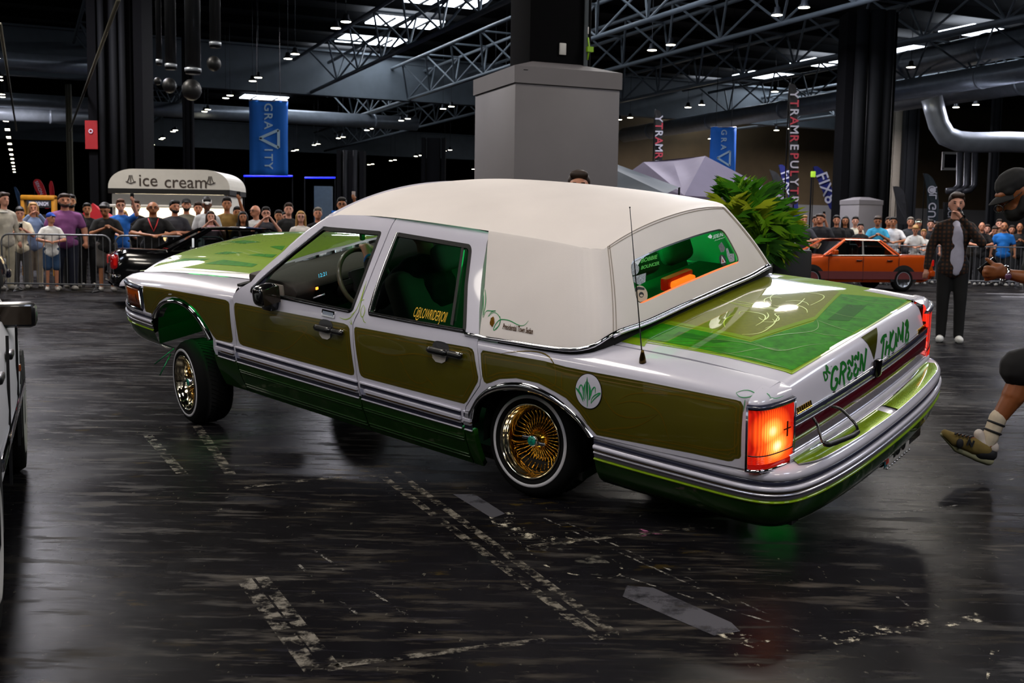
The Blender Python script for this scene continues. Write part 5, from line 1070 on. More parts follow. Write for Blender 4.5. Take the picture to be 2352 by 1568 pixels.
# ---- wheels
def make_wheel(name, full=True):
    w = empty(name); w['label'] = 'whitewall tyre on a gold wire wheel'
    R_ = .2925
    mb = MB(); mb.lathe([(.188, -.13), (.20, -.15), (.235, -.165), (.265, -.158), (.283, -.135), (.2905, -.10), (.2925, -.05), (.2925, 0.), (.2925, -.0), (.2905, .03), (.283, .055), (.265, .075), (.25, .081), (.236, .084)], 64, axis='y'); mb.lathe([(.219, .086), (.205, .085), (.195, .078), (.188, .06), (.186, -.12)], 64, axis='y'); mb.build('tyre', TYRE, w, smooth=True)
    MB().lathe([(.236, .0842), (.2345, .0865), (.228, .0875), (.2205, .0872), (.219, .0858)], 64, axis='y').build('whitewall', WWALL, w, smooth=True)
    for k in range(60):
        t = 2*math.pi*k/60
        if k == 0: tr = MB().box((0, -.04, .2925), (.004, .10, .004), R=np.array([[math.cos(.5), math.sin(.5), 0], [-math.sin(.5), math.cos(.5), 0], [0, 0, 1]])).build('tread_block', TYRE, w); tm = tr.data
        else: tr = bpy.data.objects.new('tread_block', tm); COL.objects.link(tr); tr.parent = w
        tr.matrix_local = Matrix.Rotation(t, 4, 'Y')
    RIMC = mat('gold chrome rim', '#e8dcc0', rough=.07, metal=1., var=0)
    MB().lathe([(.186, .076), (.193, .080), (.1935, .084), (.189, .088), (.184, .084), (.180, .07), (.174, .06), (.168, .05), (.162, .03), (.152, -.01), (.15, -.05), (.158, -.065)], 64, axis='y').build('rim', RIMC, w, smooth=True)
    MB().lathe([(.0, -.06), (.158, -.065)], 40, axis='y').build('rim_back', mat('dark rim back', '#0a0804', rough=.5, metal=.6, var=0), w, smooth=True)
    hub = MB().lathe([(0, .03), (.03, .03), (.036, .02), (.05, .01), (.058, -.005), (.05, -.02), (.05, -.05)], 32, axis='y').build('hub', GOLD, w, smooth=True)
    MB().lathe([(0, .064), (.026, .064), (.029, .060), (.031, .045), (.034, .03)], 28, axis='y').build('knock_off_cap', CHROME, hub, smooth=True)
    MB().lathe([(0, .0665), (.0235, .0665), (.0245, .064)], 28, axis='y').build('cap_emblem', mat('teal emblem', '#0b8f74', rough=.3, coat=.8, var=.25, vscale=90.), hub, smooth=True)
    em = text_mesh('Z', .032, bold=.001); link('emblem_mark', em, mat('emblem dark teal', '#06584a', rough=.4, var=0), hub, Matrix(((-1, 0, 0, 0), (0, 0, 1, .0672), (0, 1, 0, 0), (0, 0, 0, 1))))
    for sx in (-1, 1): MB().box((sx*.05, .045, sx*.012), (.05, .012, .02)).build('knock_off_ear', CHROME, hub, bevel=.005)
    if not full: return w
    sp1 = MB().tube([(.045, .012, 0), (.10, -.004, .016), (.150, -.012, .022)], .0026, 6).build('spoke', GOLD, w, smooth=True)
    sp2 = MB().tube([(.045, -.03, 0), (.10, -.02, -.016), (.152, .012, -.022)], .0026, 6).build('spoke', GOLD, w, smooth=True)
    for k in range(1, 36):
        for s_ in (sp1, sp2):
            c_ = s_.copy(); COL.objects.link(c_); c_.matrix_local = Matrix.Rotation(2*math.pi*k/36, 4, 'Y')
    sp2.matrix_local = Matrix.Rotation(.09, 4, 'Y')
    return w
def wheel_at(w, c, yaw, tilt, spin=0.):
    ax = Vector((math.cos(yaw)*math.cos(tilt), math.sin(yaw)*math.cos(tilt), math.sin(tilt))); up = Vector((0, 0, 1)); x = ax.cross(up).normalized(); z = x.cross(ax)
    M = Matrix((x, ax, z)).transposed().to_4x4(); M.translation = Vector(c)-ax*.087
    w.parent = CAR; w.matrix_local = tocar(M@Matrix.Rotation(spin, 4, 'Y'))
W1 = make_wheel('wheel'); wheel_at(W1, (.0926, 5.4755, .292), -2.2521, .0257)
W2 = copy_tree(W1); wheel_at(W2, (-2.2386, 7.4404, .287), -2.5242, -.0795, .6)
lv = np.array([-.6426, -.7397]); lv /= np.linalg.norm(lv)
W3 = copy_tree(W1); wheel_at(W3, (.0926-lv[0]*1.70, 5.4755-lv[1]*1.70, .30), -2.2521+math.pi, .0, .3)
W4 = copy_tree(W1); wheel_at(W4, (-2.2386-lv[0]*1.72, 7.4404-lv[1]*1.72, .30), -2.5242+math.pi, .05, .9)
# wheel wells, underbody
for xw, x0, x1 in ((3.0, 2.62, 3.36), (-.03, -.47, .30)):
    for s_ in (1, -1):
        mb = MB(); n = 14; prof = [(xw+(x1-xw+.02)*math.cos(t) if math.cos(t) > 0 else xw+(xw-x0+.02)*math.cos(t), .33+.47*math.sin(t)) for t in np.linspace(0, math.pi, n)]
        for i in range(n-1): mb.add([(prof[i][0], s_*.90, prof[i][1]), (prof[i+1][0], s_*.90, prof[i+1][1]), (prof[i+1][0], s_*.45, prof[i+1][1]), (prof[i][0], s_*.45, prof[i][1])], [(0, 1, 2, 3)])
        mb.add([(p[0], s_*.45, p[1]) for p in prof], [tuple(range(n))]); mb.build('wheel_well', mat('well green black', '#04120a', rough=.7, var=.1), CAR, smooth=False)
ub = MB(); ub.box((1.45, 0, .24), (2.3, 1.70, .06)); ub.box((-.95, 0, .36), (.9, 1.6, .10)); ub.box((1.2, 0, .20), (3.6, .5, .06)); ub.build('underbody', DARK, CAR)
MB().tube([CINV[:3, :3]@np.array(p)+CINV[:3, 3] for p in ((.15, 5.55, .29), (1.2, 6.72, .30))], .045, 10).build('rear_axle', DARK, CAR, smooth=True)
MB().tube([CINV[:3, :3]@np.array(p)+CINV[:3, 3] for p in ((-2.15, 7.5, .28), (-1.55, 8.2, .45))], .05, 10).build('front_arm', DARK, CAR, smooth=True)
GLED = emat('green well led', '#18ff6a', 1.2)
MB().box((3.02, .74, .785), (.30, .03, .012)).build('well_light', emat('green led strip', '#14ff60', 40.), CAR); lamp('well_green_light', 'POINT', (3.0, .60, .60), 1.6, '#18ff5a', .06, CAR)
ug = MB().box((-1.05, .1, .29), (.02, 1.0, .02)).build('underglow_strip', emat('green underglow', '#10e050', .5), CAR); lamp('underglow_light', 'POINT', (-1.1, .35, .24), .3, '#10ff50', .1, CAR)
# curb feelers at the front wheel well
for a, b in (((400, 800), (355, 836)), ((393, 812), (367, 862))):
    MB().tube([carpt(*a, 1, .93), carpt(*b, 1, 1.05)], .004, 6).build('curb_feeler', mat('green feeler', '#1c7a4a', rough=.3, metal=.8, var=0), CAR, smooth=True)
# ================================================================== people
def blob(caps, voxel=.014, it=3, name='body'):
    "union of tapered limbs and ellipsoids as one continuous smooth mesh"
    mb = MB()
    for c in caps:
        if c[0] == 'c':
            p0, p1, r0, r1 = np.array(c[1], float), np.array(c[2], float), c[3], c[4]; n = 4; L_ = np.linalg.norm(p1-p0)
            mb.tube([p0+(p1-p0)*k/n for k in range(n+1)], [r0+(r1-r0)*k/n for k in range(n+1)], 10); mb.ball(p0, r0, 10); mb.ball(p1, r1, 10)
        else: mb.ball(c[1], c[2], 14, R=c[3] if len(c) > 3 else None)
    me = bpy.data.meshes.new(name); me.from_pydata(mb.V, [], mb.F); o = bpy.data.objects.new(name, me)
    m = o.modifiers.new('r', 'REMESH'); m.mode = 'VOXEL'; m.voxel_size = voxel; m.use_smooth_shade = True
    s = o.modifiers.new('s', 'SMOOTH'); s.factor = .5; s.iterations = it
    out = evaluated(o); out.name = name
    bpy.data.objects.remove(o); bpy.data.meshes.remove(me); out.materials.append(None)
    out.polygons.foreach_set('use_smooth', [True]*len(out.polygons))
    return out
def rot(v, yaw, tilt, c):
    "head turn about the neck: tilt forward then yaw"
    v = np.array(v, float)-c; ct, s_ = math.cos(tilt), math.sin(tilt); v = np.array([v[0], v[1]*ct-s_*v[2], v[2]*ct+s_*v[1]])
    cy, sy = math.cos(yaw), math.sin(yaw); return np.array([v[0]*cy-v[1]*sy, v[0]*sy+v[1]*cy, v[2]])+c
ARMS = {'down': (((.25, .02, 1.14), (.27, -.04, .90)), ((-.25, .02, 1.14), (-.27, -.04, .90))), 'lean': (((.29, -.10, 1.17), (.07, -.34, 1.13)), ((-.29, -.10, 1.17), (-.05, -.34, 1.13))),
        'phone': (((.26, -.10, 1.16), (.06, -.30, 1.30)), ((-.26, -.10, 1.16), (-.05, -.30, 1.27))), 'raise': (((.30, -.16, 1.50), (.22, -.30, 1.74)), ((-.26, -.02, 1.14), (-.12, -.22, 1.10))),
        'cross': (((.26, -.06, 1.15), (-.02, -.20, 1.17)), ((-.26, -.06, 1.15), (.02, -.22, 1.13))), 'face': (((.28, -.16, 1.30), (.10, -.28, 1.54)), ((-.28, -.16, 1.30), (-.08, -.28, 1.52))),
        'mic': (((.30, -.14, 1.20), (.05, -.21, 1.50)), ((-.26, .02, 1.14), (-.30, -.02, .88)))}
PCACHE = {}
def hand_caps(w, e, curl=.5, s=1., flip=1.):
    "palm, four fingers and a side thumb continuing the forearm"
    w, e = np.array(w, float), np.array(e, float); d = (w-e)/np.linalg.norm(w-e); up = np.array([0, 0, 1.]) if abs(d[2]) < .8 else np.array([0, -1., 0]); sd = np.cross(d, up); sd /= np.linalg.norm(sd); n = np.cross(sd, d)
    out = [('c', w, w+d*.06*s, .026*s, .030*s)]; b = w+d*.075*s
    for k, ln in ((-1.5, .065), (-.5, .08), (.5, .085), (1.5, .075)):
        f0 = b+sd*k*.017*s; f1 = f0+(d*.75-n*.45*curl)*ln*.55*s; f2 = f1+(d*.3-n*.9*curl)*ln*.5*s; out += [('c', f0, f1, .0105*s, .0095*s), ('c', f1, f2, .0095*s, .008*s)]
    t0 = w+d*.03*s+sd*flip*.024*s; t1 = t0+(d*.5+sd*flip*.7)*.035*s; t2 = t1+(d*.8-n*.3)*.03*s; return out+[('c', t0, t1, .013*s, .011*s), ('c', t1, t2, .011*s, .009*s)]
def person_meshes(pose, yaw, tilt, sleeve, leg, voxel=.017):
    key = (pose, yaw, tilt, sleeve, leg)
    if key in PCACHE: return PCACHE[key]
    nc = np.array([0, 0, 1.50]); H_ = lambda p: rot(nc+(np.array(p, float)-nc)*1.1, yaw, tilt, nc)
    Rm = np.stack([H_((1, 0, 1.5))-H_((0, 0, 1.5)), H_((0, 1, 1.5))-H_((0, 0, 1.5)), H_((0, 0, 2.5))-H_((0, 0, 1.5))], 1)
    (eL, wL), (eR, wR) = ARMS[pose]; sh = [(.165, .01, 1.385), (-.165, .01, 1.385)]
    head = [('e', H_((0, -.012, 1.655)), (.074, .094, .108), Rm), ('e', H_((0, -.045, 1.595)), (.056, .058, .058), Rm), ('c', H_((0, -.103, 1.655)), H_((0, -.122, 1.622)), .011, .017), ('c', H_((-.02, -.100, 1.582)), H_((.02, -.100, 1.582)), .012, .012), ('e', H_((.076, .005, 1.64)), (.012, .022, .032), Rm), ('e', H_((-.076, .005, 1.64)), (.012, .022, .032), Rm), ('c', H_((-.04, -.090, 1.682)), H_((.04, -.090, 1.682)), .014, .014)]
    tor = [('e', (0, 0, .98), (.155, .11, .12)), ('c', (0, 0, 1.0), (0, 0, 1.18), .125, .13), ('e', (0, -.005, 1.27), (.165, .112, .19)), ('c', (-.135, .005, 1.385), (.135, .005, 1.385), .06, .06), ('c', (0, .012, 1.45), (.145, .01, 1.395), .05, .052), ('c', (0, .012, 1.45), (-.145, .01, 1.395), .05, .052), ('c', (0, .01, 1.42), H_((0, 0, 1.56)), .062, .054)]
    arms = []
    for s_, e_, w_, fl in ((sh[0], eL, wL, 1.), (sh[1], eR, wR, -1.)): arms += [('c', s_, e_, .056, .043), ('c', e_, w_, .042, .028)]+hand_caps(w_, e_, .7, 1., fl)
    legs = []
    for sx in (-1, 1): legs += [('c', (sx*.088, 0, .94), (sx*.095, -.015, .50), .088, .058), ('c', (sx*.095, -.015, .50), (sx*.10, .02, .10), .055, .036), ('c', (sx*.097, .02, .42), (sx*.10, .03, .26), .05, .042), ('c', (sx*.10, .035, .05), (sx*.115, -.12, .035), .04, .034)]
    M_ = {'body': blob(head+tor+arms+legs, voxel)}
    inf = lambda caps, g: [('c', c[1], c[2], c[3]+g, c[4]+g) if c[0] == 'c' else ('e', c[1], tuple(x+g for x in c[2]))+tuple(c[3:]) for c in caps]
    sl = []
    for s_, e_, w_ in ((sh[0], eL, wL), (sh[1], eR, wR)):
        s_, e_, w_ = map(np.array, (s_, e_, w_))
        if sleeve == 'short': sl.append(('c', s_, s_+(e_-s_)*.72, .072, .066))
        elif sleeve == 'long': sl += [('c', s_, e_, .072, .058), ('c', e_, e_+(w_-e_)*.93, .058, .042)]
    M_['shirt'] = lambda: blob(inf(tor[:6], .016)+[('c', (0, .01, 1.40), (0, .005, 1.455), .085, .066)]+[('c', (0, 0, 1.0), (0, 0, .90), .14, .145), ('c', (-.055, 0, .89), (.055, 0, .89), .138, .138)]+sl, voxel, name='shirt')
    lg = []
    for sx in (-1, 1):
        if leg == 'shorts': lg += [('c', (sx*.088, 0, .94), (sx*.10, -.012, .55), .105, .098)]
        else: lg += [('c', (sx*.088, 0, .94), (sx*.097, -.012, .50), .102, .078), ('c', (sx*.097, -.012, .50), (sx*.10, .018, .08), .076, .062)]
    M_['trousers'] = lambda: blob([('e', (0, 0, .96), (.165, .12, .10))]+lg, voxel, name='trousers')
    M_['shoe'] = [blob([('c', (sx*.10, .045, .045), (sx*.118, -.135, .038), .05, .044), ('c', (sx*.10, .04, .05), (sx*.10, .03, .09), .048, .045)], voxel, name='shoe') for sx in (-1, 1)]
    M_['hair_short'] = lambda: blob([('e', H_((0, .016, 1.705)), (.084, .098, .083), Rm), ('e', H_((0, .055, 1.64)), (.079, .055, .085), Rm), ('c', H_((-.045, -.070, 1.742)), H_((.045, -.070, 1.742)), .034, .034), ('c', H_((.075, .0, 1.70)), H_((.076, .02, 1.66)), .018, .016), ('c', H_((-.075, .0, 1.70)), H_((-.076, .02, 1.66)), .018, .016)], voxel, name='hair')
    M_['hair_long'] = lambda: blob([('e', H_((0, .022, 1.70)), (.088, .092, .085), Rm), ('e', H_((0, .062, 1.58)), (.095, .055, .15), Rm), ('c', H_((.078, -.005, 1.68)), H_((.088, 0, 1.46)), .03, .03), ('c', H_((-.078, -.005, 1.68)), H_((-.088, 0, 1.46)), .03, .03), ('c', H_((-.045, -.07, 1.735)), H_((.045, -.07, 1.735)), .026, .026)], voxel, name='hair')
    M_['cap'] = lambda: blob([('e', H_((0, .005, 1.70)), (.086, .102, .078), Rm), ('c', H_((-.035, -.10, 1.705)), H_((-.03, -.165, 1.69)), .016, .010), ('c', H_((.035, -.10, 1.705)), H_((.03, -.165, 1.69)), .016, .010), ('c', H_((0, -.10, 1.71)), H_((0, -.172, 1.692)), .016, .010)], voxel, name='cap')
    M_['beard'] = lambda: blob([('e', H_((0, -.05, 1.580)), (.060, .060, .045), Rm), ('c', H_((.06, -.02, 1.63)), H_((.045, -.05, 1.58)), .018, .02), ('c', H_((-.06, -.02, 1.63)), H_((-.045, -.05, 1.58)), .018, .02)], .011, name='beard')
    ey = MB()
    for sx in (-1, 1): ey.ball(H_((sx*.030, -.099, 1.660)), (.012, .007, .007), 8, R=Rm); ey.tube([H_((sx*.018, -.106, 1.678)), H_((sx*.045, -.096, 1.680))], .004, 5)
    me = bpy.data.meshes.new('eyes'); me.from_pydata(ey.V, [], ey.F); me.materials.append(None); M_['eyes'] = me
    gl = MB()
    for sx in (-1, 1): gl.tube([H_((sx*.033+.022*math.cos(t), -.112, 1.656+.018*math.sin(t))) for t in np.linspace(0, 2*math.pi, 10, endpoint=False)], .0035, 5, closed=True); gl.tube([H_((sx*.055, -.108, 1.66)), H_((sx*.08, 0, 1.655))], .003, 4)
    me = bpy.data.meshes.new('glasses'); me.from_pydata(gl.V, [], gl.F); me.materials.append(None); M_['glasses'] = me
    PCACHE[key] = M_; return M_
SKIN = {'a': mat('skin fair', '#b57a5e', rough=.55, var=.08, vscale=12.), 'b': mat('skin tan', '#9a6444', rough=.55, var=.08, vscale=12.), 'c': mat('skin brown', '#5a3520', rough=.55, var=.08, vscale=12.), 'd': mat('skin rosy', '#c08a74', rough=.55, var=.08, vscale=12.)}
HAIR = {'k': '#0b0806', 'b': '#2a1a0e', 'g': '#6d675f', 'y': '#9a7440', 'r': '#4a2a14', 'w': '#8d8478'}
def cloth(c): return mat('cloth '+c, c, rough=.9, var=.12, vscale=9.)
def pslot(name, me, m, parent):
    if isinstance(me, tuple):
        D_, k_ = me
        if callable(D_[k_]): D_[k_] = D_[k_]()
        me = D_[k_]
    o = bpy.data.objects.new(name, me); COL.objects.link(o); o.parent = parent; o.material_slots[0].link = 'OBJECT'; o.material_slots[0].material = m; return o
def person(loc, h, rz, label, group=None, pose='down', yaw=0., tilt=0., shirt='#101010', legc='#15161a', leg='trousers', sleeve='short', skin='a', hair='b', long=False, cap=None, beard=False, glasses=False, shoes='#8a8783', girth=1., lower=True, shirtmat=None):
    p = empty('person', loc, rz, label, 'person', group); s = h/1.765; p.scale = (s*girth, s*girth, s); M_ = person_meshes(pose, yaw, tilt, sleeve, leg)
    pslot('body', M_['body'], SKIN[skin], p); pslot('shirt', (M_, 'shirt'), shirtmat or cloth(shirt), p)
    if lower:
        pslot('trousers' if leg != 'shorts' else 'shorts', (M_, 'trousers'), cloth(legc), p)
        for q in M_['shoe']: pslot('shoe', q, cloth(shoes), p)
    if cap: pslot('cap', (M_, 'cap'), cloth(cap), p)
    if hair: pslot('hair', (M_, 'hair_long' if long else 'hair_short'), mat('hair '+hair, HAIR[hair], rough=.6, var=.2, vscale=40.), p)
    if beard: pslot('beard', (M_, 'beard'), mat('hair '+(hair or 'k'), HAIR[hair or 'k'], rough=.7, var=.2, vscale=40.), p)
    pslot('eyes', M_['eyes'], mat('eye dark', '#120a08', rough=.3, var=0), p)
    if glasses: pslot('glasses', M_['glasses'], mat('spectacle frame', '#0a0a0c', rough=.3, var=0), p)
    return p
STAND = []
def crowd(u, vtop, d, label, group, **k):
    "a spectator whose head top shows at (u, vtop) and who stands about d metres away, clear of the neighbours"
    for _ in range(8):
        x = wdist(u, vtop, d)[0]
        if all(abs(x-q[0]) > .50 or abs(d-q[1]) > .44 for q in STAND): break
        d += .22
    STAND.append((x, d)); t = wdist(u, vtop, d); x = t[0]; face = math.atan2(x-.3, d-6.5)*-1*.8
    h = min(max(t[2], 1.35), 2.02); return person((x, d, 0), h, face+k.pop('turn', 0.), label, group, **k)
PPL = {}
GL, GR = 'spectators along the left barrier', 'spectators along the right barrier'
dL, dL2 = 23.25, 24.1
for a in ((8, 446, dL, 'young man in cream hoodie with white headphones, far left', dict(pose='down', shirt='#a9a396', sleeve='long', hair='b', legc='#a9a28f', skin='d', turn=.5)),
          (45, 478, dL-.1, 'boy in cream t-shirt looking at a phone behind the barrier', dict(pose='phone', shirt='#d6cdb6', hair='k', legc='#4b4a4a', tilt=.25, skin='d')),
          (76, 468, dL2, 'blonde woman in light blue denim behind the cream t-shirt boy', dict(pose='face', shirt='#7c8fb5', hair='y', long=True, sleeve='long', legc='#8d8478')),
          (116, 491, dL-.15, 'child in white t-shirt and blue cap leaning on the barrier', dict(pose='lean', shirt='#d5d4d2', cap='#1c3f9a', hair=None, leg='shorts', legc='#27405f', yaw=.6, shoes='#b5b1ab')),
          (148, 449, dL+.3, 'large man in purple t-shirt behind the barrier', dict(pose='down', shirt='#7a4478', hair='b', beard=True, legc='#161a2a', girth=1.3, yaw=.1)),
          (163, 451, dL2+.3, 'bearded man in navy behind the purple t-shirt man', dict(pose='down', shirt='#12121a', hair='k', beard=True, skin='b')),
          (243, 468, dL, 'man in black t-shirt with gold chain looking down', dict(pose='phone', shirt='#08080a', hair='k', tilt=.45, yaw=-.3, leg='shorts', legc='#55504e', skin='b', girth=1.12)),
          (277, 461, dL2, 'man in bright blue shirt raising a phone', dict(pose='raise', shirt='#1c5fb5', hair='r', glasses=True, skin='d')),
          (283, 486, dL-.05, 'long-haired woman in black holding a green phone', dict(pose='phone', shirt='#0a0a0c', hair='y', long=True, tilt=.15)),
          (312, 463, dL2-.2, 'man in black t-shirt and glasses left of the kiosk opening', dict(pose='cross', shirt='#0b0b0d', hair='b', glasses=True, beard=True, skin='d')),
          (351, 466, dL-.1, 'bald man in black polo with red lanyard leaning on the barrier', dict(pose='lean', shirt='#070708', hair=None, glasses=True, beard=False, skin='b', girth=1.36)),
          (401, 464, dL+.1, 'bearded man in grey t-shirt with folded arms', dict(pose='cross', shirt='#33333a', hair='k', beard=True, yaw=.3, skin='a', girth=1.1)),
          (428, 459, dL+.4, 'man in black cap and faded olive t-shirt', dict(pose='cross', shirt='#6d695c', cap='#0a0a0a', hair=None, beard=True)),
          (475, 456, dL+.5, 'man in white cap and white face covering', dict(pose='down', shirt='#b9bcc0', cap='#d6d6d6', hair='k', skin='c', tilt=.3)),
          (484, 488, dL-.05, 'woman in pale pink holding a phone high', dict(pose='face', shirt='#c9a0ac', hair='b', long=True, skin='d')),
          (521, 457, dL+.1, 'man in tan striped shirt raising a phone', dict(pose='raise', shirt='#7a5d2a', hair='k', skin='b')),
          (558, 489, dL+.2, 'small dark-haired woman beside the black car roof', dict(pose='down', shirt='#20201f', hair='k', long=True, skin='b')),
          (588, 474, dL+.2, 'bald man in white t-shirt and glasses turning right', dict(pose='down', shirt='#c9c9c9', hair=None, glasses=True, yaw=-.9, skin='a', girth=1.1)),
          (611, 479, dL, 'teenager in glasses and dark patterned t-shirt filming', dict(pose='face', shirt='#2b2b33', hair='k', glasses=True, skin='d')),
          (640, 486, dL2, 'person with dark hair behind the patterned t-shirt teenager', dict(pose='down', shirt='#8d8d90', hair='k', skin='b')),
          (663, 470, dL2+.2, 'curly-haired man at the back left of the blonde woman', dict(pose='down', shirt='#0c0c0d', hair='b', skin='d')),
          (657, 489, dL, 'dark-haired woman in black top left of the blonde woman', dict(pose='down', shirt='#0a0a0b', hair='k', long=True, skin='d')),
          (691, 488, dL-.05, 'blonde curly-haired woman in sunglasses and white top', dict(pose='down', shirt='#cfcac4', hair='y', long=True, glasses=True, skin='d')),
          (730, 480, dL, 'grey-haired man in dark jacket near the white car roof', dict(pose='down', shirt='#101014', hair='g', sleeve='long', skin='a')),
          (785, 456, dL+.3, 'man in glasses holding a phone above the car roof', dict(pose='raise', shirt='#0d0d0f', hair='k', glasses=True, skin='b')),
          (200, 470, dL2+.6, 'man at the back between purple and black t-shirts', dict(pose='down', shirt='#0e0e12', hair='k', skin='b')), (455, 468, dL2+.4, 'person in grey at the back by the kiosk counter', dict(pose='down', shirt='#7d7a75', hair='b')), (545, 478, dL2+.4, 'dark figure at the back right of the kiosk', dict(pose='down', shirt='#0b0b0d', hair='k', skin='b'))):
    PPL[a[3]] = (crowd(*a[:4], GL, **a[4]), a[4].get('pose'))
crowd(1330, 402, 9.6, 'person mostly hidden behind the white roof, only dark hair showing', None, pose='down', hair='b', shirt='#1a1a1a')
dR, dR2 = 33.4, 34.4
for a in ((1780, 500, 31.4, 'man in navy and red cap beside the palm', dict(cap='#141a2e', hair=None, shirt='#0d0d0f', skin='b')), (1802, 524, 30.6, 'child in white cap beside the palm', dict(cap='#c9c9c6', hair='b', shirt='#c0bfba')), (1822, 510, dR2, 'dark-haired woman between palm and charcoal polo man', dict(hair='k', long=True, skin='c', shirt='#d0cdc6')),
          (1845, 497, 31.0, 'blond man in charcoal polo leaning by the orange car', dict(pose='lean', shirt='#2a2b33', hair='y', yaw=.3, girth=1.15)), (1885, 489, 32.0, 'big man in black graphic t-shirt behind the orange car', dict(pose='cross', shirt='#0a0c14', hair='b', yaw=-.3, girth=1.25)), (1874, 496, dR2, 'man raising a phone behind the graphic t-shirt man', dict(pose='raise', shirt='#1b3d52', hair='b')),
          (1922, 496, dR, 'young man in black jacket behind the orange car roof', dict(shirt='#0c0c10', hair='k', sleeve='long', skin='a')), (1942, 499, dR, 'long dark-haired woman in black jacket and white top', dict(shirt='#131316', hair='k', long=True, sleeve='long', skin='b')), (1965, 499, dR2, 'dark-haired man in cream jacket', dict(shirt='#c9c2b0', hair='k', sleeve='long', skin='d')), (1977, 515, dR-.4, 'boy in black jacket over white top above the car roof', dict(shirt='#101012', hair='k', sleeve='long', skin='d')),
          (2017, 491, dR-.3, 'man in turquoise blue t-shirt behind the orange car', dict(pose='phone', shirt='#2f8fb5', hair='b', skin='b', tilt=.25, girth=1.1)), (2052, 501, dR-.2, 'man in white t-shirt with sunglasses on his head', dict(pose='lean', shirt='#cfcfd2', hair='k', skin='b', girth=1.12)), (2103, 518, dR-.3, 'blonde child in white leaning on the barrier', dict(pose='lean', shirt='#c4c3c0', hair='y', tilt=.5)), (2122, 529, dR-.4, 'small child in white beside the blonde child', dict(pose='lean', shirt='#cbc9c7', hair='y')),
          (2092, 500, dR2, 'grey-haired man behind the blonde child', dict(hair='g', shirt='#2a2b30')), (2110, 506, dR2+.3, 'person in green and white cap at the back', dict(cap='#b9c6b9', hair='b', shirt='#33343a')), (2138, 507, dR2, 'man left of the plaid shirt announcer', dict(hair='k', shirt='#14141a', skin='d')), (2152, 512, dR2+.3, 'person partly hidden by the plaid shirt announcer', dict(hair='b', shirt='#3a3b45')), (2042, 496, dR2+.4, 'person in orange top at the back', dict(hair='b', shirt='#a85314', skin='b')),
          (2256, 512, dR, 'bald man with sunglasses on his head right of the announcer', dict(pose='lean', hair=None, shirt='#0d0d10', skin='a')), (2268, 518, dR+.3, 'man in black t-shirt with white print at the right barrier', dict(pose='lean', hair='b', shirt='#0b0b0e', skin='d')), (2286, 521, dR-.1, 'boy in black t-shirt leaning at the right barrier', dict(pose='lean', hair='b', shirt='#0c0c0c', tilt=.3)), (2296, 506, dR2, 'person raising both hands behind the blue polo man', dict(pose='face', hair='b', shirt='#6b5a4a', skin='d')),
          (2307, 512, dR-.2, 'bald man in bright blue polo at the right barrier', dict(pose='down', hair=None, shirt='#0f62b0', skin='b', girth=1.15)), (2343, 514, dR, 'man in black holding a camera at the right edge', dict(pose='phone', hair=None, shirt='#0a0a0c', skin='b')), (2325, 520, dR2, 'person at the back between blue polo and camera man', dict(hair='b', shirt='#5a4630')), (2225, 515, dR2, 'person behind the announcer shoulder', dict(hair='b', shirt='#2a2520', skin='b'))):
    PPL[a[3]] = (crowd(*a[:4], GR, **a[4]), a[4].get('pose'))
# ---- small things held or worn: phones, lanyard, headphones
PHONE = mat('phone body', '#0a0a0c', rough=.2, coat=.6, var=0)
def phone(who, lab, m=None, w=.075, h=.15):
    "a phone in the hand of one of the spectators"
    p, pose = PPL[who]; bpy.context.view_layer.update(); at = {'raise': (.205, -.335, 1.84), 'phone': (.0, -.375, 1.36), 'face': (.0, -.36, 1.60)}[pose]; M_ = p.matrix_world
    o = MB().box((0, 0, 0), (w, .01, h)).build('phone', m or PHONE, None, bevel=.006); o.location = M_@Vector(at); o.rotation_euler = (.15, 0, p.rotation_euler.z); return props(o, lab, 'phone', 'phones held up by spectators')
phone('man in bright blue shirt raising a phone', 'phone held high left of the kiosk'); phone('long-haired woman in black holding a green phone', 'green phone held by the long-haired woman', mat('mint phone', '#4a8a78', rough=.4, var=0), .15, .08); phone('boy in cream t-shirt looking at a phone behind the barrier', 'phone held by the cream t-shirt boy'); phone('man in glasses holding a phone above the car roof', 'pale phone held above the car roof', mat('pale phone', '#b9aaa6', rough=.4, var=0)); phone('man raising a phone behind the graphic t-shirt man', 'phone held high behind the orange car'); phone('man in tan striped shirt raising a phone', 'phone held up in front of the kiosk opening')
lan = MB(); lan.tube([(-.07, -.06, 1.46), (-.04, -.135, 1.33), (0, -.15, 1.20), (.04, -.135, 1.33), (.07, -.06, 1.46)], .009, 6); lo_ = lan.build('lanyard', mat('red lanyard', '#b01c22', rough=.6, var=0), PPL['bald man in black polo with red lanyard leaning on the barrier'][0], smooth=True)
hp_ = MB().tube([np.array([.085*math.cos(t), -.02+.09*math.sin(t), 0]) for t in np.linspace(0, 2*math.pi, 20, endpoint=False)], .025, 8, closed=True).build('headphones', mat('white headphones', '#c9c7c0', rough=.4, var=0), None, smooth=True); hp_.location = wdist(8, 487, dL); hp_.location.y = dL-.02; props(hp_, 'white headphones round the neck of the hoodie boy', 'headphones')
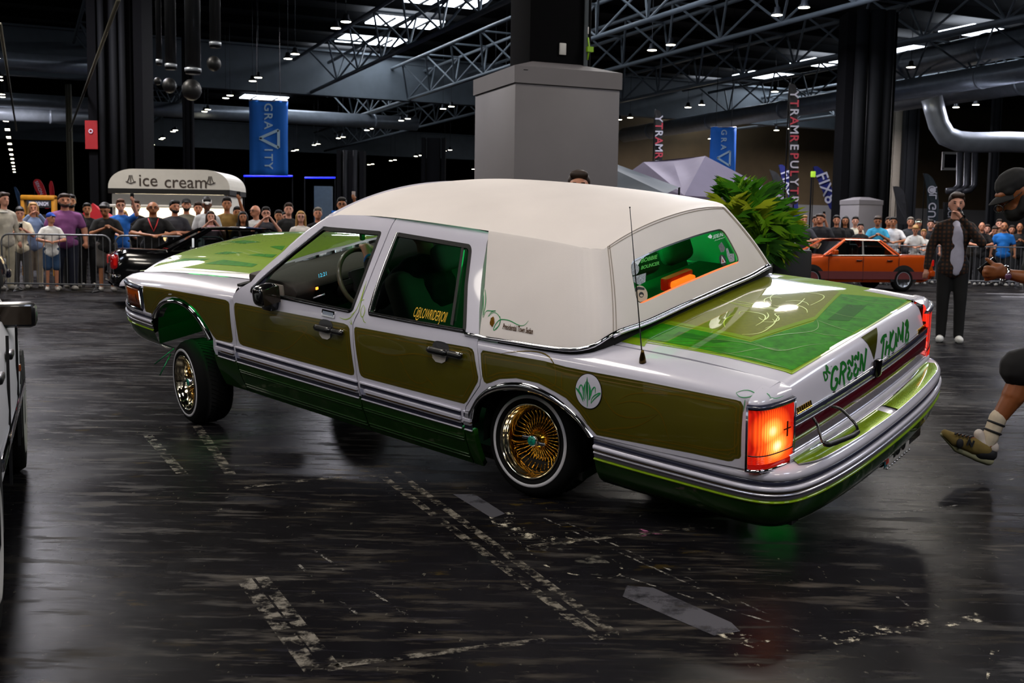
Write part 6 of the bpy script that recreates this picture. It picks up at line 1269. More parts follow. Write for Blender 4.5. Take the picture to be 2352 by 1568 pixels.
# ---- the announcer with the microphone
plaid = bpy.data.materials.new('brown plaid flannel'); plaid.use_nodes = True; MATS['plaid'] = plaid
nt = plaid.node_tree; b_ = nt.nodes['Principled BSDF']; b_.inputs['Roughness'].default_value = .95; tc = nt.nodes.new('ShaderNodeTexCoord'); acc = None
for ax_, sc in (('X', 6.5), ('Z', 6.5), ('Y', 6.5)):
    w_ = nt.nodes.new('ShaderNodeTexWave'); w_.bands_direction = ax_; w_.inputs['Scale'].default_value = sc; w_.inputs['Distortion'].default_value = .4; nt.links.new(tc.outputs['Object'], w_.inputs[0])
    if acc is None: acc = w_.outputs['Fac']
    else:
        q = nt.nodes.new('ShaderNodeMath'); q.operation = 'MULTIPLY' if ax_ == 'Z' else 'ADD'; nt.links.new(acc, q.inputs[0]); nt.links.new(w_.outputs['Fac'], q.inputs[1]); acc = q.outputs[0] if ax_ == 'Z' else acc
r_ = nt.nodes.new('ShaderNodeValToRGB'); r_.color_ramp.elements[0].color = lin('#0a0605')+[1]; r_.color_ramp.elements[1].color = lin('#4a2a14')+[1]; nt.links.new(acc, r_.inputs[0]); nt.links.new(r_.outputs[0], b_.inputs['Base Color'])
dM = 14.5; pm = wdist(2180, 780, dM)
mc_ = person((pm[0], dM, 0), 1.93, -.35, 'announcer in brown plaid overshirt and black jeans holding a microphone', None, pose='mic', sleeve='long', shirtmat=plaid, legc='#0a0a0c', hair='b', yaw=.1, tilt=.05, shoes='#c9c9c6', skin='d', beard=False)
fr_ = blob([('e', (.032, -.112, 1.04), (.085, .040, .24)), ('e', (.026, -.105, 1.20), (.075, .040, .22)), ('e', (.01, -.065, 1.38), (.055, .045, .09))], .011, name='white_shirt'); pslot('white_tshirt', fr_, cloth('#a8a6b8'), mc_)
mic = empty('microphone', (0, 0, 0), 0, 'black handheld microphone at the announcer mouth', 'microphone'); MB().tube([(0, 0, -.12), (0, 0, 0)], [.011, .016], 10).build('grip', PHONE, mic, smooth=True); MB().ball((0, 0, .02), .024, 12).build('grille', mat('mic grille', '#26262a', rough=.4, metal=.6, var=.1), mic, smooth=True)
bpy.context.view_layer.update()
mp = mc_.matrix_world@Vector((.035, -.20, 1.585)); mic.location = mp; mic.rotation_euler = (-.5, -.5, 0)
# ================================================================== barriers
STEEL = mat('galvanised barrier steel', '#6f7176', rough=.4, metal=.7, var=.06, vscale=6.)
BARM = None
def barrier(x, y, lab, grp, rz=0., w=2.25, h=1.18):
    "pedestrian barrier: rounded frame, bars, two feet"
    global BARM
    b = empty('crowd_barrier', (x, y, 0), rz, lab, 'barrier', grp); r = .15
    fr = [(-w/2, .16), (-w/2, h-r)]+[(-w/2+r-r*math.cos(t), h-r+r*math.sin(t)) for t in np.linspace(.2, math.pi/2, 5)]+[(w/2-r+r*math.sin(t), h-r+r*math.cos(t)) for t in np.linspace(0, math.pi/2-.2, 5)]+[(w/2, h-r), (w/2, .16)]
    MB().tube([(p[0], 0, p[1]) for p in fr]+[(-w/2, 0, .16)], .019, 8).build('frame', STEEL, b, smooth=True)
    if BARM is None: BARM = MB().tube([(0, 0, .16), (0, 0, h)], .0065, 6)
    n = 15; first = None
    for k in range(1, n):
        xx = -w/2+w*k/n
        if first is None: o = BARM.build('bar', STEEL, b); first = o.data
        else: o = bpy.data.objects.new('bar', first); COL.objects.link(o); o.parent = b
        o.location.x = xx
    for sx in (-1, 1): MB().tube([(sx*w*.36, 0, .17), (sx*w*.36, 0, .10), (sx*w*.36, -.26, .014), (sx*w*.36, .26, .014), (sx*w*.36, 0, .10)], .016, 6).build('foot', STEEL, b, smooth=True)
    return b
x0 = wgr(262, 671)[0]; yb = 22.75
for k, lab in enumerate(('barrier at the far left edge', 'barrier in front of the white t-shirt child', 'barrier under the lanyard man', 'barrier behind the black coupe', 'barrier behind the bonnet of the lowrider', 'barrier hidden behind the lowrider roof', 'last barrier of the left row', 'barrier near the column box')):
    barrier(x0-1.13-2.36+(k)*2.36-.0, yb, 'steel pedestrian '+lab, 'steel barriers on the left')
for k, lab in enumerate(('behind the orange car bonnet', 'behind the orange car roof', 'left of the announcer', 'behind the announcer', 'right of the announcer', 'at the right edge')):
    barrier(wgr(1760, 655)[0]+(k+1)*2.36, 32.8, 'steel pedestrian barrier '+lab, 'steel barriers on the right')
# ================================================================== ice cream kiosk
dk_ = 27.5
def kx(u): return wdist(u, 500, dk_)[0]
def kz(v, u=410): return wdist(u, v, dk_)[2]
ks = empty('ice_cream_kiosk', (kx(412), dk_, 0), 0, 'white kiosk with arched ice cream sign behind the crowd', 'kiosk'); kc = kx(412)
KW = mat('kiosk white', '#c9c6bf', rough=.5, var=.03); KG = mat('kiosk grey', '#6d6c6a', rough=.5, var=.03)
w_ = (kx(548)-kx(277)); zb, ztp = kz(437), kz(393); hw = w_/2; n = 20
arc = [(-hw, 0)]+[(-hw+hw*.42*(1-math.cos(t)), (ztp-zb)*math.sin(t)**.85) for t in np.linspace(.15, math.pi/2, 10)]+[(hw-hw*.42*(1-math.cos(t)), (ztp-zb)*math.sin(t)**.85) for t in np.linspace(math.pi/2, .15, 10)]+[(hw, 0)]
mb = MB(); mb.prism(arc, 0, 1.6, fn=lambda x, y, z: (x, z-.8, y+zb)); mb.build('arched_sign', KW, ks)
MB().box((0, 0, zb-.06), (w_*1.0, 1.62, .12)).build('sign_edge', mat('kiosk dark edge', '#0c0b0b', rough=.5, var=0), ks); MB().box((0, -.78, zb-.28), (w_*.93, .06, .30)).build('awning_rail', KG, ks); MB().box((0, -.84, zb-.42), (w_*.98, .10, .07)).build('awning_roller', KW, ks, bevel=.02)
MB().box((0, .75, zb/2), (w_*.9, .05, zb-.1)).build('back_wall', mat('kiosk inner wall', '#e6dfcf', rough=.6, var=0), ks); MB().box((0, 0, .5), (w_*.9, 1.5, 1.0)).build('counter', KW, ks, bevel=.02)
for sx in (-1, 1): MB().box((sx*w_*.46, 0, zb/2), (.08, 1.5, zb-.1)).build('side_wall', KW, ks)
MB().box((0, -.1, zb-.16), (w_*.8, .25, .05)).build('strip_lamp', emat('kiosk strip lamp', '#fff0cc', 14.), ks); area('kiosk_light', (kc, dk_-.2, zb-.25), 2.0, 170, '#fff0d0', sy=.5)
for k, (dx, c_) in enumerate(((-.55, '#7a6a55'), (.5, '#3b3a38'), (.95, '#8f8270'))): MB().box((dx, .45, 1.22), (.32, .3, .45)).build('machine', mat('kiosk machine %d' % k, c_, rough=.4, metal=.3, var=.1), ks, bevel=.02)
for wd_, dx_ in (('ice', -.50), ('cream', .41)): link('sign_word', text_mesh(wd_, .42, ext=.004), mat('sign lettering', '#3a2f28', rough=.5, var=0), ks, Matrix(((1, 0, 0, dx_), (0, 0, -1, -.806), (0, 1, 0, zb+.19+(.0 if wd_ == 'ice' else -.03)), (0, 0, 0, 1))))
for sx in (-.92, 1.0):
    for k in range(3): MB().tube([(sx+(-.09+k*.09), -.81, zb+.14), (sx+(-.04+k*.04), -.81, zb+.25), (sx+(k-1)*.03, -.81, zb+.32)], .010, 5).build('sign_ornament', MATS['sign lettering'], ks)
    MB().tube([(sx-.12, -.81, zb+.17), (sx, -.81, zb+.12), (sx+.12, -.81, zb+.17)], .010, 5).build('sign_ornament', MATS['sign lettering'], ks)
# ================================================================== banners, signs
BLU = mat('banner blue', '#1266c8', rough=.7, var=.05, vscale=1.2); BLT = mat('banner print', '#a9c8e0', rough=.7, var=0)
def flat(u, v, d): return wdist(u, v, d)
def gravity(u0, u1, v0, v1, d, lab):
    p, q = flat(u0, v1, d), flat(u1, v0, d); W_, H_ = q[0]-p[0], q[2]-p[2]; b = empty('hanging_banner', ((p[0]+q[0])/2, d, p[2]), 0, lab, 'banner', 'blue hanging banners')
    nx, nz = 9, 13; V = [(-W_/2+W_*i/(nx-1), .05*math.sin(i*1.3+j*.25), H_*j/(nz-1)) for i in range(nx) for j in range(nz)]; F = [(i*nz+j, (i+1)*nz+j, (i+1)*nz+j+1, i*nz+j+1) for i in range(nx-1) for j in range(nz-1)]
    o = mobj('cloth', V, F, BLU, b, True); o.modifiers.new('t', 'SOLIDIFY').thickness = .01
    MB().tube([(-W_/2, 0, H_), (W_/2, 0, H_)], .03, 8).build('top_pole', SILVER, b, smooth=True)
    for sx in (-.3, .3): MB().tube([(sx*W_, 0, H_), (sx*W_*.9, 0, 14.0-p[2])], .015, 5).build('hanger', DKST, b)
    s_ = W_*.30
    for ch, t in (('G', .09), ('R', .21), ('A', .33), ('I', .66), ('T', .76), ('Y', .87)):
        me = text_mesh(ch, s_, ext=.003, bold=.006); link('banner_letter', me, BLT, b, Matrix(((0, 1, 0, 0), (0, 0, -1, -.075), (-1, 0, 0, H_*(1-t)), (0, 0, 0, 1))))
    a_, b2, c_ = (-W_*.22, H_*.495), (W_*.27, H_*.61), (W_*.27, H_*.37); mb = MB(); th = .07*W_
    for P_, Q_ in ((a_, b2), (b2, c_), (c_, a_)):
        P_, Q_ = np.array(P_), np.array(Q_); dd = (Q_-P_)/np.linalg.norm(Q_-P_); nn = np.array([-dd[1], dd[0]])*th/2; pts = [P_-nn, Q_-nn, Q_+nn, P_+nn]; mb.prism([tuple(x) for x in pts], -.08, -.076, fn=lambda x, y, z: (x, z, y))
    mb.build('banner_triangle', BLT, b)
gravity(573, 661, 232, 402, 43, 'blue hanging banner with white triangle above the ice cream kiosk'); gravity(1628, 1692, 292, 432, 58, 'blue hanging banner with white triangle behind the grey tent')
RED = mat('red sign', '#8a0d14', rough=.5, var=.05)
def feather(lab, pts, d, m, grp='feather flags', pole=None, text=None, th=.02):
    "feather flag: sail outlined in pixels at depth d, pole down to the floor"
    P = np.array([wdist(u, v, d) for u, v in pts]); c = P.mean(0); base = P[np.argmin(P[:, 2])].copy(); f = empty('feather_flag', (base[0], d, 0), 0, lab, 'flag', grp)
    Q = rnd(P[:, [0, 2]], .12, 3); mb = MB(); mb.prism([tuple(q) for q in Q], -th/2, th/2, fn=lambda x, y, z: (x-base[0], z+.05*math.sin((y)*1.7), y)); mb.build('sail', m, f)
    pp = pole or [pts[-1], pts[0]]; A_ = [wdist(u, v, d) for u, v in pp]; MB().tube([(A_[0][0]-base[0], .03, 0), (A_[0][0]-base[0], .03, A_[0][2])]+[(a[0]-base[0], .03, a[2]) for a in A_[1:]], .02, 6).build('pole', DKST, f, smooth=True)
    if text:
        for t in text:
            tx, (u, v), sz, ang, m_, mir = t; p = wdist(u, v, d); me = text_mesh(tx, sz*d/FPX*1.45, ext=.004, bold=.01*sz*d/FPX); R_ = Matrix.Rotation(ang, 4, 'Y') if not mir else Matrix.Rotation(ang, 4, 'Y')@Matrix.Diagonal((-1, 1, 1, 1))
            link('flag_lettering', me, m_, f, Matrix.Translation((p[0]-base[0], -.07-.02*math.sin(0), p[2]))@R_@Matrix(((1, 0, 0, 0), (0, 0, -1, 0), (0, 1, 0, 0), (0, 0, 0, 1))))
    return f
PW = mat('flag white print', '#b5b5c4', rough=.7, var=0); FB = mat('flag royal blue', '#0a1560', rough=.7, var=.1); FK = mat('flag black', '#0d0e13', rough=.7, var=.1); FT = mat('flag slate', '#16222b', rough=.7, var=.1); FRD = mat('flag red', '#a5101c', rough=.6, var=.05); FRP = mat('flag red print', '#b03a4a', rough=.7, var=0)
def fz6(x, y): return (1700+x/3.607, 360+y/3.607)
feather('royal blue feather flag lettered FIX8', [fz6(*p) for p in ((605, 82), (640, 74), (690, 115), (745, 215), (778, 330), (792, 440), (742, 440), (700, 330), (650, 205), (612, 115))], 50, FB, text=[('FIX8', fz6(706, 258), 26, math.radians(68), PW, False)])
feather('small blue feather flag lettered FIX', [fz6(*p) for p in ((776, 182), (812, 192), (842, 250), (850, 340), (850, 440), (800, 440), (800, 330), (786, 260))], 56, FB, text=[('FIX', fz6(826, 285), 18, math.radians(78), mat('flag cyan print', '#5aa0d0', rough=.7, var=0), False)])
def disc3(f, u, v, r, d, m):
    p = wdist(u, v, d); o = MB().lathe([(0, 0), (r*.55, 0)], 16, axis='y').build('flag_roundel', m, f); o.location = (p[0]-f.location.x, -.08, p[2]); o = MB().lathe([(r*.7, 0), (r, 0)], 20, axis='y').build('flag_roundel', m, f); o.location = (p[0]-f.location.x, -.08, p[2])
ff = feather('slate feather flag with roundel and mirrored lettering', [fz6(*p) for p in ((1520, 135), (1560, 140), (1602, 180), (1632, 260), (1642, 400), (1636, 540), (1548, 540), (1546, 300), (1530, 180))], 46, FT, text=[('AL GUYS', fz6(1590, 425), 17, math.radians(-90), PW, True)]); disc3(ff, *fz6(1582, 275), .17, 46, PW)
ff = feather('black feather flag with roundel left of the tall thin flag', [fz6(*p) for p in ((248, 105), (300, 125), (345, 180), (372, 260), (380, 350), (380, 470), (285, 470), (285, 300), (272, 180))], 44, FK); disc3(ff, *fz6(312, 255), .15, 44, PW)
feather('blue feather flag partly hidden by the tall thin flag', [fz6(*p) for p in ((318, 66), (352, 62), (385, 90), (410, 180), (470, 330), (490, 520), (440, 520), (380, 260), (340, 160))], 47, FB, text=[('FIX8', fz6(392, 215), 20, math.radians(70), PW, False)])
feather('dark arched feather flag behind the small grey box', [fz6(*p) for p in ((1045, 258), (1090, 255), (1140, 310), (1165, 400), (1172, 500), (1120, 500), (1105, 350), (1080, 280))], 62, FK); feather('crumpled black feather flag beside the cream column', [fz6(*p) for p in ((1268, 242), (1320, 245), (1360, 290), (1388, 400), (1392, 560), (1295, 560), (1290, 350))], 58, FK); feather('low black feather flag behind the announcer', [fz6(*p) for p in ((1688, 376), (1730, 378), (1770, 430), (1790, 490), (1790, 560), (1690, 560))], 48, FK, text=[('SCI', fz6(1735, 460), 12, math.radians(88), PW, False)])
def strip_flag(u0, u1, v0, v1, d, lab, n=7):
    f = feather(lab, [(u0+3, v0), (u1-3, v0+6), (u1, v0+40), (u1, v1), (u0, v1), (u0, v0+30)], d, FK); nm = (v1-v0)/n
    for k in range(1, n):
        me = text_mesh('YTRAMREPUL'[(k-1) % 10]+'', (u1-u0)*1.35*d/FPX, ext=.003, bold=.004); p = wdist((u0+u1)/2, v0+k*nm+nm*.4, d); link('flag_lettering', me, PW if k % 2 else FRP, f, Matrix.Translation((p[0]-f.location.x, -.08, p[2]))@Matrix.Rotation(math.radians(90), 4, 'Y')@Matrix(((1, 0, 0, 0), (0, 0, -1, 0), (0, 1, 0, 0), (0, 0, 0, 1))))
strip_flag(1812, 1832, 190, 470, 31, 'tall narrow black flag with red and white lettering beside the palm', 14); strip_flag(1503, 1521, 250, 400, 36, 'narrow black flag with red and white lettering above the grey tent', 9)
def fz1(x, y): return (x/5.2275, 380+y/5.2275)
feather('red feather flag above the yellow stand', [fz1(*p) for p in ((402, 190), (430, 162), (480, 165), (530, 240), (570, 360), (600, 520), (540, 520), (460, 345), (410, 250))], 46, FRD, text=[('SEKON', fz1(475, 270), 7, math.radians(68), PW, False)]); feather('thin red feather flag above the purple t-shirt man', [fz1(*p) for p in ((592, 230), (610, 182), (632, 190), (652, 270), (662, 380), (662, 540), (625, 540), (605, 350))], 48, FRD); feather('blue feather flag at the far left', [fz1(*p) for p in ((172, 255), (200, 260), (240, 330), (280, 470), (290, 560), (255, 560), (205, 390))], 42, mat('flag teal blue', '#0c2b4a', rough=.7, var=.4, vscale=3.))
# lit exit-style marker post beside the FIX8 flag
ex = empty('marker_post', wdist(1861, 480, 49)*[1, 1, 0], 0, 'thin post with lime green marker beside the FIX8 flag', 'post'); zt_ = wdist(1861, 400, 49)[2]; MB().tube([(0, 0, 0), (0, 0, zt_)], .04, 8).build('pole', DKST, ex); MB().box((.05, -.05, zt_), (.22, .05, .26)).build('marker', mat('lime marker', '#8fae2a', rough=.5, emit='#9ac83a', estr=.6, var=0), ex, bevel=.03)
# red wall sign, yellow stand, red awning, blue light strips, lit kiosk panel
p, q = wdist(197, 342, 32.4), wdist(224, 277, 32.4); rs = MB().box(((p[0]+q[0])/2, 32.4, (p[2]+q[2])/2), (q[0]-p[0], .06, q[2]-p[2])).build('red_sign', RED, None); props(rs, 'red vertical sign on the thick dark column', 'sign')
mk = MB().lathe([(.04, 0), (.065, 0)], 14, axis='y').build('sign_mark', PW, rs); mk.location = ((p[0]+q[0])/2, 32.33, (p[2]+q[2])/2+.1)
YEL2 = mat('yellow stand frame', '#a8700e', rough=.5, var=.1); ys_ = empty('yellow_stand', wdist(93, 600, 30)*[1, 1, 0], 0, 'yellow framed stand with dark sign board behind the crowd', 'stand'); xw = (wdist(128, 500, 30)-wdist(58, 500, 30))[0]; zt_ = wdist(93, 450, 30)[2]
for sx in (-1, 1): MB().box((sx*xw/2, 0, zt_/2), (.10, .2, zt_)).build('post', YEL2, ys_, bevel=.02)
MB().box((0, 0, zt_-.05), (xw+.1, .25, .14)).build('top_beam', YEL2, ys_, bevel=.04); MB().box((.05, -.08, zt_-.22), (xw*.78, .1, .2)).build('sign_board', FK, ys_); me = text_mesh('ITRUXINIGM', .15, ext=.002, bold=.004, sx=.62); link('board_lettering', me, PW, ys_, Matrix(((1, 0, 0, .05), (0, 0, -1, -.14), (0, 1, 0, zt_-.22), (0, 0, 0, 1)))); MB().box((0, 0, zt_*.42), (xw, .15, zt_*.84-.3)).build('stand_panel', mat('stand panel', '#241a10', rough=.5, var=.2), ys_)
ra = empty('red_awning', (wdist(198, 500, 29)[0], 29, 0), 0, 'red pop-up awning behind the purple t-shirt man', 'awning'); p1_, p2_, p3_ = (wdist(u, v, 29)-np.array([wdist(198, 500, 29)[0], 29, 0]) for u, v in ((178, 502), (213, 466), (250, 505)))
mb = MB(); mb.add([p1_, p2_, p3_, p3_+[0, .9, 0], p1_+[0, .9, 0], p1_+[0, 0, -.12], p3_+[0, 0, -.12]], [(0, 1, 2), (0, 4, 1), (2, 1, 3), (3, 1, 4), (0, 2, 6, 5)]); mb.build('canopy', FRD, ra)
for pp in (p1_, p3_): MB().tube([pp*[1, 1, 0], pp], .02, 6).build('leg', DKST, ra)
for u0, u1, v, d, lab in ((560, 672, 404, 60, 'blue light strip behind the left blue banner'), (700, 770, 408, 62, 'blue light strip right of the left blue banner')):
    a_, b2 = wdist(u0, v, d), wdist(u1, v, d); o = MB().tube([a_, b2], .05, 6).build('led_strip', emat('blue led strip', '#1622ff', 2.2), None); props(o, lab, 'light strip', 'blue light strips')
    for e_ in (a_, b2): MB().tube([e_, e_*[1, 1, 0]+[0, 0, .0]], .03, 5).build('stand_pole', DKST, o)
lp2 = empty('lit_panel', (wdist(743, 500, 46)[0], 46, 0), 0, 'pale lit display panel behind the crowd beside the dark column', 'display'); p, q = wdist(722, 500, 46), wdist(762, 428, 46); W_ = q[0]-p[0]
MB().box((0, 0, q[2]/2), (W_, .3, q[2])).build('cabinet', mat('display cabinet', '#3a4a58', rough=.5, var=.1), lp2); MB().box((0, -.17, .95), (W_*.86, .03, .9)).build('lit_screen', emat('pale lit screen', '#d9e6f2', 1.6), lp2); MB().box((W_*.62, -.1, 1.55), (W_*.30, .1, 1.3)).build('side_board', mat('blue side board', '#0d56a8', rough=.5, emit='#0d56a8', estr=.3, var=.3, vscale=4.), lp2)
for k in range(3): MB().box((-.2+k*.2, -.17, 1.65), (.1, .03, .14)).build('small_picture', FK, lp2)
# ================================================================== tents
TG = mat('lavender grey canopy', '#575065', rough=.75, var=.06, vscale=2.); TB = mat('slate blue canopy', '#28323e', rough=.75, var=.06)
tn = empty('gazebo_tent', (wdist(1600, 500, 32)[0], 32, 0), 0, 'grey pop-up gazebo behind the palm', 'tent'); off = np.array(tn.location)
pts = {k: wdist(u, v, d)-off for k, (u, v, d) in dict(eL=(1436, 402, 35.5), r1=(1478, 372, 34.5), r2=(1545, 366, 33.5), r3=(1620, 358, 32.2), va=(1572, 449, 29.6), eR=(1822, 463, 32.6), bk=(1690, 420, 36.)).items()}
def cloth_tri(A_, B_, C_, n=10, sag=.06):
    V, F, ix = [], [], {}
    for i in range(n+1):
        for j in range(n+1-i):
            a, b = i/n, j/n; c = 1-a-b; P = A_*a+B_*b+C_*c; s_ = 27*a*b*c; ix[(i, j)] = len(V); V.append(P+np.array([0, 0, -sag*s_+.02*math.sin(9*a+7*b)*s_]))
    for i in range(n):
        for j in range(n-i):
            F.append((ix[(i, j)], ix[(i+1, j)], ix[(i, j+1)]))
            if i+j < n-1: F.append((ix[(i+1, j)], ix[(i+1, j+1)], ix[(i, j+1)]))
    return V, F
for tri in (('va', 'r3', 'eR'), ('va', 'r2', 'r3'), ('va', 'r1', 'r2'), ('va', 'eL', 'r1'), ('eR', 'r3', 'bk'), ('bk', 'r3', 'r1'), ('bk', 'r1', 'eL')):
    V, F = cloth_tri(*(pts[t] for t in tri)); o = mobj('canopy_panel', V, F, TG, tn, True)
for a_, b2 in (('va', 'eR'), ('eL', 'va')):
    A_, B_ = pts[a_], pts[b2]; mobj('valance', [A_, B_, B_-[0, 0, .28], A_-[0, 0, .28]], [(0, 1, 2, 3)], TG, tn)
for k in ('va', 'eR', 'eL', 'bk'): MB().tube([pts[k]*[1, 1, 0], pts[k]], .025, 6).build('leg', DKST, tn)
A_, B_ = pts['va'], pts['eR']; mobj('side_wall', [A_-[0, -.05, .28], B_-[0, -.05, .28], B_*[1, 1, 0], A_*[1, 1, 0]], [(0, 1, 2, 3)], mat('black tent wall', '#050506', rough=.9, var=.1), tn)
tb = empty('gazebo_tent', (wdist(1420, 500, 22)[0], 22, 0), 0, 'dark blue gazebo roof beside the tall grey box', 'tent'); off = np.array(tb.location); P4 = [wdist(u, v, d)-off for u, v, d in ((1370, 360, 23.), (1400, 384, 22.), (1530, 445, 21.), (1300, 452, 21.), (1560, 430, 25.))]
for tri in ((1, 3, 2), (1, 2, 4), (0, 1, 4), (0, 3, 1)):
    V, F = cloth_tri(*(P4[t] for t in tri)); mobj('canopy_panel', V, F, TB, tb, True)
for k in (2, 3, 4): MB().tube([P4[k]*[1, 1, 0], P4[k]], .025, 6).build('leg', DKST, tb)
# ================================================================== palm
def leaf_mat(n, c): return mat(n, c, rough=.45, var=.25, vscale=3., spec=.4)
LG = [leaf_mat('palm leaf a', '#3f7d10'), leaf_mat('palm leaf b', '#6b9a14'), leaf_mat('palm leaf c', '#234f0c'), leaf_mat('palm leaf d', '#9aa81c')]
dp = 9.3; pb_ = wdist(1722, 640, dp); pal = empty('areca_palm', (pb_[0], dp, 0), 0, 'bushy green areca palm behind the boot of the lowrider', 'plant'); rr = random.Random(3)
MB().lathe([(0, 0), (.19, 0), (.22, .38), (.20, .38), (.19, .34), (0, .34)], 20).build('pot', mat('black pot', '#0a0a0a', rough=.4, var=0), pal, smooth=True)
for s_ in range(6): MB().tube([(rr.uniform(-.08, .08), rr.uniform(-.08, .08), .34), (rr.uniform(-.1, .1), rr.uniform(-.1, .1), .95)], [.025, .015], 7).build('cane', LG[1], pal, smooth=True)
def frond(P0, P1, P2, nl, ll, m):
    t = np.linspace(0, 1, 40)[:, None]; C = (1-t)**2*P0+2*t*(1-t)*P1+t*t*P2; V, F = [], []
    mb = MB(); mb.tube(C[::4], np.linspace(.007, .002, 10), 5)
    for k in range(nl):
        i = int(6+33*k/nl); c = C[i]; T = C[min(i+1, 39)]-C[i-1]; T /= np.linalg.norm(T); sd = np.cross(T, [0, 0, 1.]); sd /= np.linalg.norm(sd)+1e-9
        for q in (-1, 1):
            L_ = ll*(math.sin(math.pi*(.15+.8*k/nl))**.6)*rr.uniform(.85, 1.1); d = sd*q*.75+T*.7+np.array([0, 0, rr.uniform(.0, .3)]); d /= np.linalg.norm(d); w = .0055; nn = np.cross(d, [0, 0, 1.]); nn /= np.linalg.norm(nn)+1e-9
            a_, b_, e = c, c+d*L_*.5+np.array([0, 0, .02]), c+d*L_-np.array([0, 0, L_*.12]); mb.add([a_, b_+nn*w, e, b_-nn*w], [(0, 1, 2), (0, 2, 3)])
    return mb.build('frond', m, pal)
tips = [(1662, 445, .0), (1690, 433, -.1), (1720, 432, .1), (1745, 470, -.1), (1668, 470, -.3), (1700, 455, .25), (1765, 500, -.15), (1800, 545, -.1), (1815, 565, .1), (1790, 590, -.2), (1805, 520, .15), (1755, 455, .3), (1780, 560, .2), (1740, 520, -.3), (1690, 500, -.35), (1760, 600, -.2), (1800, 600, 0.), (1705, 440, -.25), (1735, 445, .2), (1770, 530, -.35), (1655, 455, .1), (1680, 430, .2), (1730, 480, -.4), (1790, 500, .05), (1815, 540, -.25), (1775, 575, -.3), (1720, 560, -.4), (1745, 590, -.35)]
for i, (u, v, dy) in enumerate(tips):
    P2 = wdist(u, v, dp+dy)-np.array([pb_[0], dp, 0]); P0 = np.array([rr.uniform(-.08, .08), rr.uniform(-.08, .08), .90+.1*rr.random()]); P1 = P0*.4+P2*.6; P1[2] = max(P2[2], P0[2]+.25)+.22*(1 if u > 1740 else .3); frond(P0, P1, P2, 19, .30, LG[[0, 1, 0, 2, 3, 0][i % 6]])
MB().box((pb_[0]+.38, dp+.25, .62), (.34, .3, 1.24)).build('black_crate', mat('black road case', '#060607', rough=.5, var=.1), None, bevel=.02); props([o for o in COL.objects if o.name.startswith('black_crate')][-1], 'tall black road case beside the palm', 'case')
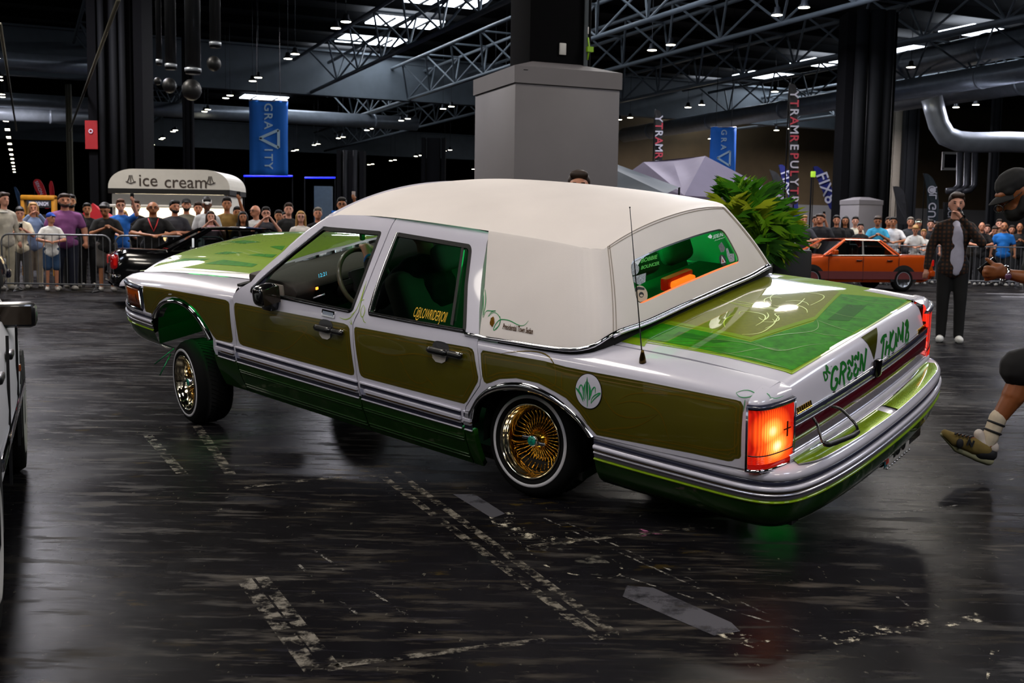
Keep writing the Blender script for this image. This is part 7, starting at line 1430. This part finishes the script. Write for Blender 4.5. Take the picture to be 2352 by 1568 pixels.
# ================================================================== other cars
def sedan(name, lab, loc, rz, paint, L_=4.32, W=1.66, H=1.38, wheel_r=.30, belt=.92, roof=(.30, -.72), cowl=(.98, -1.2), hood=.90, deck=.95, paint2=None, wm=None, mirror_m=None, face=True, interior='#2a2826', nose=.62, lights=True, mz=.09, my=.06):
    c = empty(name, loc, rz, lab, 'car'); hl_ = L_/2; fa, ra_ = hl_*.60, -hl_*.58
    xs = np.r_[np.linspace(-hl_, -hl_+.25, 6), np.linspace(-hl_+.35, hl_-.35, 22), np.linspace(hl_-.25, hl_, 6)]
    top = lambda x: np.interp(x, [-hl_, -hl_+.06, -hl_+.2, cowl[1], cowl[0], hl_-.35, hl_-.08, hl_], [nose+.1, deck-.06, deck, belt+.03, belt+.02, hood-.04, hood-.14, nose-.02]); hwf = lambda x: W/2*(1-.12*abs(x/hl_)**5); bot = lambda x: np.interp(x, [-hl_, -hl_+.3, hl_-.3, hl_], [.34, .22, .22, .32])
    V, F = [], []; k = 9
    for x in xs:
        t_, w_, b_ = float(top(x)), float(hwf(x)), float(bot(x)); m_ = (t_+b_)/2
        V += [(x, 0, t_+.015), (x, w_*.55, t_+.010), (x, w_*.84, t_-.008), (x, w_*.94, t_-.05), (x, w_*.985, t_-.14), (x, w_, m_), (x, w_*.99, b_+.16), (x, w_*.94, b_+.02), (x, w_*.6, b_)]
    n = len(xs); Vr = [(v[0], -v[1], v[2]) for v in V]
    for i in range(n-1):
        for j in range(k-1): F.append((i*k+j, i*k+j+1, (i+1)*k+j+1, (i+1)*k+j))
    F += [tuple(range(k))[::-1], tuple(range((n-1)*k, n*k))]; o_ = len(V); F2 = [tuple(i+o_ for i in f)[::-1] for f in F]; F3 = [(i*k+k-1, o_+i*k+k-1, o_+(i+1)*k+k-1, (i+1)*k+k-1) for i in range(n-1)]
    body = mobj('body', V+Vr, F+F2+F3, paint, c, True); body.data.set_sharp_from_angle(angle=math.radians(35))
    bp = [np.array(p, float) for p in ((cowl[0], W*.46, belt), (cowl[1], W*.45, belt+.02))]; rp_ = [np.array(p, float) for p in ((roof[0], W*.345, H-.05), (roof[1], W*.34, H-.06))]; mir = np.array([1, -1, 1.])
    ro = MB(); xs2 = np.linspace(roof[0]+.04, roof[1]-.04, 9); ys2 = np.linspace(-1, 1, 9); RV = [(x, y*W*.345, H-.05*abs(y)**2.5-.03*((x-(roof[0]+roof[1])/2)/.6)**2) for x in xs2 for y in ys2]; ro.add(RV, [(i*9+j, i*9+j+1, (i+1)*9+j+1, (i+1)*9+j) for i in range(8) for j in range(8)]); ro.build('roof', paint, c, smooth=True)
    GLS = MATS.get('car glass') or glass('car glass', '#8d9a9a', .02, .5)
    quad = lambda A_, B_, C_, D_, s, t: (A_*(1-s)+B_*s)*(1-t)+(D_*(1-s)+C_*s)*t
    for sgn in (1, -1):
        m3 = mir if sgn < 0 else np.ones(3); A_, B_, C_, D_ = bp[0]*m3, bp[1]*m3, rp_[1]*m3, rp_[0]*m3
        for s0, s1, nm in ((.05, .50, 'side_window'), (.53, .93, 'side_window')): mobj(nm, [quad(A_, B_, C_, D_, s, t) for s, t in ((s0, .05), (s1, .05), (s1, .93), (s0, .93))], [(0, 1, 2, 3)], GLS, c, False)
        for s0, s1 in ((0, .05), (.50, .53), (.93, 1)): MB().add([quad(A_, B_, C_, D_, s, t)*np.array([1, f_, 1]) for f_ in (1., .96) for s, t in ((s0, 0), (s1, 0), (s1, 1), (s0, 1))], [(0, 1, 2, 3), (7, 6, 5, 4), (0, 4, 5, 1), (2, 6, 7, 3), (0, 3, 7, 4), (1, 5, 6, 2)]).build('pillar', paint if s0 != .50 else BLACKT, c)
        MB().tube([A_, B_], .014, 6).build('belt_trim', BLACKT, c); MB().tube([D_, C_], .02, 6).build('gutter', paint, c)
        for xw, nm in ((fa, 'front'), (ra_, 'rear')):
            wh = empty('wheel'); wh.parent = c; wh.location = (xw, sgn*(W/2-.11), wheel_r)
            MB().lathe([(wheel_r*.62, -.09), (wheel_r*.92, -.09), (wheel_r, -.05), (wheel_r, .05), (wheel_r*.92, .09), (wheel_r*.66, .095), (wheel_r*.62, .08)], 28, axis='y').build('tyre', TYRE, wh, smooth=True)
            MB().lathe([(wheel_r*.66, .09), (wheel_r*.62, .095), (wheel_r*.55, .05), (wheel_r*.2, .03), (0, .05)] if sgn > 0 else [(wheel_r*.66, -.09), (wheel_r*.62, -.095), (wheel_r*.55, -.05), (wheel_r*.2, -.03), (0, -.05)], 28, axis='y').build('rim', wm or DUCT, wh, smooth=True)
            for q in range(8): t = q*math.pi/4; MB().box((math.cos(t)*wheel_r*.36, sgn*.075, math.sin(t)*wheel_r*.36), (wheel_r*.5, .02, .035), R=np.array([[math.cos(t), 0, -math.sin(t)], [0, 1, 0], [math.sin(t), 0, math.cos(t)]])).build('rim_spoke', wm or CHROME, wh)
            mb = MB(); aw = wheel_r*1.22; pr_ = [(xw+aw*math.cos(t), wheel_r+aw*math.sin(t)) for t in np.linspace(-.15, math.pi+.15, 18)]; yb_ = sgn*(float(hwf(xw))+.006); mb.prism(pr_, -.012, .004, fn=lambda x, y, z: (x, yb_+sgn*z, y)); mb.build('wheel_housing', DARK, c)
            wh.location.y = sgn*(W/2-.085)
        mo = MB().box((cowl[0]-.22, sgn*(W/2+my), belt+mz), (.12, .2, .12)).build('door_mirror', mirror_m or paint, c, bevel=.03); MB().box((cowl[0]-.285, sgn*(W/2+my), belt+mz), (.006, .15, .085)).build('mirror_glass', MATS.get('mirror glass') or CHROME, c)
        for xh in ((cowl[0]+cowl[1])/2+.12, cowl[1]+.32): MB().box((xh, sgn*(W/2+.004), belt-.12), (.16, .03, .03)).build('door_handle', BLACKT, c, bevel=.008)
        for xd in (cowl[0]-.1, (cowl[0]+cowl[1])/2, cowl[1]+.05): MB().box((xd, sgn*(W/2+.001), .58), (.008, .012, .62)).build('door_gap', DARK, c)
        if paint2: MB().box((0, sgn*(W/2+.001), .42), (L_*.9, .01, .20)).build('side_cladding', paint2, c)
    A_, D_ = bp[0], rp_[0]; mobj('windscreen', [A_*.97+A_*[.03, 0, .03], A_*mir, D_*mir, D_], [(0, 1, 2, 3)], GLS, c, False); B_, C_ = bp[1], rp_[1]; mobj('rear_window', [B_, B_*mir, C_*mir, C_], [(0, 1, 2, 3)], GLS, c, False)
    for sgn in (1, -1): MB().tube([A_*[1, sgn, 1], D_*[1, sgn, 1]], .03, 6).build('windscreen_pillar', paint, c); MB().tube([B_*[1, sgn, 1], C_*[1, sgn, 1]], .035, 6).build('rear_pillar', paint, c)
    cm = mat('cabin '+interior, interior, rough=.9, var=.1)
    for x, y in ((.2, .36), (.2, -.36)): MB().box((x, y, .95), (.14, .42, .62)).build('seat', cm, c, bevel=.05)
    MB().box((-.85, 0, .88), (.14, 1.1, .55)).build('rear_bench', cm, c, bevel=.05); MB().box((0, 0, .55), (L_*.55, W*.85, .3)).build('cabin_floor', DARK, c)
    for x, w_, nm in ((hl_, .12, 'front_bumper'), (-hl_, .12, 'rear_bumper')): MB().box((x*.985, 0, .47), (.16, W*.93, .17)).build(nm, paint, c, bevel=.04)
    if lights:
        for sgn in (1, -1): MB().box((-hl_+.02, sgn*W*.34, deck-.20), (.06, W*.22, .17)).build('tail_lamp', LENSR, c, bevel=.02); MB().box((hl_-.05, sgn*W*.32, .68), (.08, W*.2, .13)).build('head_lamp', mat('head lamp lens', '#8f959a', rough=.1, coat=1., var=0), c, bevel=.02)
    return c
ORC = mat('burnt orange metallic', '#c04a0c', rough=.25, metal=.45, coat=1., var=.05, vscale=3.)
pw_ = wgr(2068, 669); hd = math.radians(180+14); hv = np.array([math.cos(hd), math.sin(hd)]); lv_ = np.array([-hv[1], hv[0]])
ctr = pw_[:2]+hv*(4.5/2*.58)-lv_*.72
sedan('sedan', 'orange two-tone sedan parked in front of the right barrier', (ctr[0], ctr[1], 0), hd, ORC, L_=4.5, paint2=mat('plum side cladding', '#5a2a2a', rough=.4, coat=.5, var=.05), wheel_r=.31)
BLKP = mat('black gloss paint', '#050506', rough=.12, coat=1., var=0)
bk_ = wdist(262, 600, 18.6); hd2 = math.radians(24); hv2 = np.array([math.cos(hd2), math.sin(hd2)]); rt2 = np.array([hv2[1], -hv2[0]]); ctr2 = bk_[:2]+hv2*2.62-rt2*.9
bc_ = sedan('coupe', 'glossy black coupe parked behind the bonnet of the lowrider', (ctr2[0], ctr2[1], 0), hd2, BLKP, L_=5.24, W=1.88, H=1.40, belt=.93, deck=.98, hood=.88, roof=(.05, -1.0), cowl=(1.0, -1.75), nose=.66, interior='#1a1a1c')
ol = MB().box((-1.32, -.905, 1.10), (.035, .02, .16)).build('opera_lamp', mat('opera lamp', '#cfd3d6', rough=.2, emit='#cfd3d6', estr=.4, var=0), bc_, bevel=.006)
mb = MB(); mb.box((-2.60, -.66, .76), (.14, .36, .26)); mb.build('tail_lens', mat('glossy red lens', '#8a060c', rough=.1, coat=1., emit='#8a060c', estr=.15, var=.1), bc_, bevel=.05); MB().box((-2.64, -.35, .70), (.06, .2, .3)).build('chrome_panel', CHROME, bc_, bevel=.02)
SLV = mat('silver white paint', '#c4c4c8', rough=.5, metal=.0, spec=.2, coat=.15, var=.02)
hA = np.array([-.378, .926]); rA = np.array([.926, .378]); fwp = np.array([-2.62, 5.95]); cw_ = fwp-hA*(4.43*.5*.60)-rA*.90
sw_ = sedan('saloon', 'silver white car cut off by the left edge', (cw_[0], cw_[1], 0), math.atan2(hA[1], hA[0]), SLV, L_=4.43, W=1.70, H=1.39, wheel_r=.30, mirror_m=mat('black plastic', '#08080a', rough=.3, coat=.5, var=0), wm=mat('white steel wheel', '#b5b3b0', rough=.35, coat=.5, var=.03), cowl=(.72, -1.25), mz=.0, my=.0)
MB().box((4.43*.5*.60-.42, -.852, .62), (.05, .012, .035)).build('side_repeater', AMB, sw_, bevel=.004); MB().box((.1, -.856, .50), (2.2, .02, .05)).build('rub_strip', CHROME, sw_, bevel=.006)
sedan('hatchback', 'dark navy car at the far left in front of the barrier', (-10.05, 18.2, 0), math.radians(92), mat('navy paint', '#070a1c', rough=.15, coat=1., var=0), W=1.72, interior='#101012')
# ================================================================== driver's arm and figure in the lowrider
swh = carpt(836, 577, 0, 1.66)
def dcar(p): return tuple(p)
dr = empty('person', (0, 0, 0), 0, 'driver in dark clothes with one hand on the steering wheel', 'person', None, mw=Matrix(CM.tolist()))
S_ = np.array([1.22, .42, 0]); wr_ = swh+np.array([-.03, .0, -.02]); el_ = np.array([1.35, .62, .88])
bd = [('c', S_+[.0, 0, .62], S_+[-.08, 0, .95], .15, .16), ('c', S_+[-.09, -.14, 1.08], S_+[-.09, .14, 1.08], .07, .07), ('c', S_+[-.09, 0, 1.1], S_+[-.07, 0, 1.22], .055, .05), ('e', S_+[-.06, 0, 1.30], (.095, .075, .105)), ('c', S_+[-.05, .18, 1.05], el_, .055, .042), ('c', el_, wr_, .04, .028), ('c', S_+[0, .1, .60], S_+[.42, .12, .66], .085, .06), ('c', S_+[0, -.1, .60], S_+[.42, -.12, .66], .085, .06), ('c', S_+[.42, .12, .66], S_+[.72, .12, .38], .055, .045), ('c', S_+[.42, -.12, .66], S_+[.72, -.12, .38], .055, .045)]+hand_caps(wr_, el_, .9, 1.05)
pslot('body', blob(bd, .011), SKIN['a'], dr); inf_ = [('c', c[1], c[2], c[3]+.014, c[4]+.014) for c in bd[:2]]+[('c', bd[4][1], bd[4][2], .068, .056), ('c', el_, el_+(wr_-el_)*.8, .056, .042)]+[('c', c[1], c[2], c[3]+.016, c[4]+.016) for c in bd[6:10]]
pslot('clothes', blob(inf_, .012), cloth('#0b0b0d'), dr); pslot('hair', blob([('e', S_+[-.075, 0, 1.335], (.10, .083, .085))], .012), mat('hair k', HAIR['k'], rough=.6, var=.2, vscale=40.), dr)
wb = MB().tube([wr_+(el_-wr_)*.12+np.array([0, .034*math.cos(t), .034*math.sin(t)]) for t in np.linspace(0, 2*math.pi, 14, endpoint=False)], .008, 6, closed=True).build('wristband', mat('blue wristband', '#3a6fd0', rough=.5, var=0), dr, smooth=True)
hd_ = carpt(832, 543, 0, 1.72); do = empty('hanging_ornament', (0, 0, 0), 0, 'small white and green ornament hanging inside the windscreen', 'ornament', None, mw=Matrix(CM.tolist())); MB().box(hd_, (.03, .03, .05)).build('figure', mat('green figure', '#1c5a2a', rough=.5, var=.3, vscale=80.), do, bevel=.01); MB().box(hd_+np.array([0, 0, -.06]), (.03, .05, .035)).build('white_base', KW, do, bevel=.008); MB().tube([hd_+[0, 0, .03], hd_+[.03, 0, .16]], .003, 5).build('cord', DKST, do)
# ================================================================== capped man with the phone, right foreground
dF = 6.2
def q6(u, v, dy=0.): return wdist(u, v, dF+dy)
man = empty('person', (q6(2420, 1060)[0], dF, 0), 0, 'man in black cap, shorts and tan trainers striding in at the right edge', 'person'); mo_ = np.array(man.location)
def L6(u, v, dy=0.): return q6(u, v, dy)-mo_
hc = L6(2338, 447); Rt = np.array([[math.cos(.55), 0, math.sin(.55)], [0, 1, 0], [-math.sin(.55), 0, math.cos(.55)]]).T
hd3 = lambda x, y, z: hc+Rt@np.array([x, y, z])          # head frame: face towards -x, up z, tipped forward
head = [('e', hd3(.0, 0, .03), (.102, .08, .112), Rt), ('e', hd3(-.05, 0, -.055), (.062, .06, .062), Rt), ('c', hd3(-.10, 0, .02), hd3(-.128, 0, -.018), .012, .018), ('c', hd3(-.098, 0, -.06), hd3(-.092, 0, -.062), .018, .018), ('c', hd3(-.09, -.03, .048), hd3(-.09, .03, .048), .016, .016), ('e', hd3(.015, -.080, .0), (.026, .013, .036), Rt), ('e', hd3(.015, .080, .0), (.026, .013, .036), Rt)]
nk = L6(2395, 520); sh_ = L6(2440, 590, .0)
tors = [('c', hd3(.05, 0, -.05), nk, .058, .062), ('c', L6(2415, 575, -.17), L6(2415, 575, .17), .085, .085), ('c', L6(2425, 600), L6(2440, 790), .165, .15), ('e', L6(2445, 820), (.15, .17, .12))]
elb = L6(2432, 668, -.22); wr3 = L6(2318, 630, -.12)
arm = [('c', L6(2418, 580, -.2), elb, .056, .046), ('c', elb, L6(2375, 640, -.17), .046, .044), ('c', L6(2375, 640, -.17), wr3, .044, .030)]
def H6(x, y, dy=-.12): return L6(2100+x/5.226, 380+y/5.226, dy)
hand = [('c', wr3, H6(1000, 1280), .032, .036), ('c', H6(1010, 1240), H6(940, 1290), .036, .036), ('c', H6(960, 1200), H6(905, 1150), .016, .0135), ('c', H6(905, 1150), H6(868, 1120), .0135, .011),
        ('c', H6(960, 1240, -.14), H6(880, 1220, -.16), .015, .013), ('c', H6(880, 1220, -.16), H6(848, 1225, -.14), .013, .011), ('c', H6(950, 1280, -.14), H6(865, 1275, -.16), .015, .013), ('c', H6(865, 1275, -.16), H6(826, 1275, -.13), .013, .011), ('c', H6(950, 1315, -.14), H6(870, 1320, -.15), .014, .012), ('c', H6(870, 1320, -.15), H6(830, 1318, -.12), .012, .0105), ('c', H6(960, 1345, -.13), H6(890, 1365, -.13), .013, .011), ('c', H6(890, 1365, -.13), H6(850, 1372, -.11), .011, .0095)]
def S6(x, y, dy=0.): return L6(2140+x/4.613, 760+y/4.613, dy)
kn = S6(980, 420); ank = S6(620, 1120); legs = [('c', L6(2445, 830, -.08), kn, .095, .066), ('c', kn, S6(860, 700), .066, .066), ('c', S6(860, 700), S6(720, 910), .062, .044), ('c', S6(720, 910), ank, .042, .038), ('c', ank, S6(560, 1260), .045, .04), ('c', S6(560, 1230), S6(250, 1130), .042, .032),
        ('c', L6(2450, 830, .1), L6(2480, 930, .12), .095, .062), ('c', L6(2480, 930, .12), L6(2520, 1040, .12), .058, .042), ('c', L6(2520, 1050, .12), L6(2480, 1062, .12), .04, .035)]
pslot('body', blob(head+tors+arm+hand+legs, .0075, 4), mat('skin warm brown', '#7a4420', rough=.5, var=.08, vscale=14.), man)
BLKC = mat('black cotton', '#060607', rough=.9, var=.15, vscale=10.)
g_ = lambda c, g: ('c', c[1], c[2], c[3]+g, c[4]+g) if c[0] == 'c' else ('e', c[1], tuple(x+g for x in c[2]))
pslot('tshirt', blob([g_(c, .018) for c in tors[1:]]+[('c', L6(2418, 580, -.2), L6(2428, 640, -.22), .078, .076), ('c', nk, L6(2410, 560), .075, .09)], .014), BLKC, man)
pslot('shorts', blob([('e', L6(2445, 820), (.18, .2, .14)), ('c', L6(2445, 830, -.08), S6(930, 395), .125, .115), ('c', L6(2450, 830, .1), L6(2478, 920, .12), .125, .11)], .014), BLKC, man)
pslot('cap', blob([('e', hd3(.008, 0, .068), (.108, .088, .085), Rt), ('c', hd3(-.05, -.05, .05), hd3(-.05, .05, .05), .03, .03)], .008), mat('black cap cotton', '#040405', rough=.85, var=.2, vscale=30.), man)
bt = MB(); nb_ = 9
for ang in np.linspace(-1.15, 1.15, nb_):
    for rr_, zz_ in ((.085, .052), (.125, .046), (.165, .030), (.165, .025), (.125, .041), (.085, .047)): bt.V.append(tuple(hd3(-rr_*math.cos(ang)*(1 if rr_ > .1 else 1.), rr_*math.sin(ang)*.62, zz_-.03*(1-math.cos(ang)))))
bt.F = [(i*6+j, (i+1)*6+j, (i+1)*6+(j+1) % 6, i*6+(j+1) % 6) for i in range(nb_-1) for j in range(6)]; bt.M = [0]*len(bt.F); bt.build('cap_brim', MATS['black cap cotton'], man, smooth=True)
pslot('beard', blob([('e', hd3(-.055, 0, -.075), (.068, .066, .055), Rt), ('c', hd3(.0, -.07, -.01), hd3(-.04, -.058, -.07), .022, .03), ('c', hd3(.0, .07, -.01), hd3(-.04, .058, -.07), .022, .03), ('c', hd3(-.107, -.025, -.048), hd3(-.107, .025, -.048), .012, .012)], .008), mat('black beard', '#070504', rough=.8, var=.3, vscale=60.), man)
pslot('hair', blob([('e', hd3(.045, 0, .01), (.068, .078, .062), Rt)], .009), mat('hair k', HAIR['k'], rough=.6, var=.2, vscale=40.), man)
gl = MB(); gp = hd3(-.15, -.05, -.005); gl.tube([gp+Rt@np.array([.030*math.cos(t)*.5, -.03*math.cos(t)*.8, .022*math.sin(t)]) for t in np.linspace(0, 2*math.pi, 14, endpoint=False)], .0028, 6, closed=True); gl.tube([gp+Rt@np.array([.02, -.02, .005]), hd3(.01, -.082, .02)], .0025, 5); gl.build('glasses', PHONE, man, smooth=True)
pslot('eyes', blob([('e', hd3(-.093, -.032, .022), (.008, .012, .008))], .003, 1), mat('eye dark', '#120a08', rough=.3, var=0), man)
mb = MB(); cn = H6(1085, 1300); tdir = (wr3-H6(1000, 1280)); tdir /= np.linalg.norm(tdir); e1 = np.cross(tdir, [0, 0, 1.]); e1 /= np.linalg.norm(e1); e2 = np.cross(tdir, e1)
mb.tube([cn+(e1*math.cos(t)+e2*math.sin(t))*.041 for t in np.linspace(0, 2*math.pi, 20, endpoint=False)], .009, 8, closed=True); wt = mb.build('wristwatch', CHROME, man, smooth=True); MB().ball(cn+np.array([0, -.046, -.012]), (.02, .009, .02), 14).build('watch_face', mat('watch dial', '#5a3a55', rough=.15, coat=1., var=0), wt, smooth=True)
ph = MB().box((0, 0, 0), (.055, .014, .11)).build('phone', PHONE, None, bevel=.004); ph.location = H6(885, 1215, -.10)+mo_; ph.rotation_euler = (.2, .9, .3); props(ph, 'phone in the hand of the capped man at right', 'phone')
# sock, trainer
SOCK = mat('cream sock', '#b5a893', rough=.95, var=.08, vscale=30.); so = pslot('sock', blob([('c', S6(705, 915), ank, .050, .045), ('c', ank, S6(570, 1215), .048, .042)], .009), SOCK, man)
ad = (ank-S6(705, 915)); ad /= np.linalg.norm(ad); u1 = np.cross(ad, [0, 1., 0]); u1 /= np.linalg.norm(u1); u2 = np.cross(ad, u1)
for k in (.035, .085):
    c_ = S6(705, 915)+ad*k; MB().tube([c_+(u1*math.cos(t)+u2*math.sin(t))*.0475 for t in np.linspace(0, 2*math.pi, 20, endpoint=False)], .006, 6, closed=True).build('sock_stripe', FK, so, smooth=True)
pslot('shoe', blob([('c', L6(2525, 1050, .12), L6(2470, 1064, .12), .052, .045)], .012), cloth('#6d5c2e'), man)
tr = empty('trainer'); tr.parent = man
TAN = mat('tan suede', '#6d5c2e', rough=.9, var=.12, vscale=25.); pslot('upper', blob([('c', S6(560, 1250), S6(430, 1215), .05, .052), ('c', S6(430, 1215), S6(240, 1150), .05, .042), ('c', S6(240, 1150), S6(140, 1085), .040, .026)], .009), TAN, tr)
pslot('midsole', blob([('c', S6(600, 1365), S6(480, 1330), .034, .030), ('c', S6(480, 1330), S6(260, 1240), .028, .024), ('c', S6(260, 1240), S6(110, 1090), .022, .014)], .008), mat('cream midsole', '#8f8d70', rough=.7, var=.1), tr)
pslot('heel_panel', blob([('c', S6(610, 1300), S6(510, 1285), .046, .046)], .008), FK, tr); pslot('collar', blob([('c', S6(500, 1090), S6(530, 1190), .03, .034), ('c', S6(530, 1190), S6(640, 1230), .040, .040)], .008), mat('white leather collar', '#b5aaa2', rough=.7, var=.05), tr); pslot('side_patch', blob([('e', S6(300, 1190, -.046), (.022, .012, .03))], .005), FK, tr)
for k in range(5): MB().tube([S6(250+k*38, 1090+k*10, -.05), S6(265+k*38, 1080+k*9, -.02), S6(290+k*38, 1085+k*8, .03)], .006, 5).build('lace', FK, tr, smooth=True)
nm = text_mesh('N', .05, ext=.002, bold=.003); link('side_letter', nm, FK, tr, Matrix.Translation(S6(410, 1190, -.056))@Matrix.Rotation(math.radians(20), 4, 'Y')@Matrix(((1, 0, 0, 0), (0, 0, -1, 0), (0, 1, 0, 0), (0, 0, 0, 1))))
# ================================================================== marks on the floor
def smat(name, col, dens_=.5, sc=9.):
    m = bpy.data.materials.new(name); m.use_nodes = True; nt = m.node_tree; N = nt.nodes.new; L = nt.links.new; b = nt.nodes['Principled BSDF']; b.inputs['Base Color'].default_value = lin(col)+[1]; b.inputs['Roughness'].default_value = .7
    tc = N('ShaderNodeTexCoord'); n = N('ShaderNodeTexNoise'); n.inputs['Scale'].default_value = sc; n.inputs['Detail'].default_value = 8; n.inputs['Roughness'].default_value = .7; L(tc.outputs['Object'], n.inputs[0]); r = N('ShaderNodeMapRange'); r.inputs[1].default_value = .62-dens_*.25; r.inputs[2].default_value = .70-dens_*.2; L(n.outputs['Fac'], r.inputs[0]); L(r.outputs[0], b.inputs['Alpha']); MATS[name] = m; return m
TAPE = smat('worn tape residue', '#5d574c', .55, 13.); TAPEB = smat('pale glue residue', '#b0a894', .32, 16.); GRP = smat('grey floor patch', '#34333a', .9, 3.); PNK = smat('pink chalk', '#8a4a6a', .6, 20.); SCR = smat('floor scratch', '#77736b', .45, 14.)
def mark(name, pts, w, m, lift=.0012, smooth=True):
    P = resample(np.array([wgr(u, v)[:2] for u, v in pts]), step=.05, smooth=smooth and len(pts) > 2); T = np.gradient(P, axis=0); T /= np.linalg.norm(T, axis=1)[:, None]+1e-9; n = np.stack([-T[:, 1], T[:, 0]], 1)*w/2; k = len(P)
    V = [(p[0], p[1], lift) for p in P+n]+[(p[0], p[1], lift) for p in P-n]; mobj(name, V, [(i, i+1, k+i+1, k+i) for i in range(k-1)], m, FLOOR, False)
def poly(name, pts, m, lift=.0015): V = [tuple(wgr(u, v)[:2])+(lift,) for u, v in pts]; mobj(name, V, [tuple(range(len(V)))], m, FLOOR, False)
mark('tape_mark', [(880, 1095), (1380, 1470)], .045, TAPE); mark('tape_mark', [(905, 1080), (1410, 1455)], .045, TAPE); mark('tape_mark', [(560, 1330), (720, 1540)], .06, TAPE); mark('tape_mark', [(600, 1325), (770, 1540)], .05, TAPE); mark('tape_mark', [(340, 1000), (420, 1090)], .06, TAPE); mark('tape_mark', [(440, 960), (530, 1090)], .06, TAPE)
mark('tape_mark', [(560, 1120), (760, 1098), (910, 1090)], .05, TAPE); mark('tape_mark', [(760, 1530), (1000, 1500), (1250, 1470)], .04, TAPE); mark('glue_mark', [(1900, 1470), (2050, 1445), (2260, 1415)], .09, TAPEB); mark('glue_mark', [(1150, 1175), (1190, 1220), (1320, 1245)], .12, TAPEB); mark('glue_mark', [(1650, 1445), (1750, 1480)], .10, TAPEB); mark('tape_mark', [(1210, 1255), (1480, 1225), (1640, 1210)], .04, TAPE)
poly('patch_mark', [(1440, 1345), (1500, 1350), (1680, 1430), (1700, 1450), (1640, 1460), (1430, 1370)], GRP); poly('patch_mark', [(1040, 1135), (1090, 1135), (1160, 1180), (1130, 1190)], GRP); poly('patch_mark', [(1150, 1215), (1330, 1250), (1430, 1310), (1415, 1325), (1300, 1315), (1230, 1280)], smat('dusty patch', '#4a473f', .25, 6.)); mark('crack_mark', [(1150, 1215), (1225, 1275), (1280, 1310), (1415, 1325), (1425, 1300), (1380, 1268)], .012, TAPEB)
for a_, b2 in (((1250, 1190), (1700, 1395)), ((1300, 1200), (1760, 1410)), ((1420, 1320), (1900, 1470)), ((840, 1350), (960, 1430)), ((700, 1250), (790, 1310)), ((680, 1290), (715, 1325)), ((770, 1370), (820, 1410)), ((60, 880), (300, 870)), ((150, 760), (330, 752)), ((100, 1010), (390, 985)), ((430, 1080), (640, 1060)), ((2150, 890), (2260, 900)), ((2240, 917), (2290, 925)), ((2180, 1120), (2330, 1100)), ((1980, 1190), (2200, 1160)), ((2270, 672), (2352, 676)), ((2060, 1370), (2090, 1395))):
    mark('scratch_mark', [a_, b2], .012, SCR)
for a_, b2 in (((2265, 674), (2400, 676)), ((2300, 681), (2400, 683))): mark('white_strip', [a_, b2], .16, mat('white floor strip', '#9a99a0', rough=.6, var=.05))
poly('patch_mark', [(2260, 1590), (2275, 1492), (2300, 1490), (2290, 1500)], TAPEB); mark('pink_mark', [(1468, 1222), (1525, 1228)], .02, PNK); mark('pink_mark', [(1468, 1215), (1495, 1226), (1475, 1232)], .02, PNK)
bpy.data.scenes.remove(TMP)
